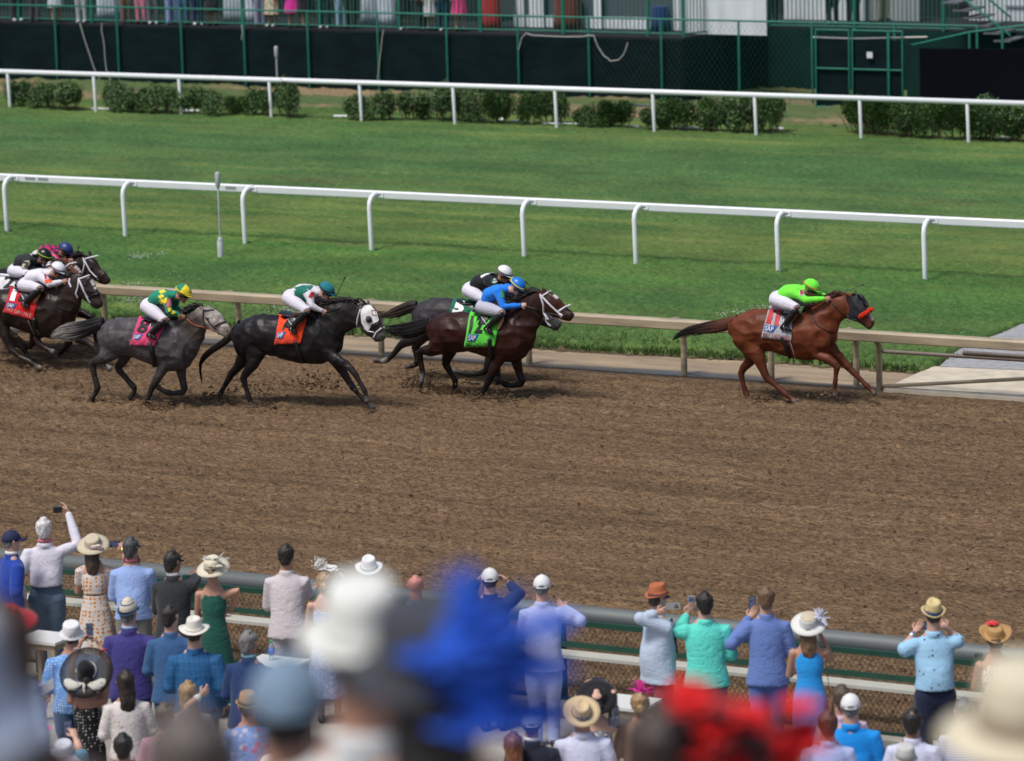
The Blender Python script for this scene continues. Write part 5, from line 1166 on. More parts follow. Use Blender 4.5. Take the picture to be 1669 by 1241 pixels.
H2 = dict(crop=(0, 380, 5.171), lane=54.15, foot=(430, 1000), label='brown racehorse in the middle of the left group, white saddle cloth numbered 2',
  body=(.085, .032, .016), low=(.030, .014, .010), headc=(.15, .058, .032), muzzle=(.05, .03, .022), mat=coatmat('coat_brown', rough=.45),
  trunk=[(-230, 470, -225, 590, .10), (-180, 405, -190, 670, .21), (-110, 370, -120, 710, .265), (-20, 360, -20, 690, .27), (80, 370, 70, 720, .265), (190, 390, 170, 760, .285), (290, 380, 280, 790, .285), (380, 360, 360, 810, .265), (450, 390, 440, 800, .25), (520, 480, 510, 760, .20), (570, 560, 560, 700, .12)],
  neck=[(380, 370, 560, 680, .18), (450, 330, 590, 590, .14), (510, 290, 620, 520, .11), (550, 260, 640, 450, .09), (570, 250, 655, 400, .08)],
  head=[(570, 250, 560, 390, .07), (625, 262, 590, 420, .08), (665, 300, 620, 440, .075), (700, 350, 640, 470, .055), (730, 390, 680, 495, .045)],
  ears=[(545, 200, 560, 260), (580, 215, 590, 262)], eye=(600, 300), nostril=(700, 430), crest=[(420, 350), (470, 300), (520, 260), (560, 240)], flow=(-.14, .03), manemat=HAIRB, forelock=(560, 250, 440, 230),
  blaze=[(635, 290), (655, 305), (670, 325)],
  legs=[(-.15, [(-150, 560, 105), (-60, 680, 80), (0, 760, 48), (60, 820, 30), (100, 860, 26), (160, 930, 16), (205, 985, 20), (220, 1010, 16), (232, 1030, 16)]),
        (.15, [(-150, 580, 100), (-80, 700, 70), (-20, 800, 42), (20, 860, 30), (40, 890, 26), (120, 930, 16), (170, 950, 20), (190, 960, 15), (205, 965, 15)]),
        (-.14, [(430, 620, 90), (350, 780, 50), (280, 850, 38), (275, 930, 30), (255, 960, 26), (190, 920, 16), (140, 880, 20), (120, 870, 15), (105, 862, 15)]),
        (.13, [(450, 640, 85), (520, 800, 46), (560, 880, 34), (570, 930, 26), (560, 960, 24), (530, 990, 16), (510, 1005, 20), (500, 1020, 15), (495, 1030, 15)])],
  tail=[(-230, 470, 30), (-290, 490, 40), (-370, 520, 40), (-450, 550, 30), (-500, 590, 8)],
  cloth=[(-20, 355), (175, 370), (160, 560), (-40, 540)], clothm=cm('cloth_white', (.62, .62, .64)), saddle=(200, 395), text=[('2', .32, .03, .45, .55, NUMB, .04)],
  straps=[('girth', BRID, .07, [(210, 600), (230, 760)]), ('bridle', STRAPW, .028, [(560, 285), (585, 262), (612, 258)]), ('bridle', STRAPW, .026, [(585, 400), (590, 440), (600, 455)])])
make_horse(H2)
m2 = cm('silks_charcoal', (.014, .017, .02))
def ex2(root, si, he, cr, pts, g):
    decal(si, root, cr, m=simple('armband_cream', (.5, .48, .38), .7), poly=[(185, 275), (210, 235), (245, 228), (255, 260), (225, 300), (195, 300)], name='armband')
    decal(si, root, cr, txt='2', box=(202, 242, 238, 288, 0, 0), m=NUMB, th=.02, off=.012)
    decal(si, root, cr, m=NUMR, poly=[(150, 310), (200, 330), (195, 345), (148, 330)], name='sleeve_stripe'); decal(si, root, cr, m=NUMW, poly=[(150, 335), (195, 350), (190, 358), (148, 345)], name='sleeve_stripe')
    decal(si, root, cr, m=NUMW, poly=[(250, 175), (310, 168), (320, 182), (262, 190)], name='back_mark')
make_jockey(dict(hip=(140, 310), mid=(180, 240), shoulder=(285, 220), head=(370, 205), face=(400, 250), knee=(240, 350), ankle=(150, 430), toe=(190, 460), elbow=(190, 350), hand=(430, 300), bandm=simple('band_lime', (.3, .5, .02), .5)),
  H2, 'jockey in charcoal silks with cream numbered armband and black helmet in the left group', m2, simple('helmet_black', (.008, .008, .010), .3), extra=ex2, skin=SKIND)

H1 = dict(crop=(0, 380, 5.171), lane=53.45, foot=(350, 1140), label='nearest dark brown racehorse of the left group, red saddle cloth numbered 1',
  body=(.022, .013, .010), low=(.022, .016, .013), neckc=(.030, .019, .015), headc=(.026, .017, .016), muzzle=(.028, .018, .017), mat=dkb,
  trunk=[(-150, 560, -145, 690, .10), (-105, 505, -115, 760, .21), (-30, 475, -40, 800, .265), (60, 470, 60, 775, .27), (155, 480, 145, 805, .265), (265, 495, 245, 842, .285), (365, 480, 350, 872, .285), (450, 455, 435, 895, .265), (530, 480, 515, 885, .25), (590, 570, 575, 840, .20), (622, 650, 605, 775, .12)],
  neck=[(440, 455, 615, 760, .18), (510, 405, 655, 670, .14), (570, 370, 680, 600, .11), (620, 345, 690, 560, .09), (660, 332, 705, 530, .08)],
  head=[(690, 335, 660, 500, .075), (765, 365, 685, 545, .088), (805, 430, 720, 570, .08), (835, 500, 762, 602, .06), (855, 548, 785, 630, .05), (867, 582, 812, 640, .042)],
  ears=[(690, 335, 700, 380), (738, 328, 740, 372)], eye=(742, 425), nostril=(845, 585), blaze=[(775, 410), (785, 430), (800, 465)], crest=[(460, 450), (520, 400), (580, 365), (640, 340)], flow=(-.12, .01),
  lumps=[(-40, 620, .20, -.12), (480, 690, .17, -.13), (-40, 620, .20, .12), (480, 690, .17, .13)],
  legs=[(-.15, [(-30, 650, 110), (0, 770, 92), (45, 870, 52), (75, 940, 34), (95, 985, 30), (170, 1045, 17), (250, 1085, 21), (290, 1112, 16), (318, 1128, 16)]),
        (.15, [(-40, 650, 100), (-60, 780, 72), (-120, 870, 44), (-160, 930, 30), (-180, 970, 26), (-170, 1030, 16), (-160, 1080, 20), (-155, 1100, 15), (-150, 1120, 15)]),
        (-.14, [(440, 740, 90), (330, 860, 44), (310, 890, 34), (330, 930, 28), (345, 945, 24), (375, 965, 15), (395, 978, 18), (412, 985, 15), (428, 992, 15)]),
        (.13, [(520, 740, 85), (660, 890, 46), (740, 925, 34), (790, 960, 26), (815, 1000, 22), (850, 1050, 15), (880, 1095, 18), (895, 1112, 14), (910, 1125, 15)])],
  tail=[(-150, 560, 30), (-220, 590, 40), (-300, 620, 40), (-380, 650, 30), (-450, 690, 8)], hoof=(.22, .21, .2),
  cloth=[(92, 470), (345, 510), (280, 735), (30, 665)], clothm=cm('cloth_red', (.52, .008, .012)), saddle=(235, 490), pad=(345, 515, 290, 590),
  text=[('1', .10, .02, .16, .48, NUMW, .06), ('PAT DAY MILE', .10, .78, .82, .13, PINKL, .0)], badge=(.05, .56, .34, .21),
  straps=[('girth', BRID, .09, [(290, 730), (310, 860)]), ('girth_edge', simple('strap_tan', (.35, .28, .2), .6), .014, [(240, 740), (290, 855)]), ('girth_edge', simple('strap_tan', (.35, .28, .2), .6), .014, [(275, 700), (330, 855)]),
          ('bridle', STRAPW, .032, [(665, 385), (660, 450), (640, 510), (655, 545)]), ('bridle', STRAPW, .030, [(668, 390), (750, 362)]), ('bridle', STRAPW, .034, [(670, 400), (705, 480), (750, 570)]), ('bridle', BRID, .026, [(735, 560), (780, 520), (830, 510)]), ('bit', simple('steel', (.35, .35, .36), .35, .8), .035, [(745, 570), (765, 590)]), ('bridle', STRAPW, .034, [(590, 390), (585, 420), (600, 455)]),
          ('martingale', BRID, .014, [(420, 510), (425, 580), (490, 640), (610, 655)])])
make_horse(H1)
def ex1(root, si, he, cr, pts, g):
    decal(si, root, cr, m=simple('cuff_orange', (.75, .08, .01), .7), poly=[(375, 395), (430, 385), (440, 415), (385, 425)], name='sleeve_band')
    decal(si, root, cr, m=NUMR, poly=[(370, 350), (385, 345), (395, 385), (380, 390)], name='armband')
make_jockey(dict(hip=(225, 430), mid=(275, 370), shoulder=(385, 345), head=(485, 320), face=(515, 365), knee=(340, 470), ankle=(205, 590), toe=(240, 625), elbow=(420, 435), hand=(560, 400)),
  H1, 'jockey in white silks with orange sleeve band and white helmet, left group', wh, whh, extra=ex1, skin=SKIND)

# ---- dirt thrown up by the hooves
def clods(px, py, lane, sx, sz, n_, label, seed):
    r = random.Random(seed); mb = MB(); c = yp(px, py, lane)
    for k in range(n_):
        q = abs(r.gauss(0, 1)); p = c+Vector((r.gauss(0, sx), r.gauss(0, .1), abs(r.gauss(0, sz))*(1 if q > .3 else .4)-.02)); s = r.uniform(.005, .019)*(1.7 if r.random() < .08 else 1)
        mb.ball(p, (s*r.uniform(.8, 1.5), s, s*r.uniform(.7, 1.1)), 5, 4)
    tag(mb.build('kicked_dirt', MC['dirt'], smooth=False), label, 'dirt spray', 'dirt kicked up by the hooves', kind='stuff')
for i, a in enumerate([(1240, 650, 54.95, .10, .05, 90), (250, 666, 51.2, .17, .07, 240), (350, 652, 52.2, .16, .06, 230), (430, 662, 52, .12, .04, 110), (400, 640, 52.1, .3, .15, 60), (520, 632, 52.1, .3, .13, 110), (690, 628, 54.2, .22, .16, 170), (725, 640, 53.9, .25, .10, 120), (795, 650, 53.6, .22, .06, 200), (112, 662, 51.3, .18, .04, 100), (160, 655, 51.3, .25, .08, 60), (70, 600, 53.3, .15, .05, 40), (1350, 645, 55, .2, .04, 30)]):
    clods(*a[:5], int(a[5]*1.8), 'clods of brown dirt flying up behind galloping hooves', 60+i)
# harrow ridges keep small loose clods all over the track
def loose():
    r = np.random.default_rng(31); mb = MB()
    for k in range(6500):
        x, y = r.uniform(-38, -13), r.uniform(38.6, 56.2); s = r.uniform(.008, .02)*(1.5 if r.random() < .05 else 1); a, b, c_ = r.uniform(.7, 1.4, 3)
        mb.add([(x-s*a*1.3, y, .012), (x+s*a*1.2, y+s*.3, .010), (x, y+s*b, .010), (x+s*.2, y-s*b, .008), (x+s*.1, y, .012+s*c_)], [(0, 3, 4), (3, 1, 4), (1, 2, 4), (2, 0, 4)])
    tag(mb.build('loose_clods', MC['dirt'], smooth=False), 'small loose clods scattered over the dirt track', 'clods', kind='stuff')
loose()
# ------------------------------------------------------------------ people
SHOE = simple('shoe_dark', (.02, .018, .016), .4); SHOEW = simple('shoe_white', (.6, .6, .6), .5)
def hairm(name, c, v=.35):
    if name in MC: return MC[name]
    m, n, p = newmat(name); v_ = mapping(n, (1, 1, .16)); a = N(n, 'ShaderNodeTexNoise', i_Scale=70.0, i_Detail=4.0); L(n, v_, a.inputs['Vector'])
    L(n, ramp(n, a.outputs[0], [(.3, tuple(x*(1-v) for x in c)), (.7, tuple(min(1, x*(1+v*1.3)) for x in c))]), p.inputs['Base Color']); p.inputs['Roughness'].default_value = .5
    bump(n, p, a.outputs[0], .6, .01); MC[name] = m; return m
HB, HDK, HGR, HWH, HBL, HBR = hairm('hair_brown', (.045, .026, .016)), hairm('hair_dark', (.014, .011, .010)), hairm('hair_grey', (.13, .13, .13), .5), hairm('hair_white', (.55, .53, .52)), hairm('hair_blonde', (.30, .19, .09)), hairm('hair_light_brown', (.13, .075, .04))
def patterned(name, kind, c0, c1, sc_=20.0, extra=None, thr=.3):
    if name in MC: return MC[name]
    m, n, p = newmat(name); v = mapping(n, (1, 1, 1)); p.inputs['Roughness'].default_value = .8; p.inputs['Specular IOR Level'].default_value = .25
    if kind == 'dots':
        vo = N(n, 'ShaderNodeTexVoronoi', i_Scale=sc_, i_Randomness=.25); L(n, v, vo.inputs['Vector']); k = mix(n, ramp(n, vo.outputs['Distance'], [(thr, (1, 1, 1)), (thr+.05, (0, 0, 0))]), c0, c1)
    elif kind == 'floral':
        vo = N(n, 'ShaderNodeTexVoronoi', i_Scale=sc_, i_Randomness=.9); L(n, v, vo.inputs['Vector'])
        sp = n.nodes.new('ShaderNodeSeparateColor'); L(n, vo.outputs['Color'], sp.inputs[0]); cols = extra
        r_ = ramp(n, sp.outputs[0], [(i/len(cols), c) for i, c in enumerate(cols)]); [r__ for r__ in ()]
        n.nodes[-1]
        for nd in n.nodes:
            if nd.type == 'VALTORGB': nd.color_ramp.interpolation = 'CONSTANT'
        k = mix(n, ramp(n, vo.outputs['Distance'], [(thr, (1, 1, 1)), (thr+.08, (0, 0, 0))]), c0, r_)
    elif kind == 'check':
        sx = n.nodes.new('ShaderNodeSeparateXYZ'); L(n, v, sx.inputs[0])
        def st(out, off=0.0):
            a = N(n, 'ShaderNodeMath', operation='MULTIPLY'); a.inputs[1].default_value = sc_; L(n, out, a.inputs[0])
            b = N(n, 'ShaderNodeMath', operation='FRACT'); L(n, a.outputs[0], b.inputs[0]); c = N(n, 'ShaderNodeMath', operation='LESS_THAN'); c.inputs[1].default_value = thr; L(n, b.outputs[0], c.inputs[0]); return c.outputs[0]
        ad = N(n, 'ShaderNodeMath', operation='ADD'); L(n, sx.outputs[0], ad.inputs[0]); L(n, sx.outputs[1], ad.inputs[1])
        s1, s2 = st(ad.outputs[0]), st(sx.outputs[2]); q = N(n, 'ShaderNodeMath', operation='ADD'); L(n, s1, q.inputs[0]); L(n, s2, q.inputs[1])
        h = N(n, 'ShaderNodeMath', operation='MULTIPLY'); h.inputs[1].default_value = .5; L(n, q.outputs[0], h.inputs[0]); k = mix(n, h.outputs[0], c0, c1)
    L(n, k, p.inputs['Base Color']); clothbump(n, p, .8); MC[name] = m; return m
class Fig: pass
UPV = Vector((0, 0, 1))
def person(head, H, lab, cut=True, face=0, shirt=None, pants=None, hair=None, hat=None, arms=('rail', 'rail'), skin=None, lean=0.06, w=1.0, female=False, style='jacket', sleeve='full', dress=None,
           headyaw=0, headpitch=0, shoes=None, depth=None, collar=None, group=None, fine=True, hem=None, sh_up=0, floor=0.0, shoulders_px=None, belly=0.0, cat='person'):
    g = Fig(); skin = skin or SKIN; shoes = shoes or SHOE
    top = dp(*head, depth) if depth else gp(*head, floor+H)
    if depth: floor = top.z-H
    a = R(face); f = (_fh*math.cos(a)+_r0*math.sin(a)); s = f.cross(UPV); f = f.normalized()
    base = top-f*(lean); base = Vector((base.x, base.y, floor))
    root = empty('person', base, lab, cat, group)
    def B(x, y, z):
        q = min(1, max(0, (z*H-.5*H)/(.35*H))); q = q*q*(3-2*q)
        return base+s*x+f*(y+lean*q)+UPV*(z*H)
    g.B, g.root, g.f, g.s, g.H, g.base = B, root, f, s, H, base
    wd = w*(.98 if female else 1.09); SW = .168*wd
    # joints
    a2 = R(face+headyaw); hf = (_fh*math.cos(a2)+_r0*math.sin(a2)).normalized(); hf = (hf*math.cos(R(headpitch))+UPV*math.sin(R(headpitch))).normalized()
    hup = (hf.cross(UPV)).cross(hf).normalized(); hs = hf.cross(hup).normalized()
    hc = top-hup*.118*1.0; g.hc, g.hf, g.hup, g.hs = hc, hf, hup, hs
    hd0 = depth_of(hc)
    A = []
    for k, sg in ((0, -1), (1, 1)):
        S = B(sg*SW*.97, -.005, .778+sh_up); ar = arms[k]
        if ar == 'rail': E = B(sg*(SW+.045), .10, .625); Hn = B(sg*(SW-.02), .34, .615)
        elif ar == 'down': E = B(sg*(SW+.07), -.03, .63); Hn = B(sg*(SW+.06), .08, .47)
        elif ar == 'pocket': E = B(sg*(SW+.12), -.08, .63); Hn = B(sg*(SW-.0), .05, .52)
        elif ar == 'front': E = B(sg*(SW+.07), .02, .63); Hn = B(sg*(SW-.10), .24, .68)
        elif ar == 'face': E = B(sg*(SW+.07), .16, .71); Hn = B(sg*.085, .23, .90)
        else:
            (ex, ey, ed), (hx, hy, hd_) = ar; E = dp(ex, ey, hd0+ed); Hn = dp(hx, hy, hd0+hd_)
        A.append((S, E, Hn))
    g.A = A
    # body
    mb = MB(); leg = .50
    mb.ell([(B(0, 0, .47), s*.14*wd, f*.095), (B(0, .01, .58), s*.125*wd, f*.09), (B(0, .01, .68), s*.145*wd, f*.10), (B(0, .0, .775), s*.15*wd, f*.095), (B(0, -.01, .825), s*.10*wd, f*.07)], 14)
    mb.tube([B(0, -.015, .80), B(0, -.008, .85), hc-hup*.05-hf*.01], [.068*wd, .062*wd, .06*wd], 10)
    for sg in (-1, 1):
        hp = B(sg*.085, 0, .5); kn = B(sg*.09, .015, .27); an = B(sg*.09, -.01, .04)
        mb.tube([hp, hp.lerp(kn, .5), kn, kn.lerp(an, .35), an], [.08*wd, .072*wd, .05, .05*wd, .036], 10); mb.tube([an, an+f*.1-UPV*.035, an+f*.17-UPV*.04], [.036, .03, .022], 8)
    for k, (S, E, Hn) in enumerate(A):
        d = (Hn-E).normalized(); wr = Hn-d*.08
        mb.tube([S, S.lerp(E, .5), E, E.lerp(wr, .3), wr], ([.052*wd, .045*wd, .038*wd, .038*wd, .024] if sleeve != 'full' else [.045*wd, .036*wd, .028, .03, .024]), 10)
    P = head_mesh(mb, hc, hf, hup, 1.0)
    me = remesh(mb, 'body', .0125 if fine else .02, 3, .5); mh = MB()
    for k, (S, E, Hn) in enumerate(A):
        sg = (-1, 1)[k]; d = (Hn-E).normalized(); wr = Hn-d*.085
        nrm = (B(0, .3, Hn.z/H)-Hn) if arms[k] != 'down' else -s*sg
        if isinstance(arms[k], tuple): nrm = (hc+hf*.25-Hn)
        if nrm.length < .01: nrm = f
        add_hand(mh, wr, d, nrm.normalized(), 1.0, .75, sg)
    bm = bmesh.new(); bm.from_mesh(me); bm.from_mesh(mh.mesh('h')); bm.to_mesh(me); bm.free(); g.body = link_mesh('body', me, skin, root)
    mb = MB()
    for k in (-1, 1): mb.ball(hc+hs*k*.032+hf*.092+hup*.012, (.012, .012, .009), 8, 5)
    mb.build('eyes', EYEW, g.body)
    # lower garment
    if dress:
        dm, dl, flare = dress; mb = MB()
        z1 = dl; zs = [(.80 if style != 'strapless' else .745), .76, .70, .63, .56, .50]; rows = []
        for z in (.79, .745, .69, .635, .58, .53, .50):
            hwx = {.79: .10, .745: .138, .69: .138, .635: .118, .58: .135, .53: .160, .50: .170}[z]*wd; hy = {.79: .075, .745: .105, .69: .108, .635: .094, .58: .10, .53: .115, .50: .12}[z]
            if style == 'strapless' and z > .75: continue
            rows.append((B(0, .0, z), s*(hwx+.010), f*(hy+.010)))
        zz = .50
        while zz > z1+.02:
            zz -= .04; t = (.5-zz)/(.5-z1); rows.append((B(0, 0, zz), s*(.178*wd+flare*t), f*(.13+flare*t)))
        n_ = 32; rings = []
        for i, (c, u, v) in enumerate(rows):
            fl = max(0, i-7)*.010*(1 if flare > .03 else .2)
            rings.append([c+(u*math.cos(t)+v*math.sin(t))*(1+fl*math.sin(9*t+i*.12)) for t in (2*math.pi*k/n_ for k in range(n_))])
        mb.loft(rings)
        if sleeve != 'none':
            for k, (S, E, Hn) in enumerate(A):
                mb.tube([B((-1, 1)[k]*.10, 0, .79), S, S.lerp(E, .55 if sleeve == 'short' else .97)], [.05, .062*wd, .056*wd], 12)
        elif style != 'strapless':
            for sg in (-1, 1): mb.tube([B(sg*.07, .06, .77), B(sg*.075, 0, .825), B(sg*.07, -.07, .76)], [.03, .03, .03], 8)
        if style == 'strapless':
            for sg in (-1, 1): mb.tube([B(sg*.09, .09, .74), B(sg*.10, .05, .80), B(sg*.10, -.0, .825), B(sg*.09, -.09, .75)], .008, 6)
        link_mesh('dress', remesh(mb, 'dress', .014, 3, .5), dm, root)
    else:
        mb = MB(); pk = .02
        mb.ell([(B(0, 0, .47), s*.165*wd, f*.125), (B(0, 0, .52), s*.17*wd, f*.125), (B(0, .01+belly*.3, .59), s*.152*wd, f*(.115+belly*.4))], 16)
        for sg in (-1, 1):
            hp = B(sg*.088*wd, -.01, .50); kn = B(sg*.095, .015, .27); an = B(sg*.095, -.01, .035)
            mb.tube([hp, hp.lerp(kn, .5), kn, kn.lerp(an, .5), an], [.105*wd, .098*wd, .077, .07, .07], 12)
        link_mesh('trousers', remesh(mb, 'trousers', .016 if fine else .024, 4, .5), pants, root)
        if style in ('shirt', 'polo') and fine:
            mb = MB(); c = B(0, .01, .60); mb.ell([(c-UPV*.016, s*.160*wd, f*.125), (c+UPV*.016, s*.158*wd, f*.123)], 20, False); mb.build('belt', LEATHER, root)
    # shoes
    for sg in (-1, 1):
        an = B(sg*.09, -.01, .03); mb = MB(); mb.tube([an-f*.05-UPV*.01, an+f*.08-UPV*.012, an+f*.19-UPV*.018], [.042, .042, .030], 10); mb.build('shoe', shoes, root)
    # upper garment
    if shirt is not None:
        mb = MB(); hemz = hem or {'jacket': .455, 'shirt': .585, 'polo': .52, 'loose': .49}[style]; th = {'jacket': .020, 'shirt': .010, 'polo': .012, 'loose': .016}[style]
        rows = [(.812, .118, .078), (.790, .158, .098), (.76, .172, .112), (.71, .168, .120), (.65, .158, .118+belly*.8), (.595, .155, .118+belly), (.54, .170, .128+belly*.6), (.49, .188, .142), (.45, .198, .150)]
        secs = [(B(0, -.015, .845), s*.070*wd, f*.062), (B(0, -.012, .832), s*.082*wd, f*.066)]
        for z, u, v in rows:
            if z >= hemz-.012: secs.append((B(0, 0, z), s*(u*wd+th), f*(v+th)))
        secs.append((B(0, 0, hemz), secs[-1][1]*1.02, secs[-1][2]*1.02)); mb.ell(secs, 24, False)
        for k, (S, E, Hn) in enumerate(A):
            d = (Hn-E).normalized(); wr = Hn-d*.10; x = {'jacket': 1.25, 'shirt': 1.08, 'polo': 1.12, 'loose': 1.2}[style]
            sg = (-1, 1)[k]; ac = B(sg*.11*wd, -.008, .785)
            if sleeve == 'short': m_ = S.lerp(E, .78); mb.tube([ac, S, S.lerp(E, .4), m_], [.055, .060*wd*x, .060*wd*x, .064*wd*x], 12)
            else: mb.tube([ac, S, S.lerp(E, .5), E, E.lerp(wr, .5), wr], [.056, .060*wd*x, .057*wd*x, .053*wd*x, .047*wd*x, .040*x], 14); mb.ball(E, .053*wd*x, 12, 8)
        if style in ('jacket', 'shirt', 'polo'):
            mb.tube([B(0, -.012, .825), B(0, -.012, .853)], [.080*wd, .074*wd], 14, ends=False)
        me = remesh(mb, 'm', .0145 if fine else .022, 3, .5)
        if fine:        # cloth folds
            r = random.Random(int(head[0])); ox = Vector((r.uniform(0, 50), r.uniform(0, 50), 0))
            def folds(c):
                q = c-base; k_ = .0036 if q.z/H > .55 else .0036
                w2 = mnoise.noise(q*3)*.9; nn = mnoise.noise(Vector((q.x*4+w2, q.y*4, q.z*5+q.x*4+w2))+ox); n2 = mnoise.noise(Vector((q.x*13, q.y*13, q.z*20))+ox); return (-abs(nn)*2.2+.45)*k_*.6+n2*.0012
            displace(me, folds)
        g.top = link_mesh(style if style != 'loose' else 'blouse', me, shirt, root)
        if style == 'jacket' and fine:
            mb = MB(); pts = [B(0, -.125-.020, z) for z in (.60, .55, .50, .465)]
            for k, (S, E, Hn) in enumerate(A):
                d = (Hn-E).normalized(); wr = Hn-d*.085; mb.tube([wr-d*.03, wr], [.036, .037], 12, ends=False)
            mb.build('cuffs', collar or simple('cuff_white', (.55, .56, .62), .7), g.top)
        if collar is not None:
            mb = MB(); mb.tube([B(0, -.008, .855), B(0, -.006, .873)], [.072*wd, .067*wd], 16, ends=False); mb.build('collar', collar, g.top)
    # hair
    if hair:
        hk, hm = hair; mb = MB(); hat_ = hat if cut else None; zc = .030 if hat_ else 1.0
        def HP(x, y, z): return hc+hs*x+hf*y+hup*z
        if hk in ('short', 'buzz', 'balding'):
            e = .002 if hk == 'buzz' else .007
            rows = [(-.066, .048, .040, -.058), (-.03, .072, .064, -.042), (0, .082, .080, -.026), (.03, .084, .095, -.012), (.055, .085, .102, -.009), (.085, .074, .090, -.010), (.104, .044, .056, -.010)]
            secs = [(HP(0, y, z), hs*(u+(0 if hat_ else e)), hf*(v+(0 if hat_ else e))) for z, u, v, y in rows if z <= zc]; mb.ell(secs, 18, not hat_)
        elif hk == 'long':
            rows = [(-.30, .05, .025, -.10), (-.24, .075, .035, -.10), (-.15, .085, .045, -.085), (-.06, .082, .062, -.055), (0, .088, .088, -.024), (.05, .090, .107, -.010), (.085, .078, .094, -.010), (.104, .046, .058, -.010)]
            mb.ell([(HP(0, y, z), hs*u, hf*v) for z, u, v, y in rows if z <= max(zc, .0)], 18, not hat_)
        elif hk == 'bun':
            rows = [(-.065, .052, .045, -.055), (-.02, .082, .074, -.037), (.03, .089, .102, -.010), (.065, .084, .104, -.010), (.100, .052, .066, -.012)]
            mb.ell([(HP(0, y, z), hs*u, hf*v) for z, u, v, y in rows if z <= zc], 18, not hat_); mb.ball(HP(.02, -.10, -.03), (.045, .04, .045), 12, 8)
        me = remesh(mb, 'hair', .010, 2, .5)
        def lock(c): q = c-hc; return mnoise.noise(Vector((q.x*38, q.y*38, q.z*(14 if hk == 'long' else 30))))*(.012 if hk == 'long' else .008)+mnoise.noise(Vector((q.x*95, q.y*95, q.z*40)))*.004
        displace(me, lock)
        ho = link_mesh('hair', me, hm, root)
        if hk == 'balding':
            mb = MB(); mb.ball(HP(0, -.035, .088), (.035, .045, .034), 12, 8, (hs, hf, hup)); mb.build('bald_patch', skin, ho)
    if hat: hat(g)
    return g
def lathe_hat(g, m, brim, crown_h, r0=(.090, .108), r1=(.072, .090), up_side=.0, droop=.0, z0=.042, tilt=0, crease=0.0, bandm=None, band_h=.028, brim_curl=0, name='hat', topdip=0, brimx=1.0, roll=0):
    hf = (g.hf*math.cos(R(tilt))+g.hup*math.sin(R(tilt))); up = (g.hup*math.cos(R(tilt))-g.hf*math.sin(R(tilt))); hs = g.hs
    if roll: hs, up = hs*math.cos(R(roll))+up*math.sin(R(roll)), up*math.cos(R(roll))-hs*math.sin(R(roll))
    c = g.hc+g.hup*z0; n_ = 36; rings = []
    def ring(rx, ry, z, side=0, cr_=0):
        out = []
        for k in range(n_):
            t = 2*math.pi*k/n_; x = rx*math.cos(t); y = ry*math.sin(t); zz = z+side*math.cos(t)**2*1.0-.35*side*math.sin(t)**2
            if cr_: x *= 1-cr_*max(0, math.sin(t))**2*1.1
            out.append(c+hs*x+hf*y+up*zz)
        return out
    b = brim
    inner = ring(r0[0]*.97, r0[1]*.97, -.004)
    rings.append(inner)
    rings.append(ring(b*.75*brimx, b*.8, -.004-droop*.55, up_side*.4)); rings.append(ring(b*brimx, b*1.06, -droop-.003+brim_curl, up_side)); rings.append(ring(b*brimx*1.004, b*1.064, -droop+.003+brim_curl, up_side)); rings.append(ring(b*.75*brimx, b*.8, .003-droop*.5, up_side*.4)); rings.append(ring(r0[0]*1.03, r0[1]*1.03, .004))
    rings.append(ring(lerp(r0[0], r1[0], .4), lerp(r0[1], r1[1], .4), crown_h*.45, 0, crease*.3)); rings.append(ring(r1[0]*1.02, r1[1]*1.02, crown_h*.85, 0, crease)); rings.append(ring(r1[0]*.93, r1[1]*.93, crown_h, 0, crease)); rings.append(ring(r1[0]*.6, r1[1]*.65, crown_h-(0 if not topdip else topdip*.5), 0, crease)); rings.append(ring(r1[0]*.12, r1[1]*.5 if topdip else r1[1]*.12, crown_h-topdip+(.004 if not topdip else 0)))
    mb = MB(); mb.loft(rings); ho = mb.build(name, m, g.root)
    if bandm:
        mb = MB(); mb.loft([ring(r0[0]*1.05, r0[1]*1.05, .005), ring(lerp(r0[0], r1[0], .22)*1.05, lerp(r0[1], r1[1], .22)*1.05, band_h)], False); bo = mb.build('hat_band', bandm, ho)
    g.hatc, g.hatf, g.hatup, g.hats, g.hat = c, hf, up, hs, ho
    return ho
STRAW = mat('straw', (.46, .33, .17), .75, .12, 60, bmp=.5, bs=120, stretch=(1, 1, 3)); STRAWL = mat('straw_light', (.52, .45, .33), .75, .1, 60, bmp=.5, bs=120, stretch=(1, 1, 3)); HATW = cloth('hat_white', (.68, .68, .69), .04, .3); CREAM = mat('straw_cream', (.60, .55, .43), .75, .08, 60, bmp=.4, bs=120)
def fedora(m, band=None, tilt=8, brim=.142, ch=.115, crease=.42, up=.022, **k): return lambda g: lathe_hat(g, m, brim, ch, up_side=up, tilt=tilt, crease=crease, bandm=band, topdip=.022, **k)
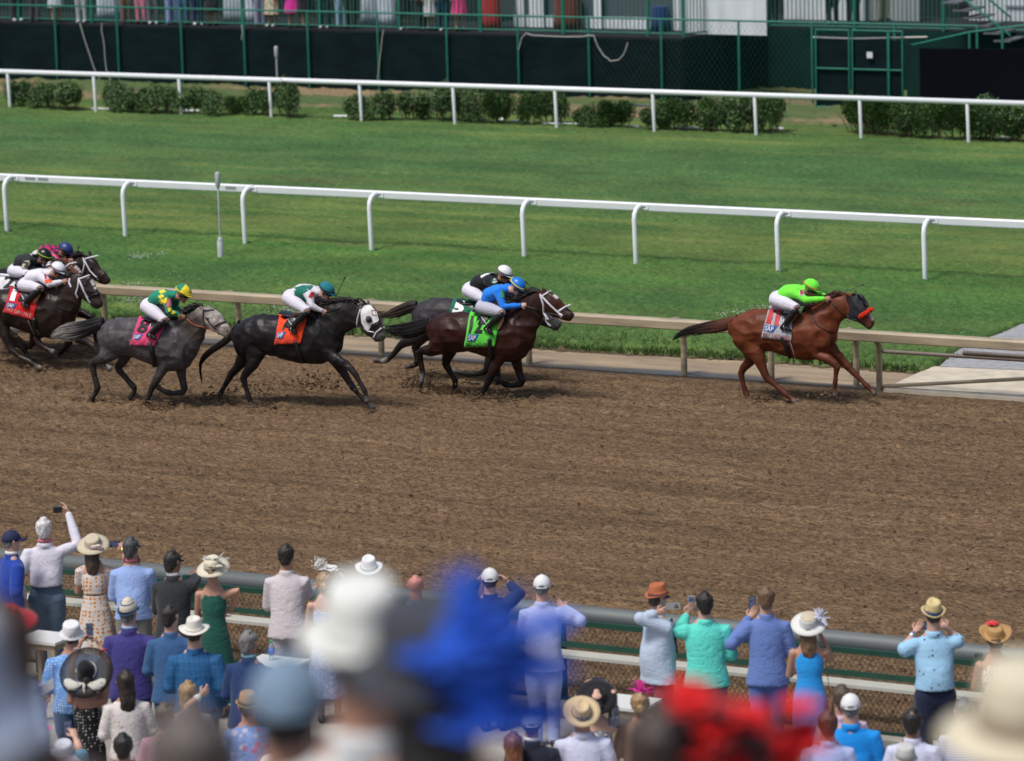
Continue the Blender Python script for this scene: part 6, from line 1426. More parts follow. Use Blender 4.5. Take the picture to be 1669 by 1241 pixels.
def cap(m, logo=False, back=True):
    def fn(g):
        hf, up, hs, c = g.hf, g.hup, g.hs, g.hc+g.hup*.02; mb = MB(); n_ = 24; rings = []
        for t in (-6, 10, 26, 42, 58, 74, 86):
            a = R(t); rings.append([c+hs*(.094*math.cos(a)*math.cos(u))+hf*((.114*math.cos(a))*math.sin(u)-.002)+up*(.112*math.sin(a)) for u in (2*math.pi*k/n_ for k in range(n_))])
        mb.loft(rings); ho = mb.build('cap', m, g.root)
        mb = MB(); vs = []
        for k in range(11):
            u = math.pi*(.14+.72*k/10); b = c+hs*(.093*math.cos(u))+hf*(.111*math.sin(u)); vs += [b+up*.004, b+hf*(.075*math.sin(u)**.5)+hs*(.006*math.cos(u))-up*(.012+.010*math.cos(u)**2)]
        mb.add(vs, [(2*k, 2*k+2, 2*k+3, 2*k+1) for k in range(10)]); v = mb.build('visor', m, ho); v.modifiers.new('s', 'SOLIDIFY').thickness = .005
        mb = MB(); mb.ball(c-hf*.105+up*.004, (.034, .016, .024), 14, 8, (hs, hf, up)); mb.build('cap_opening', HGR if back else m, ho)
        mb = MB(); mb.tube([c-hf*(.1165*math.cos(t))+hs*(.095*math.sin(t))-up*.010 for t in np.linspace(-.6, .6, 7)], .007, 6); mb.build('cap_strap', m, ho)
        mb = MB(); mb.ball(c+up*.113, .008, 8, 5); mb.build('cap_button', m, ho)
    return fn
def blossom(mb, c, r, n_=9, seed=1, flat=.5, ax=None):
    rn = random.Random(seed)
    for ly in range(3):
        for k in range(n_):
            t = 2*math.pi*(k+.5*ly)/n_; d = Vector((math.cos(t), math.sin(t), rn.uniform(.1, .9)*(.4+.5*ly))).normalized(); s_ = d.cross(UPV).normalized(); q = c+d*r*(.55-.13*ly); u2 = s_.cross(d)
            mb.ball(q, (r*.5*(1-.2*ly), r*.32*(1-.2*ly), r*.10), 8, 5, (d, s_, u2))
def feathers(mb, c, dirs, L_, rad=.014, curl=.5, seed=3, barbs=True):
    rn = random.Random(seed)
    for d in dirs:
        d = d.normalized(); q = [c]; side = d.cross(UPV).normalized() if abs(d.z) < .95 else Vector((1, 0, 0))
        for j in range(1, 8): f = j/7; q.append(c+d*L_*f-UPV*curl*L_*f*f*.5+side*math.sin(f*3)*L_*.06)
        mb.tube(q, [rad*.3, rad, rad*1.2, rad*1.1, rad*.9, rad*.7, rad*.4, rad*.1], 6, ratio=.35)
        for j in (range(1, 7) if barbs else ()):                    # barbs
            for sg in (-1, 1):
                b = q[j]; e = b+(side*sg*.6+d*.6).normalized()*rad*3.2; mb.tube([b, b.lerp(e, .5), e], [rad*.22, rad*.3, .0006], 4, ends=False)
def phone(p, lab, up=None, wide=False, size=(.072, .15), m=None, scr=True, cam_side=False):
    """a phone held upright, its screen to the holder"""
    f = (p-C0); f.z = 0; f.normalize(); s = f.cross(UPV)
    if wide: a, b = size[1]/2, size[0]/2
    else: a, b = size[0]/2, size[1]/2
    g = empty('phone', p, lab, 'phone'); mb = MB(); mb.box(p, (a, .0045, b), (s, f, UPV)); mb.build('case', m or simple('phone_case', (.02, .02, .022), .3), g, smooth=False)
    if scr:
        mb = MB(); mb.box(p-f*.0055, (a-.005, .001, b-.005), (s, f, UPV)); sm, n, pr = newmat('screen_lit') if 'screen_lit' not in MC else (MC['screen_lit'], None, None)
        if n:
            MC['screen_lit'] = sm; v = mapping(n, (1, 1, 1)); no = N(n, 'ShaderNodeTexNoise', i_Scale=40.0); L(n, v, no.inputs['Vector']); cr_ = ramp(n, no.outputs[0], [(.35, (.02, .03, .06)), (.6, (.10, .12, .20)), (.7, (.02, .05, .02))])
            L(n, cr_, pr.inputs['Base Color']); L(n, cr_, pr.inputs['Emission Color']); pr.inputs['Emission Strength'].default_value = .25; pr.inputs['Roughness'].default_value = .15
        mb.build('screen', sm, g, smooth=False)
    else:
        mb = MB()
        for q in ((-.3, .62), (-.3, .3), (.2, .46)): mb.ball(p-f*.006+s*a*q[0 if not wide else 1]+UPV*b*q[1 if not wide else 0], (.011, .004, .011), 10, 5, (s, f, UPV))
        mb.build('lens', simple('lens', (.02, .02, .03), .1), g)
    return g
def hp_(g, k): return g.A[k][2]
# materials for clothes
C_ = lambda n_, c, v=.06, f=1.0: cloth(n_, c, v, f)
NAVY, ROYAL, PURP = C_('cloth_navy_suit', (.012, .022, .075)), C_('cloth_royal', (.012, .045, .30)), C_('cloth_indigo', (.045, .038, .19))
# ---- front row along the fence, left to right
g = person((18, 866), 1.80, 'man in royal blue suit and navy cap at the left end', face=62, shirt=ROYAL, pants=ROYAL, hair=('short', HGR), hat=cap(simple('cap_navy', (.010, .014, .06), .8), back=False), arms=('down', 'down'), headyaw=0, collar=HATW, skin=SKINL)
g = person((71, 846), 1.84, 'white haired man in white shirt and grey blue trousers raising a camera overhead', shirt=C_('shirt_white', (.62, .60, .68)), pants=C_('trousers_slate', (.10, .155, .215)), hair=('short', HWH), style='shirt', arms=(((28, 945, -.05), (44, 985, .05)), ((127, 888, .1), (108, 826, .25))), skin=SKINL, w=1.06, belly=.05, headyaw=8, collar=simple('lanyard_pink', (.55, .15, .2), .7), sh_up=.01)
p = dp(94, 831, depth_of(hp_(g, 1))); r_ = empty('camera', p, 'small black camera held up by the white haired man', 'camera'); mb = MB(); mb.box(p, (.05, .028, .032), (_r0, _fh, UPV)); mb.build('camera_body', simple('camera_black', (.012, .012, .014), .4), r_, smooth=False); mb = MB(); mb.tube([p-_r0*.02+_fh*.02, p-_r0*.02+_fh*.08], .028, 14); mb.build('lens', simple('lens', (.02, .02, .03), .1), r_)
def boater(m, crown_m, bow_m, tilt=25, brim=.185, ch=.085, bow=None, r0=(.092, .108), r1=(.084, .098), roll=0, droop=.012, bowx=.07):
    def fn(g):
        lathe_hat(g, m, brim, ch, r0=r0, r1=r1, tilt=tilt, droop=droop, bandm=bow_m, band_h=.03, up_side=-.01, roll=roll, name='hat')
        mb = MB()
        for k, sg in enumerate((1, -1, .4)):
            q = g.hatc+g.hats*(bowx+.035*sg)-g.hatf*.105+g.hatup*(.02+.012*k); mb.ball(q, (.042, .02, .026), 10, 7, (g.hats, g.hatf, g.hatup))
        mb.build('bow', bow_m, g.hat)
    return fn
bowc = cloth('ribbon_blush', (.55, .46, .42), .06, 1.2)
g = person((151, 876), 1.74, 'woman in white dress with orange spots and beige boater hat with pale bow', dress=(patterned('dress_orange_dots', 'dots', (.55, .50, .46), (.52, .20, .035), 21, thr=.33), .22, .10), female=True, hair=('long', HB), hat=boater(STRAWL, STRAWL, bowc, 24), sleeve='short', arms=('rail', 'rail'), headyaw=6)
mb = MB(); mb.ell([(g.B(0, 0, .625), g.s*.128, g.f*.106), (g.B(0, 0, .65), g.s*.125, g.f*.106)], 20, False); mb.build('sash', C_('sash_tan', (.30, .19, .09)), g.root)
g = person((213, 878), 1.80, 'man in light blue shirt with grey streaked hair and sunglasses beside the spotted dress', shirt=C_('shirt_sky', (.27, .38, .68)), pants=C_('trousers_taupe', (.20, .19, .17)), hair=('short', hairm('hair_charcoal', (.05, .05, .052), .6)), style='loose', arms=('rail', 'rail'), headyaw=22, hem=.50, belly=.04, collar=simple('lanyard_pink', (.55, .15, .2), .7))
mb = MB(); mb.tube([g.hc+g.hs*.082+g.hf*.0+g.hup*.012, g.hc+g.hs*.075+g.hf*.09+g.hup*.012, g.hc-g.hs*.075+g.hf*.09+g.hup*.012], [.004, .012, .012], 6); mb.build('sunglasses', simple('glass_black', (.006, .006, .007), .15), g.root)
gl_ = MB(); A0, A1 = dp(204, 925, 46.5), dp(199, 892, 46.55)
g = person((196, 905), 1.70, 'person behind the light blue shirt, arm raised with a gold watch and phone', face=0, shirt=C_('top_beige', (.4, .33, .28)), pants=NAVY, hair=('short', HB), style='loose', sleeve='none', arms=('down', ((206, 925, -.02), (198, 890, .05))), depth=depth_of(gp(213, 878, 1.8))+.45, w=.7) if False else None
gq = gp(212, 905, 1.55); g = person((214, 902), 1.56, 'short woman mostly hidden in front of the light blue shirt, raising a phone', face=-10, shirt=C_('top_beige', (.4, .33, .28)), pants=NAVY, hair=('short', HB), style='loose', sleeve='short', arms=('rail', ((206, 922, .02), (198, 888, .10))), female=True, w=.85)
mb = MB(); q = g.A[1][1].lerp(g.A[1][2], .72); d = (g.A[1][2]-g.A[1][1]).normalized(); mb.tube([q-d*.012, q+d*.012], .036, 12); mb.build('watch', simple('gold', (.6, .42, .15), .3, .9), g.root)
phone(dp(189, 887, depth_of(hp_(g, 1))+.02), 'black phone held sideways in the raised hand with the gold watch', wide=True)
CHAR = C_('suit_charcoal', (.022, .026, .030)); g = person((281, 900), 1.80, 'man in charcoal suit with dark hair and sunglasses leaning right onto the fence', face=14, shirt=CHAR, pants=CHAR, hair=('short', HDK), arms=('rail', ((318, 944, .28), (316, 938, .42))), headyaw=25, skin=SKIND, collar=HATW)
mb = MB(); mb.tube([g.hc+g.hs*.082+g.hup*.012, g.hc+g.hs*.075+g.hf*.09+g.hup*.012, g.hc-g.hs*.075+g.hf*.09+g.hup*.012], [.004, .012, .012], 6); mb.build('sunglasses', simple('glass_black', (.006, .006, .007), .15), g.root)
def feather_hat(g):
    lathe_hat(g, CREAM, .185, .095, r0=(.088, .102), r1=(.084, .096), tilt=22, droop=.02, bandm=CREAM, up_side=-.015)
    mb = MB(); c = g.hatc+g.hats*.07+g.hatup*.07-g.hatf*.03
    for k in range(6): blossom(mb, c+Vector((random.uniform(-.03, .05), random.uniform(-.06, .04), random.uniform(-.06, .05))), .045, 7, k)
    mb.build('flowers', cloth('petal_cream', (.66, .62, .50), .08, .5), g.hat)
    mb = MB(); feathers(mb, c, [-g.hs*1.4+UPV*.8, -g.hs*1.1+UPV*1.0-g.hf*.2, -g.hs*1.2+UPV*.5+g.hf*.4, g.hs*.5+UPV*1.0, g.hs*.9+UPV*.7], .20, .012, .75); mb.build('feathers', cloth('feather_white', (.72, .70, .66), .05, .3), g.hat)
g = person((346, 912), 1.76, 'woman in dark green halter dress and cream hat with feathers', face=8, dress=(C_('dress_forest', (.008, .075, .055), .08, 1.2), .12, .09), female=True, hair=('bun', HBR), hat=feather_hat, sleeve='none', arms=('rail', ((388, 962, -.02), (377, 994, .12))), headyaw=10)
LIN = C_('linen_lilac', (.56, .51, .53)); g = person((466, 889), 1.86, 'man in pale linen suit with dark brown hair leaning over the fence', face=5, shirt=LIN, pants=C_('linen_lilac_dark', (.44, .40, .42)), hair=('short', hairm('hair_espresso', (.022, .014, .011))), arms=('rail', ((500, 968, .12), (515, 958, .33))), lean=.08, headyaw=8)
def puff_hat(g):
    mb = MB(); c = g.hc+g.hup*.105+g.hs*.02
    for k in range(9): blossom(mb, c+g.hs*random.uniform(-.06, .11)+g.hup*random.uniform(-.06, .06)+g.hf*random.uniform(-.05, .08), .06, 7, k)
    wm = cloth('fascinator_white', (.74, .74, .72), .05, .3); o = mb.build('fascinator', wm, g.root); mb = MB(); c2 = c-g.hs*.08+g.hup*.10; r = random.Random(4)
    for k in range(150):
        d = Vector((r.gauss(0, 1), r.gauss(0, 1), r.gauss(0, 1))).normalized(); L_ = r.uniform(.02, .095); q = c2+d*L_; mb.ball(q, r.uniform(.004, .009), 5, 4)
        if k % 3 == 0: mb.tube([c2, q], .0012, 3, ends=False)
    for k in range(8):
        d = (g.hs*r.uniform(.6, 1.2)+g.hup*r.uniform(-1.3, .4)).normalized(); mb.tube([c+g.hs*.08, c+g.hs*.08+d*.07+g.hup*.03, c+g.hs*.08+d*.14], [.003, .003, .001], 4)
    mb.build('sprays', wm, o)
g = person((529, 932), 1.68, 'blonde woman in blue floral strap dress with a white flower fascinator', face=-4, dress=(patterned('dress_blue_floral', 'floral', (.34, .42, .66), 0, 55, [(.10, .16, .42), (.62, .62, .72), (.18, .26, .5)], .34), .2, .08), female=True, hair=('bun', HBL), cut=False, hat=puff_hat, sleeve='none', style='strapless', arms=('rail', 'rail'), skin=SKINL, headyaw=20)
g = person((601, 914), 1.86, 'person in a white fedora with grey band, standing behind the blurred cream hat', shirt=C_('shirt_white', (.62, .60, .68)), pants=NAVY, hair=('short', HB), hat=fedora(HATW, simple('band_grey', (.25, .25, .28), .7), 14, .150, .12), style='shirt', arms=('rail', 'rail'))
g = person((677, 938), 1.74, 'bald man in blue shirt at the fence behind the blue feathers', shirt=C_('shirt_denim', (.05, .17, .30)), pants=NAVY, style='polo', arms=('rail', 'rail'), skin=mat('skin_pink', (.50, .20, .17), .45, .06, 8, bmp=.04))
g = person((798, 928), 1.78, 'man in navy blazer and white cap lifting both hands to his face', shirt=NAVY, pants=NAVY, hair=('short', HB), hat=cap(HATW), arms=(((768, 962, .10), (785, 940, .22)), ((846, 968, .10), (822, 944, .22))), skin=SKINL)
SEER = C_('seersucker_blue', (.40, .45, .72), .05, .9); g = person((883, 939), 1.84, 'man in pale blue suit and white cap propping his right elbow on the fence', face=4, shirt=SEER, pants=C_('suit_pale_blue', (.38, .43, .68)), hair=('short', HGR), hat=cap(HATW), arms=('rail', ((946, 1012, .0), (916, 988, .42))), lean=.1, skin=SKINL)
SEER2 = C_('seersucker_ice', (.42, .50, .62), .05, .9); RED_ = C_('trousers_salmon', (.38, .06, .075))
g = person((1072, 958), 1.84, 'man in ice blue jacket, red trousers and orange fedora, turned sideways', face=58, shirt=SEER2, pants=RED_, hair=('short', HB), hat=fedora(mat('felt_rust', (.42, .13, .055), .8, .06, 40, bmp=.2), simple('band_striped', (.10, .05, .06), .7), 2, .135, .12), arms=(((1090, 1022, .10), (1092, 1020, .35)), ((1044, 1008, -.12), (1081, 996, -.15))), belly=.06, skin=SKINL, w=1.0, lean=.02, collar=simple('cuff_white', (.55, .56, .62), .7))
mb = MB(); mb.tube([g.hc+g.hs*.08+g.hup*.014, g.hc+g.hs*.06+g.hf*.095+g.hup*.014, g.hc-g.hs*.06+g.hf*.095+g.hup*.014], [.004, .017, .017], 8); mb.build('sunglasses', simple('glass_blue', (.01, .03, .16), .12), g.root)
mb = MB(); mb.tube([g.B(0, .165, .80), g.B(0, .20, .72), g.B(0, .235, .60)], [.022, .030, .034], 8, ratio=.4); mb.build('necktie', simple('tie_navy', (.015, .02, .10), .6), g.root)
phone(dp(1097, 988, depth_of(hp_(g, 1))-.03), 'silver phone with three lenses held sideways by the man in the orange fedora', wide=True, m=simple('phone_silver', (.42, .43, .42), .3, .4), scr=False)
TEAL = C_('jacket_turquoise', (.10, .62, .52), .05, 1.3); g = person((1148, 967), 1.80, 'man in turquoise jacket with black hair holding up a phone', face=-6, shirt=TEAL, pants=C_('trousers_teal', (.02, .10, .12)), hair=('short', HDK), arms=(((1108, 1030, .10), (1122, 994, .30)), 'front'), w=1.08, skin=SKINL)
phone(dp(1127, 983, depth_of(hp_(g, 0))+.02), 'phone with bright screen held upright by the man in the turquoise jacket', m=simple('phone_white', (.5, .52, .5), .4))
g = person((1248, 958), 1.86, 'man in mid blue blazer with light brown hair and phone held to his left', face=-2, shirt=C_('blazer_mid_blue', (.12, .19, .45), .06, 1.1), pants=C_('blazer_mid_blue2', (.08, .14, .40)), hair=('short', HBR), arms=(((1192, 1050, .0), (1226, 1000, .32)), 'front'), skin=SKINL, headyaw=3)
phone(dp(1226, 984, depth_of(hp_(g, 0))+.02), 'dark phone held upright left of the man in the mid blue blazer')
def hat16(g):
    lathe_hat(g, mat('sinamay_white', (.62, .62, .60), .7, .04, 60, bmp=.3, bs=120), .185, .085, r0=(.092, .106), r1=(.084, .098), tilt=26, bandm=cloth('band_white', (.66, .67, .74)), droop=.01)
    mb = MB(); mb.ell([(g.hatc+g.hatup*.086, g.hats*.078, g.hatf*.09), (g.hatc+g.hatup*.091, g.hats*.074, g.hatf*.086)], 24, False); mb.build('crown_top', STRAWL, g.hat)
    mb = MB(); c = g.hatc+g.hats*.10+g.hatup*.07; feathers(mb, c, [g.hs*.2+UPV, g.hs*.8+UPV*.7, g.hs*.5+UPV*.9-g.hf*.3, g.hs*1.2+UPV*.2, -g.hs*.3+UPV, g.hs*.7-UPV*.3-g.hf*.4], .12, .012, .4); blossom(mb, c, .06, 8, 2); mb.build('feathers', cloth('feather_lilac', (.66, .66, .80), .05, .3), g.hat)
g = person((1318, 1004), 1.72, 'woman in bright blue sleeveless dress and white brimmed hat with lilac feathers', face=3, dress=(C_('dress_azure', (.015, .26, .66), .05, .7), .26, .015), female=True, hair=('long', HBR), hat=hat16, sleeve='none', arms=('rail', 'face'), headyaw=5)
q = g.B(.21, -.04, .46); hb = empty('handbag', q, 'small bronze handbag hanging at the hip of the woman in the bright blue dress', 'handbag'); mb = MB(); mb.ell([(q+UPV*.07, g.s*.02, g.f*.05), (q, g.s*.03, g.f*.07), (q-UPV*.07, g.s*.03, g.f*.075)], 14); mb.build('bag_body', mat('bronze', (.18, .12, .07), .35, .2, 20, metal=.3), hb)
mb = MB(); mb.tube([q+UPV*.07+g.f*.04, g.B(.17, .03, .70), g.B(.155, 0, .83), g.B(.17, -.06, .70), q+UPV*.07-g.f*.04], .004, 5); mb.build('chain_strap', simple('chain_dark', (.12, .09, .06), .4, .6), hb)
SHB = patterned('shirt_tiny_birds', 'floral', (.30, .52, .72), 0, 13, [(.06, .035, .03), (.12, .05, .03), (.03, .04, .07)], .12)
g = person((1521, 984), 1.88, 'man in light blue print shirt, navy trousers and straw fedora photographing the race', face=-4, shirt=SHB, pants=C_('trousers_navy', (.010, .016, .045)), style='polo', sleeve='short', hair=('buzz', HB), hat=fedora(mat('straw_yellow', (.58, .46, .22), .75, .1, 60, bmp=.4, bs=120), simple('band_blue_green', (.01, .07, .20), .6), 16, .125, .115), arms=(((1468, 1062, .02), (1497, 1022, .28)), ((1565, 1044, .05), (1536, 1018, .26))), belly=.05, skin=SKINL, hem=.535, w=1.06)
phone(dp(1508, 1020, depth_of(hp_(g, 0))+.03), 'black phone in front of the man in the straw fedora', wide=True, size=(.075, .10))
mb = MB(); q = g.A[0][1].lerp(g.A[0][2], .66); d = (g.A[0][2]-g.A[0][1]).normalized(); mb.tube([q-d*.014, q+d*.014], .040, 12); mb.build('watch', simple('silver', (.6, .6, .62), .3, .9), g.root)
def hat18(g):
    lathe_hat(g, mat('straw_tan', (.42, .25, .10), .75, .1, 60, bmp=.5, bs=120), .165, .10, r0=(.092, .108), r1=(.078, .092), tilt=20, brim_curl=.035, up_side=.03, bandm=None)
    mb = MB(); blossom(mb, g.hatc+g.hatf*.05-g.hats*.03+g.hatup*.10, .075, 9, 6); mb.build('flower', cloth('petal_coral', (.70, .06, .06), .06, .4), g.hat)
g = person((1622, 1024), 1.70, 'woman in sleeveless floral dress and tan straw hat with a coral flower', face=0, dress=(patterned('dress_multi_floral', 'floral', (.60, .60, .58), 0, 34, [(.50, .03, .06), (.08, .25, .32), (.6, .4, .08), (.45, .08, .12), (.10, .3, .12), (.6, .25, .28)], .42), .24, .06), female=True, hair=('bun', HB), hat=hat18, sleeve='none', arms=('rail', 'rail'))
# ---- second rows
CHK = patterned('shirt_blue_check', 'dots', (.14, .30, .62), (.50, .62, .80), 36, thr=.28)
def bucket(g): lathe_hat(g, HATW, .135, .095, r0=(.094, .11), r1=(.086, .098), tilt=14, droop=.03, topdip=.004)
g = person((116, 1018), 1.78, 'man in light blue checked shirt and white bucket hat on the left', face=-8, shirt=CHK, pants=C_('jeans_dark', (.02, .06, .14)), hair=('short', HB), hat=bucket, style='loose', arms=('front', 'rail'), w=1.12, belly=.06)
def bighat(g):
    m, n, p = newmat('sheer_black'); v = mapping(n, (1, 1, 1)); tb = N(n, 'ShaderNodeBsdfTransparent'); mx = n.nodes.new('ShaderNodeMixShader'); mx.inputs[0].default_value = .62
    p.inputs['Base Color'].default_value = (.010, .010, .012, 1); p.inputs['Roughness'].default_value = .6; out = [x for x in n.nodes if x.type == 'OUTPUT_MATERIAL'][0]; L(n, tb.outputs[0], mx.inputs[1]); L(n, p.outputs[0], mx.inputs[2]); L(n, mx.outputs[0], out.inputs[0])
    lathe_hat(g, m, .265, .01, r0=(.085, .1), r1=(.08, .09), tilt=48, droop=.01, z0=.03)
    bk = cloth('felt_black', (.008, .008, .010), .1, .3); c, u, f_, s_ = g.hatc, g.hatup, g.hatf, g.hats; mb = MB()
    mb.ell([(c, s_*.098, f_*.112), (c+u*.06, s_*.092, f_*.104), (c+u*.105, s_*.070, f_*.082)], 22); mb.build('crown', bk, g.hat)
    mb = MB(); mb.tube([c+s_*(.266*math.cos(t))+f_*(.282*math.sin(t))-u*.012 for t in np.linspace(0, 2*math.pi, 41)], .006, 6); mb.build('brim_edge', bk, g.hat)
    mb = MB(); mb.tube([c+s_*(.098*math.cos(t))+f_*(.112*math.sin(t))+u*.02 for t in np.linspace(-.6, 3.2, 24)], .010, 6)
    wm = patterned('chiffon_spotted', 'dots', (.50, .50, .44), (.04, .04, .04), 22, thr=.14)
    for sg in (-1, 1): mb.ell([(c+s_*sg*.02-f_*.14+u*.02, f_*.012, u*.01), (c+s_*sg*.09-f_*.165+u*.02, f_*.05, u*.028), (c+s_*sg*.16-f_*.14+u*.015, f_*.065, u*.03), (c+s_*sg*.20-f_*.12+u*.01, f_*.04, u*.02)], 12)
    mb.tube([c-f_*.14+u*.03, c-f_*.20+u*.02, c-f_*.24+s_*.01], [.016, .014, .005], 8); mb.build('bow', wm, g.hat)
g = person((140, 1082), 1.72, 'woman in white dotted black dress and wide sheer black hat, both arms up', face=6, dress=(patterned('dress_black_dots', 'dots', (.010, .010, .012), (.55, .55, .52), 34, thr=.20), .12, .02), female=True, hair=('bun', HDK), hat=bighat, sleeve='none', style='strapless', arms=(((118, 1078, .25), (134, 1044, .42)), ((178, 1082, .25), (157, 1044, .42))), skin=SKIND)
phone(dp(146, 1028, depth_of(hp_(g, 0))+.02), 'black phone held upright above the wide sheer black hat')
for k, m in ((0, simple('silver', (.6, .6, .62), .3, .9)), (1, simple('bracelet_red', (.6, .02, .02), .4))):
    mb = MB(); q = g.A[k][1].lerp(g.A[k][2], .5); d = (g.A[k][2]-g.A[k][1]).normalized(); u = d.orthogonal().normalized(); v = d.cross(u)
    for t in range(12): mb.ball(q+u*.038*math.cos(t*.5236)+v*.038*math.sin(t*.5236), .010, 6, 4)
    mb.build('bracelet', m, g.root)
def twotone(g): lathe_hat(g, simple('brim_navy', (.03, .06, .14), .7), .120, .10, r0=(.092, .108), r1=(.074, .09), tilt=10, crease=.35, topdip=.018, up_side=.02); o = g.hat; mb = MB(); c, u, f_, s_ = g.hatc, g.hatup, g.hatf, g.hats; mb.ell([(c+u*.028, s_*.0935, f_*.1095), (c+u*.085, s_*.078, f_*.093), (c+u*.106, s_*.052, f_*.066)], 24, True); mb.build('crown', CREAM, o)
g = person((209, 984), 1.82, 'man in indigo suit and cream hat with navy brim', face=6, shirt=PURP, pants=PURP, hair=('short', HGR), hat=twotone, arms=('front', 'rail'), w=1.08, headyaw=16, skin=SKINL, collar=simple('collar_blue', (.3, .4, .6), .7))
g = person((277, 988), 1.84, 'man in steel blue suit with short dark hair behind the plaid jacket', face=4, shirt=C_('suit_steel_blue', (.035, .10, .23)), pants=C_('suit_steel_blue2', (.025, .075, .19)), hair=('buzz', hairm('hair_black_brown', (.02, .015, .013))), arms=('front', 'front'), headyaw=20, skin=SKINL)
PLD = patterned('jacket_blue_plaid', 'check', (.018, .095, .24), (.05, .17, .33), 14, thr=.12)
g = person((316, 1014), 1.82, 'man in blue plaid jacket and off-white fedora with thin brown band', face=0, shirt=PLD, pants=NAVY, hair=('short', HB), hat=fedora(cloth('hat_ivory', (.66, .63, .57), .04, .3), simple('band_brown', (.16, .09, .05), .7), 6, .160, .125, band_h=.012), arms=('front', 'down'), w=1.12, skin=SKINL)
g = person((405, 1030), 1.80, 'man in navy suit with grey hair beside the white table', face=22, shirt=C_('suit_navy_bright', (.012, .035, .12)), pants=NAVY, hair=('short', hairm('hair_salt', (.15, .14, .14), .6)), arms=('front', 'front'), headyaw=10, skin=SKIND, w=1.03, collar=simple('collar_teal', (.2, .4, .5), .7))
FLW = patterned('blouse_white_floral', 'floral', (.60, .56, .54), 0, 20, [(.5, .08, .12), (.35, .35, .12), (.4, .15, .35)], .16)
g = person((204, 1094), 1.70, 'woman with long dark brown hair in white floral blouse', face=-12, shirt=FLW, pants=C_('skirt_blush', (.55, .42, .44)), hair=('long', hairm('hair_long_dark', (.022, .012, .009))), style='loose', female=True, arms=('front', 'front'), w=1.05)
g = person((306, 1112), 1.66, 'blonde haired woman below the plaid jacket', face=0, shirt=C_('top_grey_lilac', (.35, .33, .4)), pants=NAVY, hair=('long', HBL), style='loose', female=True, arms=('front', 'front'))
g = person((268, 1148), 1.72, 'person with brown hair pointing right, white band on the wrist', face=10, shirt=C_('top_rose', (.45, .25, .32)), pants=NAVY, hair=('short', hairm('hair_mousy', (.09, .065, .05))), style='polo', sleeve='short', arms=('front', ((304, 1152, .15), (336, 1126, .30))), skin=SKINL)
mb = MB(); q = g.A[1][1].lerp(g.A[1][2], .55); d = (g.A[1][2]-g.A[1][1]).normalized(); mb.tube([q-d*.012, q+d*.012], .036, 12); mb.build('wristband', HATW, g.root)
g = person((200, 1198), 1.68, 'dark haired person at the bottom below the floral blouse', face=0, shirt=NAVY, pants=NAVY, hair=('short', HDK), style='polo', arms=('front', 'front'))
def sunhat(g): lathe_hat(g, cloth('sunhat_white', (.60, .60, .68), .05, .8), .185, .10, r0=(.09, .105), r1=(.078, .09), tilt=16, droop=.05)
g = person((104, 1213), 1.66, 'person in a floppy white sun hat at the bottom left corner, raising a phone', face=0, shirt=C_('top_teal_grey', (.1, .25, .35)), pants=NAVY, hair=('short', HGR), hat=sunhat, style='loose', sleeve='short', arms=('front', ((128, 1218, .02), (119, 1192, .12))), skin=SKINL)
phone(dp(111, 1188, depth_of(hp_(g, 1))+.03), 'dark phone in the hand rising above the floppy white sun hat')
def pinkhat(g): lathe_hat(g, cloth('pink_hat', (.72, .02, .30), .05, .8), .13, .05, r0=(.085, .1), r1=(.06, .075), tilt=10, brim_curl=.02, up_side=.02); mb = MB(); [blossom(mb, g.hatc+g.hatup*.05+g.hats*(-.05+.05*k), .06, 7, k) for k in range(3)]; mb.build('petals', MC['pink_hat'], g.hat)
g = person((62, 1182), 1.64, 'woman in a bright pink hat at the lower left', face=20, shirt=C_('top_pinkish', (.5, .4, .45)), pants=NAVY, hair=('long', HBL), hat=pinkhat, style='loose', female=True, arms=('front', 'front'))
g = person((14, 1150), 1.66, 'person with grey hair in a pale blue top at the left edge', face=10, shirt=C_('top_pale_blue', (.25, .33, .5)), pants=NAVY, hair=('short', HGR), style='loose', arms=('front', 'front'))
g = person((30, 1060), 1.70, 'person in lilac shirt at the left edge holding a race programme', face=25, shirt=C_('shirt_lilac', (.45, .38, .62)), pants=NAVY, hair=('short', HB), style='loose', arms=('front', ((62, 1160, .0), (78, 1142, .2))), skin=SKIND)
q = hp_(g, 1); mb = MB(); a_ = dp(62, 1130, depth_of(q)-.02); b_ = dp(90, 1112, depth_of(q)-.02); mb.box(a_.lerp(b_, .5), (.085, .006, .055), ((b_-a_).normalized(), _fh, UPV)); tag(mb.build('programme', simple('paper_white', (.6, .6, .62), .7), smooth=False), 'folded white programme held by the person in the lilac shirt', 'programme')
TRIL = mat('straw_brown', (.36, .22, .11), .8, .1, 60, bmp=.4, bs=120)
g = person((403, 1134), 1.72, 'person in tan trilby and blue shirt with pink floral back', face=-4, shirt=patterned('shirt_blue_pink', 'floral', (.20, .30, .58), 0, 12, [(.4, .15, .3), (.25, .35, .62), (.45, .45, .6)], .35), pants=NAVY, hair=('short', HDK), hat=fedora(TRIL, simple('band_black', (.02, .015, .012), .7), 4, .115, .115), style='loose', arms=('front', 'front'))
g = person((437, 1232), 1.60, 'person in a white cap at the bottom edge near the blurred cap', face=0, shirt=C_('shirt_sky', (.27, .38, .68)), pants=NAVY, hair=('short', HB), hat=cap(HATW), style='polo', arms=('front', 'front'))
g = person((866, 1163), 1.76, 'man in dark suit and pale blue cap right of the blurred blue feathers', face=0, shirt=C_('suit_blackish', (.012, .014, .03)), pants=NAVY, hair=('buzz', HB), hat=cap(cloth('cap_pale_blue', (.36, .44, .64), .04, .3)), arms=('front', 'front'), skin=SKIND, collar=HATW)
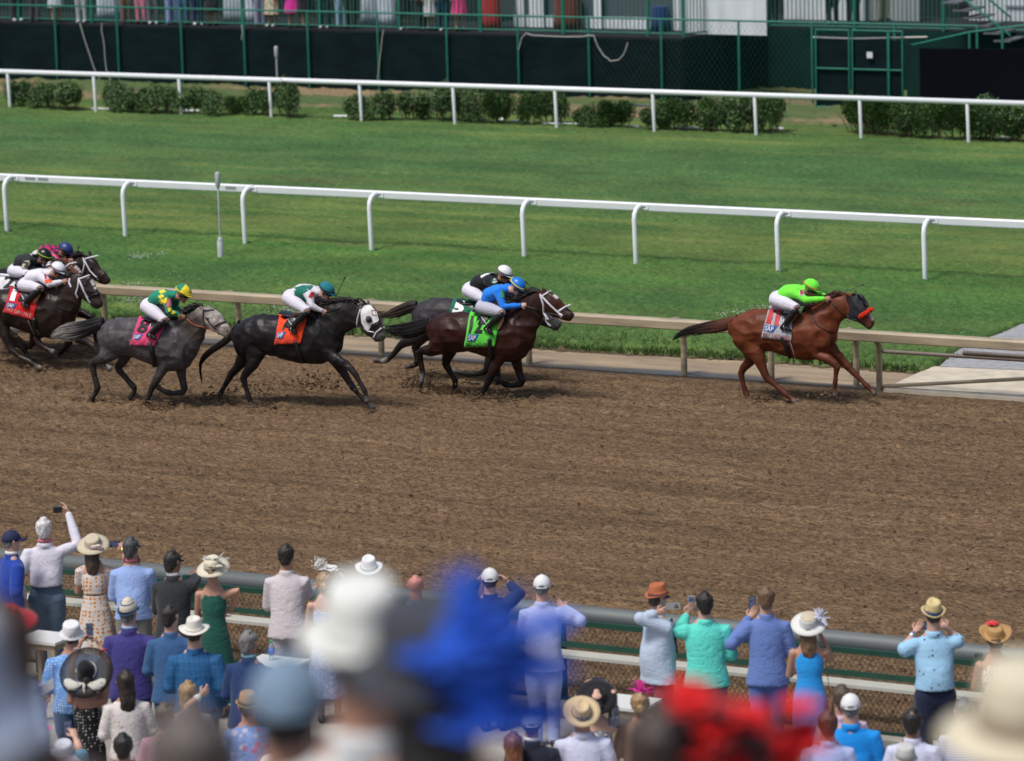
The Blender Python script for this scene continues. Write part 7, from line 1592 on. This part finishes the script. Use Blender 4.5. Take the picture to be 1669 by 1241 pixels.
g = person((836, 1196), 1.62, 'auburn haired woman beside the man in the pale blue cap', face=-5, shirt=C_('top_orange_print', (.45, .22, .12)), pants=NAVY, hair=('long', hairm('hair_auburn', (.14, .05, .02))), style='loose', female=True, arms=('front', 'front'))
def widestraw(g): lathe_hat(g, mat('straw_cream2', (.60, .46, .27), .75, .08, 60, bmp=.4, bs=120), .175, .11, r0=(.092, .108), r1=(.07, .09), tilt=38, crease=.5, bandm=simple('band_wine', (.10, .02, .02), .7), band_h=.020, topdip=.02, up_side=.008)
g = person((948, 1147), 1.78, 'man in crumpled white shirt and wide cream straw hat with wine band', face=-4, shirt=C_('shirt_white_blue', (.56, .58, .74)), pants=NAVY, hair=('short', HGR), hat=widestraw, style='shirt', arms=('front', 'front'), w=1.12)
def blackhat(g): lathe_hat(g, cloth('felt_black', (.008, .008, .010), .1, .3), .20, .07, r0=(.088, .1), r1=(.08, .09), tilt=38, droop=.0)
g = person((972, 1124), 1.72, 'woman in wide black hat and grey patterned dress, filming', face=0, dress=(patterned('dress_grey_floral', 'floral', (.20, .21, .24), 0, 26, [(.5, .5, .52), (.03, .03, .04), (.35, .35, .38)], .4), .2, .05), female=True, hair=('bun', HDK), hat=blackhat, sleeve='short', arms=(((940, 1140, .05), (956, 1112, .25)), ((1000, 1128, .05), (992, 1116, .25))), skin=SKINL)
phone(dp(973, 1111, depth_of(hp_(g, 0))+.02), 'phone held sideways above the black wide hat', wide=True)
def pinkfas(g):
    mb = MB(); c = g.hc+g.hup*.12; r = random.Random(3); feathers(mb, c, [Vector((r.gauss(0, 1), r.gauss(0, .6), abs(r.gauss(0, 1))+.4)) for k in range(11)], .14, .010, .4); blossom(mb, c, .07, 8, 2); mb.build('fascinator', cloth('pink_magenta', (.72, .03, .36), .05, .4), g.root)
g = person((1043, 1128), 1.66, 'woman with a magenta feather fascinator left of the blurred dark head', face=10, shirt=C_('top_tan', (.35, .22, .16)), pants=NAVY, hair=('bun', HBL), cut=False, hat=pinkfas, style='loose', female=True, arms=('front', 'front'))
g = person((1371, 1119), 1.80, 'man in pale pink shirt with brown hair behind the white cap', face=-10, shirt=C_('shirt_pale_pink', (.56, .42, .52)), pants=NAVY, hair=('short', hairm('hair_mid_brown', (.07, .045, .03))), style='polo', arms=('front', 'front'))
g = person((1386, 1133), 1.80, 'man in vivid blue polo and white cap at the lower right', face=4, shirt=C_('polo_azure', (.006, .24, .68), .05, .7), pants=NAVY, hair=('short', HGR), hat=cap(HATW), style='polo', arms=('front', 'front'), w=1.15, skin=SKINL, belly=.05)
g = person((1349, 1161), 1.76, 'reddish brown haired man in pale blue polo', face=-2, shirt=C_('polo_pale_blue', (.36, .42, .70), .05, .6), pants=NAVY, hair=('short', hairm('hair_reddish', (.07, .032, .02))), style='polo', arms=('front', 'front'))
g = person((1487, 1158), 1.74, 'man in white shirt with black thinning hair below the navy trousers', face=10, shirt=C_('shirt_white_blue', (.56, .58, .74)), pants=NAVY, hair=('balding', HDK), style='polo', arms=('front', 'front'), skin=SKIND)
g = person((1476, 1219), 1.66, 'person in a pale grey knitted hat at the bottom right', face=0, shirt=C_('top_cream', (.5, .47, .42)), pants=NAVY, hair=('short', HBL), hat=lambda g: lathe_hat(g, mat('knit_grey', (.48, .49, .48), .9, .06, 50, bmp=.5, bs=80), .11, .10, r0=(.09, .105), r1=(.075, .088), tilt=10, droop=.02), style='loose', arms=('front', 'front'))
g = person((1571, 1140), 1.76, 'man in blue checked shirt with cropped grey brown hair beside the blurred cream hat', face=2, shirt=patterned('shirt_small_check', 'check', (.12, .16, .42), (.62, .64, .74), 42, thr=.5), pants=NAVY, hair=('buzz', HGR), style='polo', arms=('front', 'front'), skin=SKINL)
# ---- tables, drinks
TAB = mat('table_white', (.62, .62, .60), .45, .05, 4, bmp=.03)
def table(px, py, lab, sx=.34, sy=.30, z=1.0, rot=0):
    p = gp(px, py, z); r_ = empty('table', (p.x, p.y, 0), lab, 'table'); X = Vector((math.cos(rot), math.sin(rot), 0)); Y = Vector((-X.y, X.x, 0))
    mb = MB(); mb.box(p, (sx, sy, .016), (X, Y, UPV)); mb.build('tabletop', TAB, r_, smooth=False)
    mb = MB(); mb.box(p-UPV*.05, (sx-.03, sy-.03, .035), (X, Y, UPV)); mb.build('apron_frame', mat('wood_pale', (.28, .22, .15), .6, .1), r_, smooth=False)
    for i in (-1, 1):
        for j in (-1, 1): mb = MB(); mb.box((p.x+X.x*(sx-.05)*i+Y.x*(sy-.05)*j, p.y+X.y*(sx-.05)*i+Y.y*(sy-.05)*j, z/2-.04), (.025, .025, z/2-.03), (X, Y, UPV)); mb.build('leg', MC['wood_pale'], r_, smooth=False)
    return p
table(76, 1040, 'white topped table beneath the white haired man', .26, .22, 1.0); tb = table(447, 1082, 'white topped table beside the man in the navy suit', .30, .26, 1.0); table(1022, 1146, 'white topped table behind the black wide hat', .28, .24, .95)
glassm, n, p_ = newmat('clear_plastic'); p_.inputs['Base Color'].default_value = (.75, .82, .88, 1); p_.inputs['Transmission Weight'].default_value = .85; p_.inputs['Roughness'].default_value = .12; p_.inputs['IOR'].default_value = 1.2
def bottle(p, lab):
    r_ = empty('water_bottle', p, lab, 'bottle'); mb = MB(); mb.tube([p, p+UPV*.12, p+UPV*.155, p+UPV*.18], [.034, .034, .028, .013], 14); mb.build('bottle_body', glassm, r_)
    mb = MB(); mb.tube([p+UPV*.06, p+UPV*.12], [.0355, .0355], 14, ends=False); mb.build('bottle_label', simple('label_blue', (.04, .12, .5), .5), r_); mb = MB(); mb.tube([p+UPV*.185, p+UPV*.205], .014, 10); mb.build('cap', simple('cap_green', (.02, .4, .2), .5), r_)
bottle(tb+_fh*.12-_r0*.03+UPV*.018, 'clear water bottle with green cap on the white table beside the navy suit')
def cup(px, py, lab, m, top_m=None):
    p = gp(px, py, .72); p.y = YF-.16; r_ = empty('cup', (p.x, p.y, .72), lab, 'cup'); p = Vector((p.x, p.y, .72)); mb = MB(); mb.tube([p+UPV*.002, p+UPV*.12], [.030, .042], 14, ends=False); mb.build('cup_wall', glassm, r_)
    mb = MB(); mb.tube([p+UPV*.006, p+UPV*.085], [.028, .036], 14, ends=False); mb.build('drink', m, r_); return p
cup(287, 985, 'clear plastic cup on the shelf beside the charcoal suit', simple('drink_pale', (.45, .5, .42), .2)); cup(385, 997, 'cup of dark red drink on the shelf right of the green dress', simple('drink_red', (.25, .02, .02), .2)); cup(489, 1008, 'cup of pink drink on the shelf beside the linen suit', simple('drink_pink', (.55, .10, .12), .2)); cup(1088, 1070, 'iced drink on the shelf behind the ice blue jacket', simple('drink_amber', (.45, .28, .15), .2)); p = cup(1553, 1115, 'clear cup with lemon on the shelf beside the print shirt', simple('drink_lemon', (.4, .4, .2), .2))
bottle(Vector((gp(1563, 1118, .72).x, YF-.16, .722)), 'clear water bottle with green cap on the shelf right of the print shirt')
q = Vector((gp(1282, 1096, .72).x, YF-.17, .725)); mb = MB(); mb.ell([(q-_r0*.09, _fh*.04, UPV*.008), (q, _fh*.06, UPV*.018), (q+_r0*.09, _fh*.04, UPV*.008)], 12); tag(mb.build('napkin', HATW), 'crumpled white napkin on the shelf left of the bright blue dress', 'napkin')
# ---- spectators high on the stand, close to the camera (far out of focus)
mb = MB(); TC = C0+_fh*0
for d0, d1, z in ((3.5, 6.1, 8.66), (6.1, 8.3, 8.20), (8.3, 11.5, 7.62), (11.5, 14, 6.9), (14, 17, 6.0), (17, 20, 5.1), (20, 23.4, 4.2), (23.4, 27.6, 3.05)):
    mb.box(_fh*((d0+d1)/2)+UPV*(z/2), (14, (d1-d0)/2-.002, z/2), (_r0, _fh, UPV))
struct(mb.build('pavement', MC['concrete'], smooth=False))['label'] = 'concrete terrace steps'
def near(px, py, d, fl, lab, **k):
    t = dp(px, py, d); return person((px, py), t.z-fl, lab, depth=d, **k)
g = near(-4, 985, 9.2, 7.62, 'person with long brown hair, far out of focus at the left edge', shirt=C_('jacket_umber', (.06, .035, .03)), pants=NAVY, hair=('long', HB), arms=('down', 'down'), style='loose')
g = near(-98, 1072, 5.2, 8.66, 'person in a pale ice blue hat, nearest of all at the left edge', shirt=C_('jacket_ice', (.40, .47, .62)), pants=NAVY, hair=('short', HGR), hat=lambda g: lathe_hat(g, cloth('hat_ice', (.42, .48, .62), .04, .3), .135, .13, tilt=6, droop=.02), arms=('down', 'down'), style='loose')
def crimson(g): lathe_hat(g, cloth('hat_crimson', (.62, .012, .03), .06, .6), .19, .08, tilt=14, droop=.02); mb = MB(); blossom(mb, g.hatc+g.hatup*.07, .08, 8, 3); mb.build('petals', MC['hat_crimson'], g.hat)
g = near(14, 990, 26.5, 3.05, 'woman in a crimson brimmed hat, out of focus at the left edge', w=.8, shirt=C_('top_pale_blue2', (.25, .32, .46)), pants=NAVY, hair=('long', HBR), hat=crimson, arms=('down', 'down'), style='loose', female=True)
g = near(308, 1160, 8.0, 8.20, 'brown haired head out of focus at the bottom left centre', shirt=C_('top_dusk', (.12, .12, .16)), pants=NAVY, hair=('short', hairm('hair_dusty', (.085, .07, .062))), arms=('down', 'down'), style='polo')
g = near(466, 1078, 9.4, 7.62, 'person in a slate blue cap and pale plaid top, out of focus', shirt=patterned('plaid_pale', 'check', (.30, .40, .46), (.12, .2, .28), 9, thr=.4), pants=NAVY, hair=('short', HDK), hat=cap(cloth('cap_slate', (.16, .24, .33), .06, .3), back=False), arms=('down', 'down'), style='loose')
g = near(588, 985, 9.0, 7.62, 'person in a big cream white fedora, out of focus in the middle', shirt=C_('shirt_ivory', (.60, .62, .62)), pants=NAVY, hair=('short', HB), hat=lambda g: lathe_hat(g, cloth('hat_cream_blur', (.66, .67, .63), .04, .3), .142, .13, r0=(.09, .105), r1=(.078, .092), tilt=10, droop=-.005, bandm=simple('band_pale', (.5, .5, .48), .7)), arms=('down', 'down'), style='shirt')
def bluefan(g):
    lathe_hat(g, cloth('hat_graphite', (.035, .038, .048), .1, .4), .17, .125, r0=(.115, .125), r1=(.11, .12), tilt=6, droop=.01)
    mb = MB(); c = g.hc+g.hs*.085+g.hup*.115-g.hf*.13; r = random.Random(9); bm_ = cloth('feather_blue', (.012, .085, .50), .15, .5)
    for k in range(30): blossom(mb, c+g.hs*r.uniform(-.11, .10)+g.hup*(r.uniform(-.05, .06) if k < 12 else r.uniform(-.16, .04))+g.hs*(0 if k < 12 else .035)+g.hf*r.uniform(-.04, .04), .070, 7, k)
    for dx, dz in ((-.02, 0), (.03, -.03), (.0, -.08)): mb.ball(c+g.hs*dx+g.hup*dz, (.07, .05, .06), 12, 8)
    feathers(mb, c+g.hup*.04, [g.hup*1.2-g.hs*.35, g.hup*1.3-g.hs*.15, g.hup*1.3-g.hs*.05, g.hup*1.1-g.hs*.6, g.hup*.8+g.hs*.9, g.hs*1.2+g.hup*.1, g.hs*1.0-g.hup*.8, g.hs*.8-g.hup*1.1], .15, .024, .2, barbs=False); mb.build('feathers', bm_, g.root)
g = near(704, 1030, 7.8, 8.10, 'person in graphite hat with royal blue feathers, far out of focus', shirt=C_('top_graphite', (.03, .032, .04)), pants=NAVY, hair=('long', HDK), hat=bluefan, arms=('down', 'down'), style='loose', w=1.35)
def redflowers(g):
    mb = MB(); r = random.Random(12); c = g.hc+g.hs*.19+g.hup*.10
    for k in range(40): blossom(mb, c+g.hs*r.uniform(-.14, .17)+g.hup*r.uniform(-.20, .05)*(1-.0)+g.hf*r.uniform(-.07, .08), .062, 7, k)
    for dx, dz in ((-.06, -.02), (.03, -.03), (.11, -.09), (.0, -.14)): mb.ball(c+g.hs*dx+g.hup*dz, (.07, .05, .06), 12, 8)
    mb.build('flowers', cloth('petal_red', (.72, .010, .012), .2, .6), g.root)
    mb = MB()
    for k in range(15): blossom(mb, c+g.hs*r.uniform(-.19, .13)+g.hup*r.uniform(-.20, .03)-g.hf*.09, .040, 6, k)
    mb.build('leaves', cloth('petal_black', (.010, .010, .014), .1, .5), g.root)
g = near(1075, 1158, 9.8, 7.62, 'woman with brown hair under red roses and black leaves, far out of focus', shirt=C_('top_black', (.012, .012, .014)), pants=NAVY, hair=('long', hairm('hair_sepia', (.04, .026, .02))), cut=False, hat=redflowers, arms=('down', 'down'), style='loose', female=True)
g = near(1668, 1126, 8.2, 8.0, 'person in a cream brimmed hat, far out of focus at the bottom right', shirt=C_('top_cream2', (.52, .48, .40)), pants=NAVY, hair=('long', HB), hat=lambda g: lathe_hat(g, mat('straw_ivory', (.60, .54, .40), .75, .06, 40, bmp=.2), .175, .13, r0=(.10, .115), r1=(.085, .10), tilt=6, droop=.02, bandm=simple('band_taupe', (.28, .22, .15), .7), band_h=.05), arms=('down', 'down'), style='loose')

# ---- spectators on the far deck: the picture shows them from the waist down
deck = [(27, 0, 'bare legs and dark shorts, leftmost on the deck', 'shorts', (.04, .04, .05)), (92, 2, 'pale dress beside the first white draped table', 'dress', (.45, .5, .55)), (134, 5, 'pale grey shorts left of the large white table', 'shorts', (.35, .37, .4)), (207, 3, 'brown shorts and white shoes', 'shorts', (.16, .11, .08)),
        (231, 4, 'rose pink trousers', 'trousers', (.48, .16, .24)), (281, 3, 'pale blue trousers beside blue jeans', 'trousers', (.25, .28, .55)), (299, 4, 'blue jeans', 'trousers', (.06, .13, .24)), (322, 5, 'navy shorts with white shoes', 'shorts', (.03, .04, .10)), (347, 5, 'black dress with bare legs', 'dress', (.015, .015, .02)),
        (58, 1, 'dark trousers, second from the left end', 'trousers', (.05, .05, .06)), (250, 3, 'grey trousers beside the rose pink trousers', 'trousers', (.12, .12, .14)), (530, 8, 'dark navy trousers behind the pale shorts', 'trousers', (.02, .025, .05)), (572, 8, 'charcoal trousers left of the white table', 'trousers', (.03, .03, .035)), (704, 12, 'white skirt between black and navy', 'dress', (.5, .5, .52)), (425, 7, 'lilac long skirt', 'trousers', (.30, .26, .42)),
        (444, 7, 'orange and teal patterned dress', 'pattern', 0), (478, 7, 'short magenta skirt with bare legs', 'dress', (.62, .03, .30)), (500, 7, 'black dress right of the magenta skirt', 'dress', (.012, .012, .02)), (558, 9, 'pale blue shorts and white socks', 'shorts', (.25, .38, .5)), (659, 12, 'short black skirt', 'dress', (.012, .012, .016)), (690, 12, 'black trousers', 'trousers', (.02, .02, .025)),
        (722, 13, 'navy shorts and a blue bag', 'shorts', (.02, .04, .10)), (750, 14, 'bright pink skirt', 'dress', (.70, .04, .22)), (1258, 8, 'black trousers beside the white drape', 'trousers', (.012, .012, .016)), (1357, 3, 'black trousers, left of the pair at the rear', 'trousers', (.010, .010, .014)), (1391, 4, 'black trousers, right of the pair at the rear', 'trousers', (.010, .010, .016)), (1441, -2, 'khaki trousers and dark coat', 'trousers', (.22, .19, .13))]
pat_ = patterned('dress_orange_teal', 'floral', (.55, .45, .32), 0, 16, [(.6, .15, .02), (.02, .3, .3), (.5, .45, .35)], .4)
deck.sort(key=lambda t: t[0])
for i, (x, yo, lab, kind, c) in enumerate(deck):
    yfoot = {1258: 38, 1357: 40, 1391: 40, 1441: 34}.get(x, 33.5+.0225*x)
    p = yp(x, yfoot, YB+.9); dd = .0
    fl = ZD; q = gp(x, yfoot, fl)
    H_ = 1.68+.12*((i*37) % 5)/4; top_ = Vector((q.x, q.y, fl+H_)); hx, hy = proj(top_)
    m = pat_ if kind == 'pattern' else C_('deck_cloth_%d' % i, c)
    top_m = C_('deck_top_%d' % i, [(.4, .42, .5), (.05, .06, .1), (.5, .3, .3), (.55, .55, .5)][i % 4]) if kind != 'trousers' or x < 1200 else C_('deck_top_%d' % i, (.02, .02, .03))
    fem = kind in ('dress', 'pattern')
    kw = dict(dress=(m, .24 if kind != 'pattern' else .2, .05), female=True, sleeve='short') if fem else dict(shirt=top_m, pants=m, style='polo')
    person((hx, hy), H_, 'spectator on the far deck in '+lab, face=180+(i*29 % 50-25), hair=(['short', 'long'][fem], [HB, HDK, HBL][i % 3]), arms=('down', 'down'), floor=fl, fine=False, lean=0, group='spectators standing on the far deck', shoes=SHOEW if i % 3 == 0 else SHOE, **kw)

bpy.data.scenes.remove(TS)
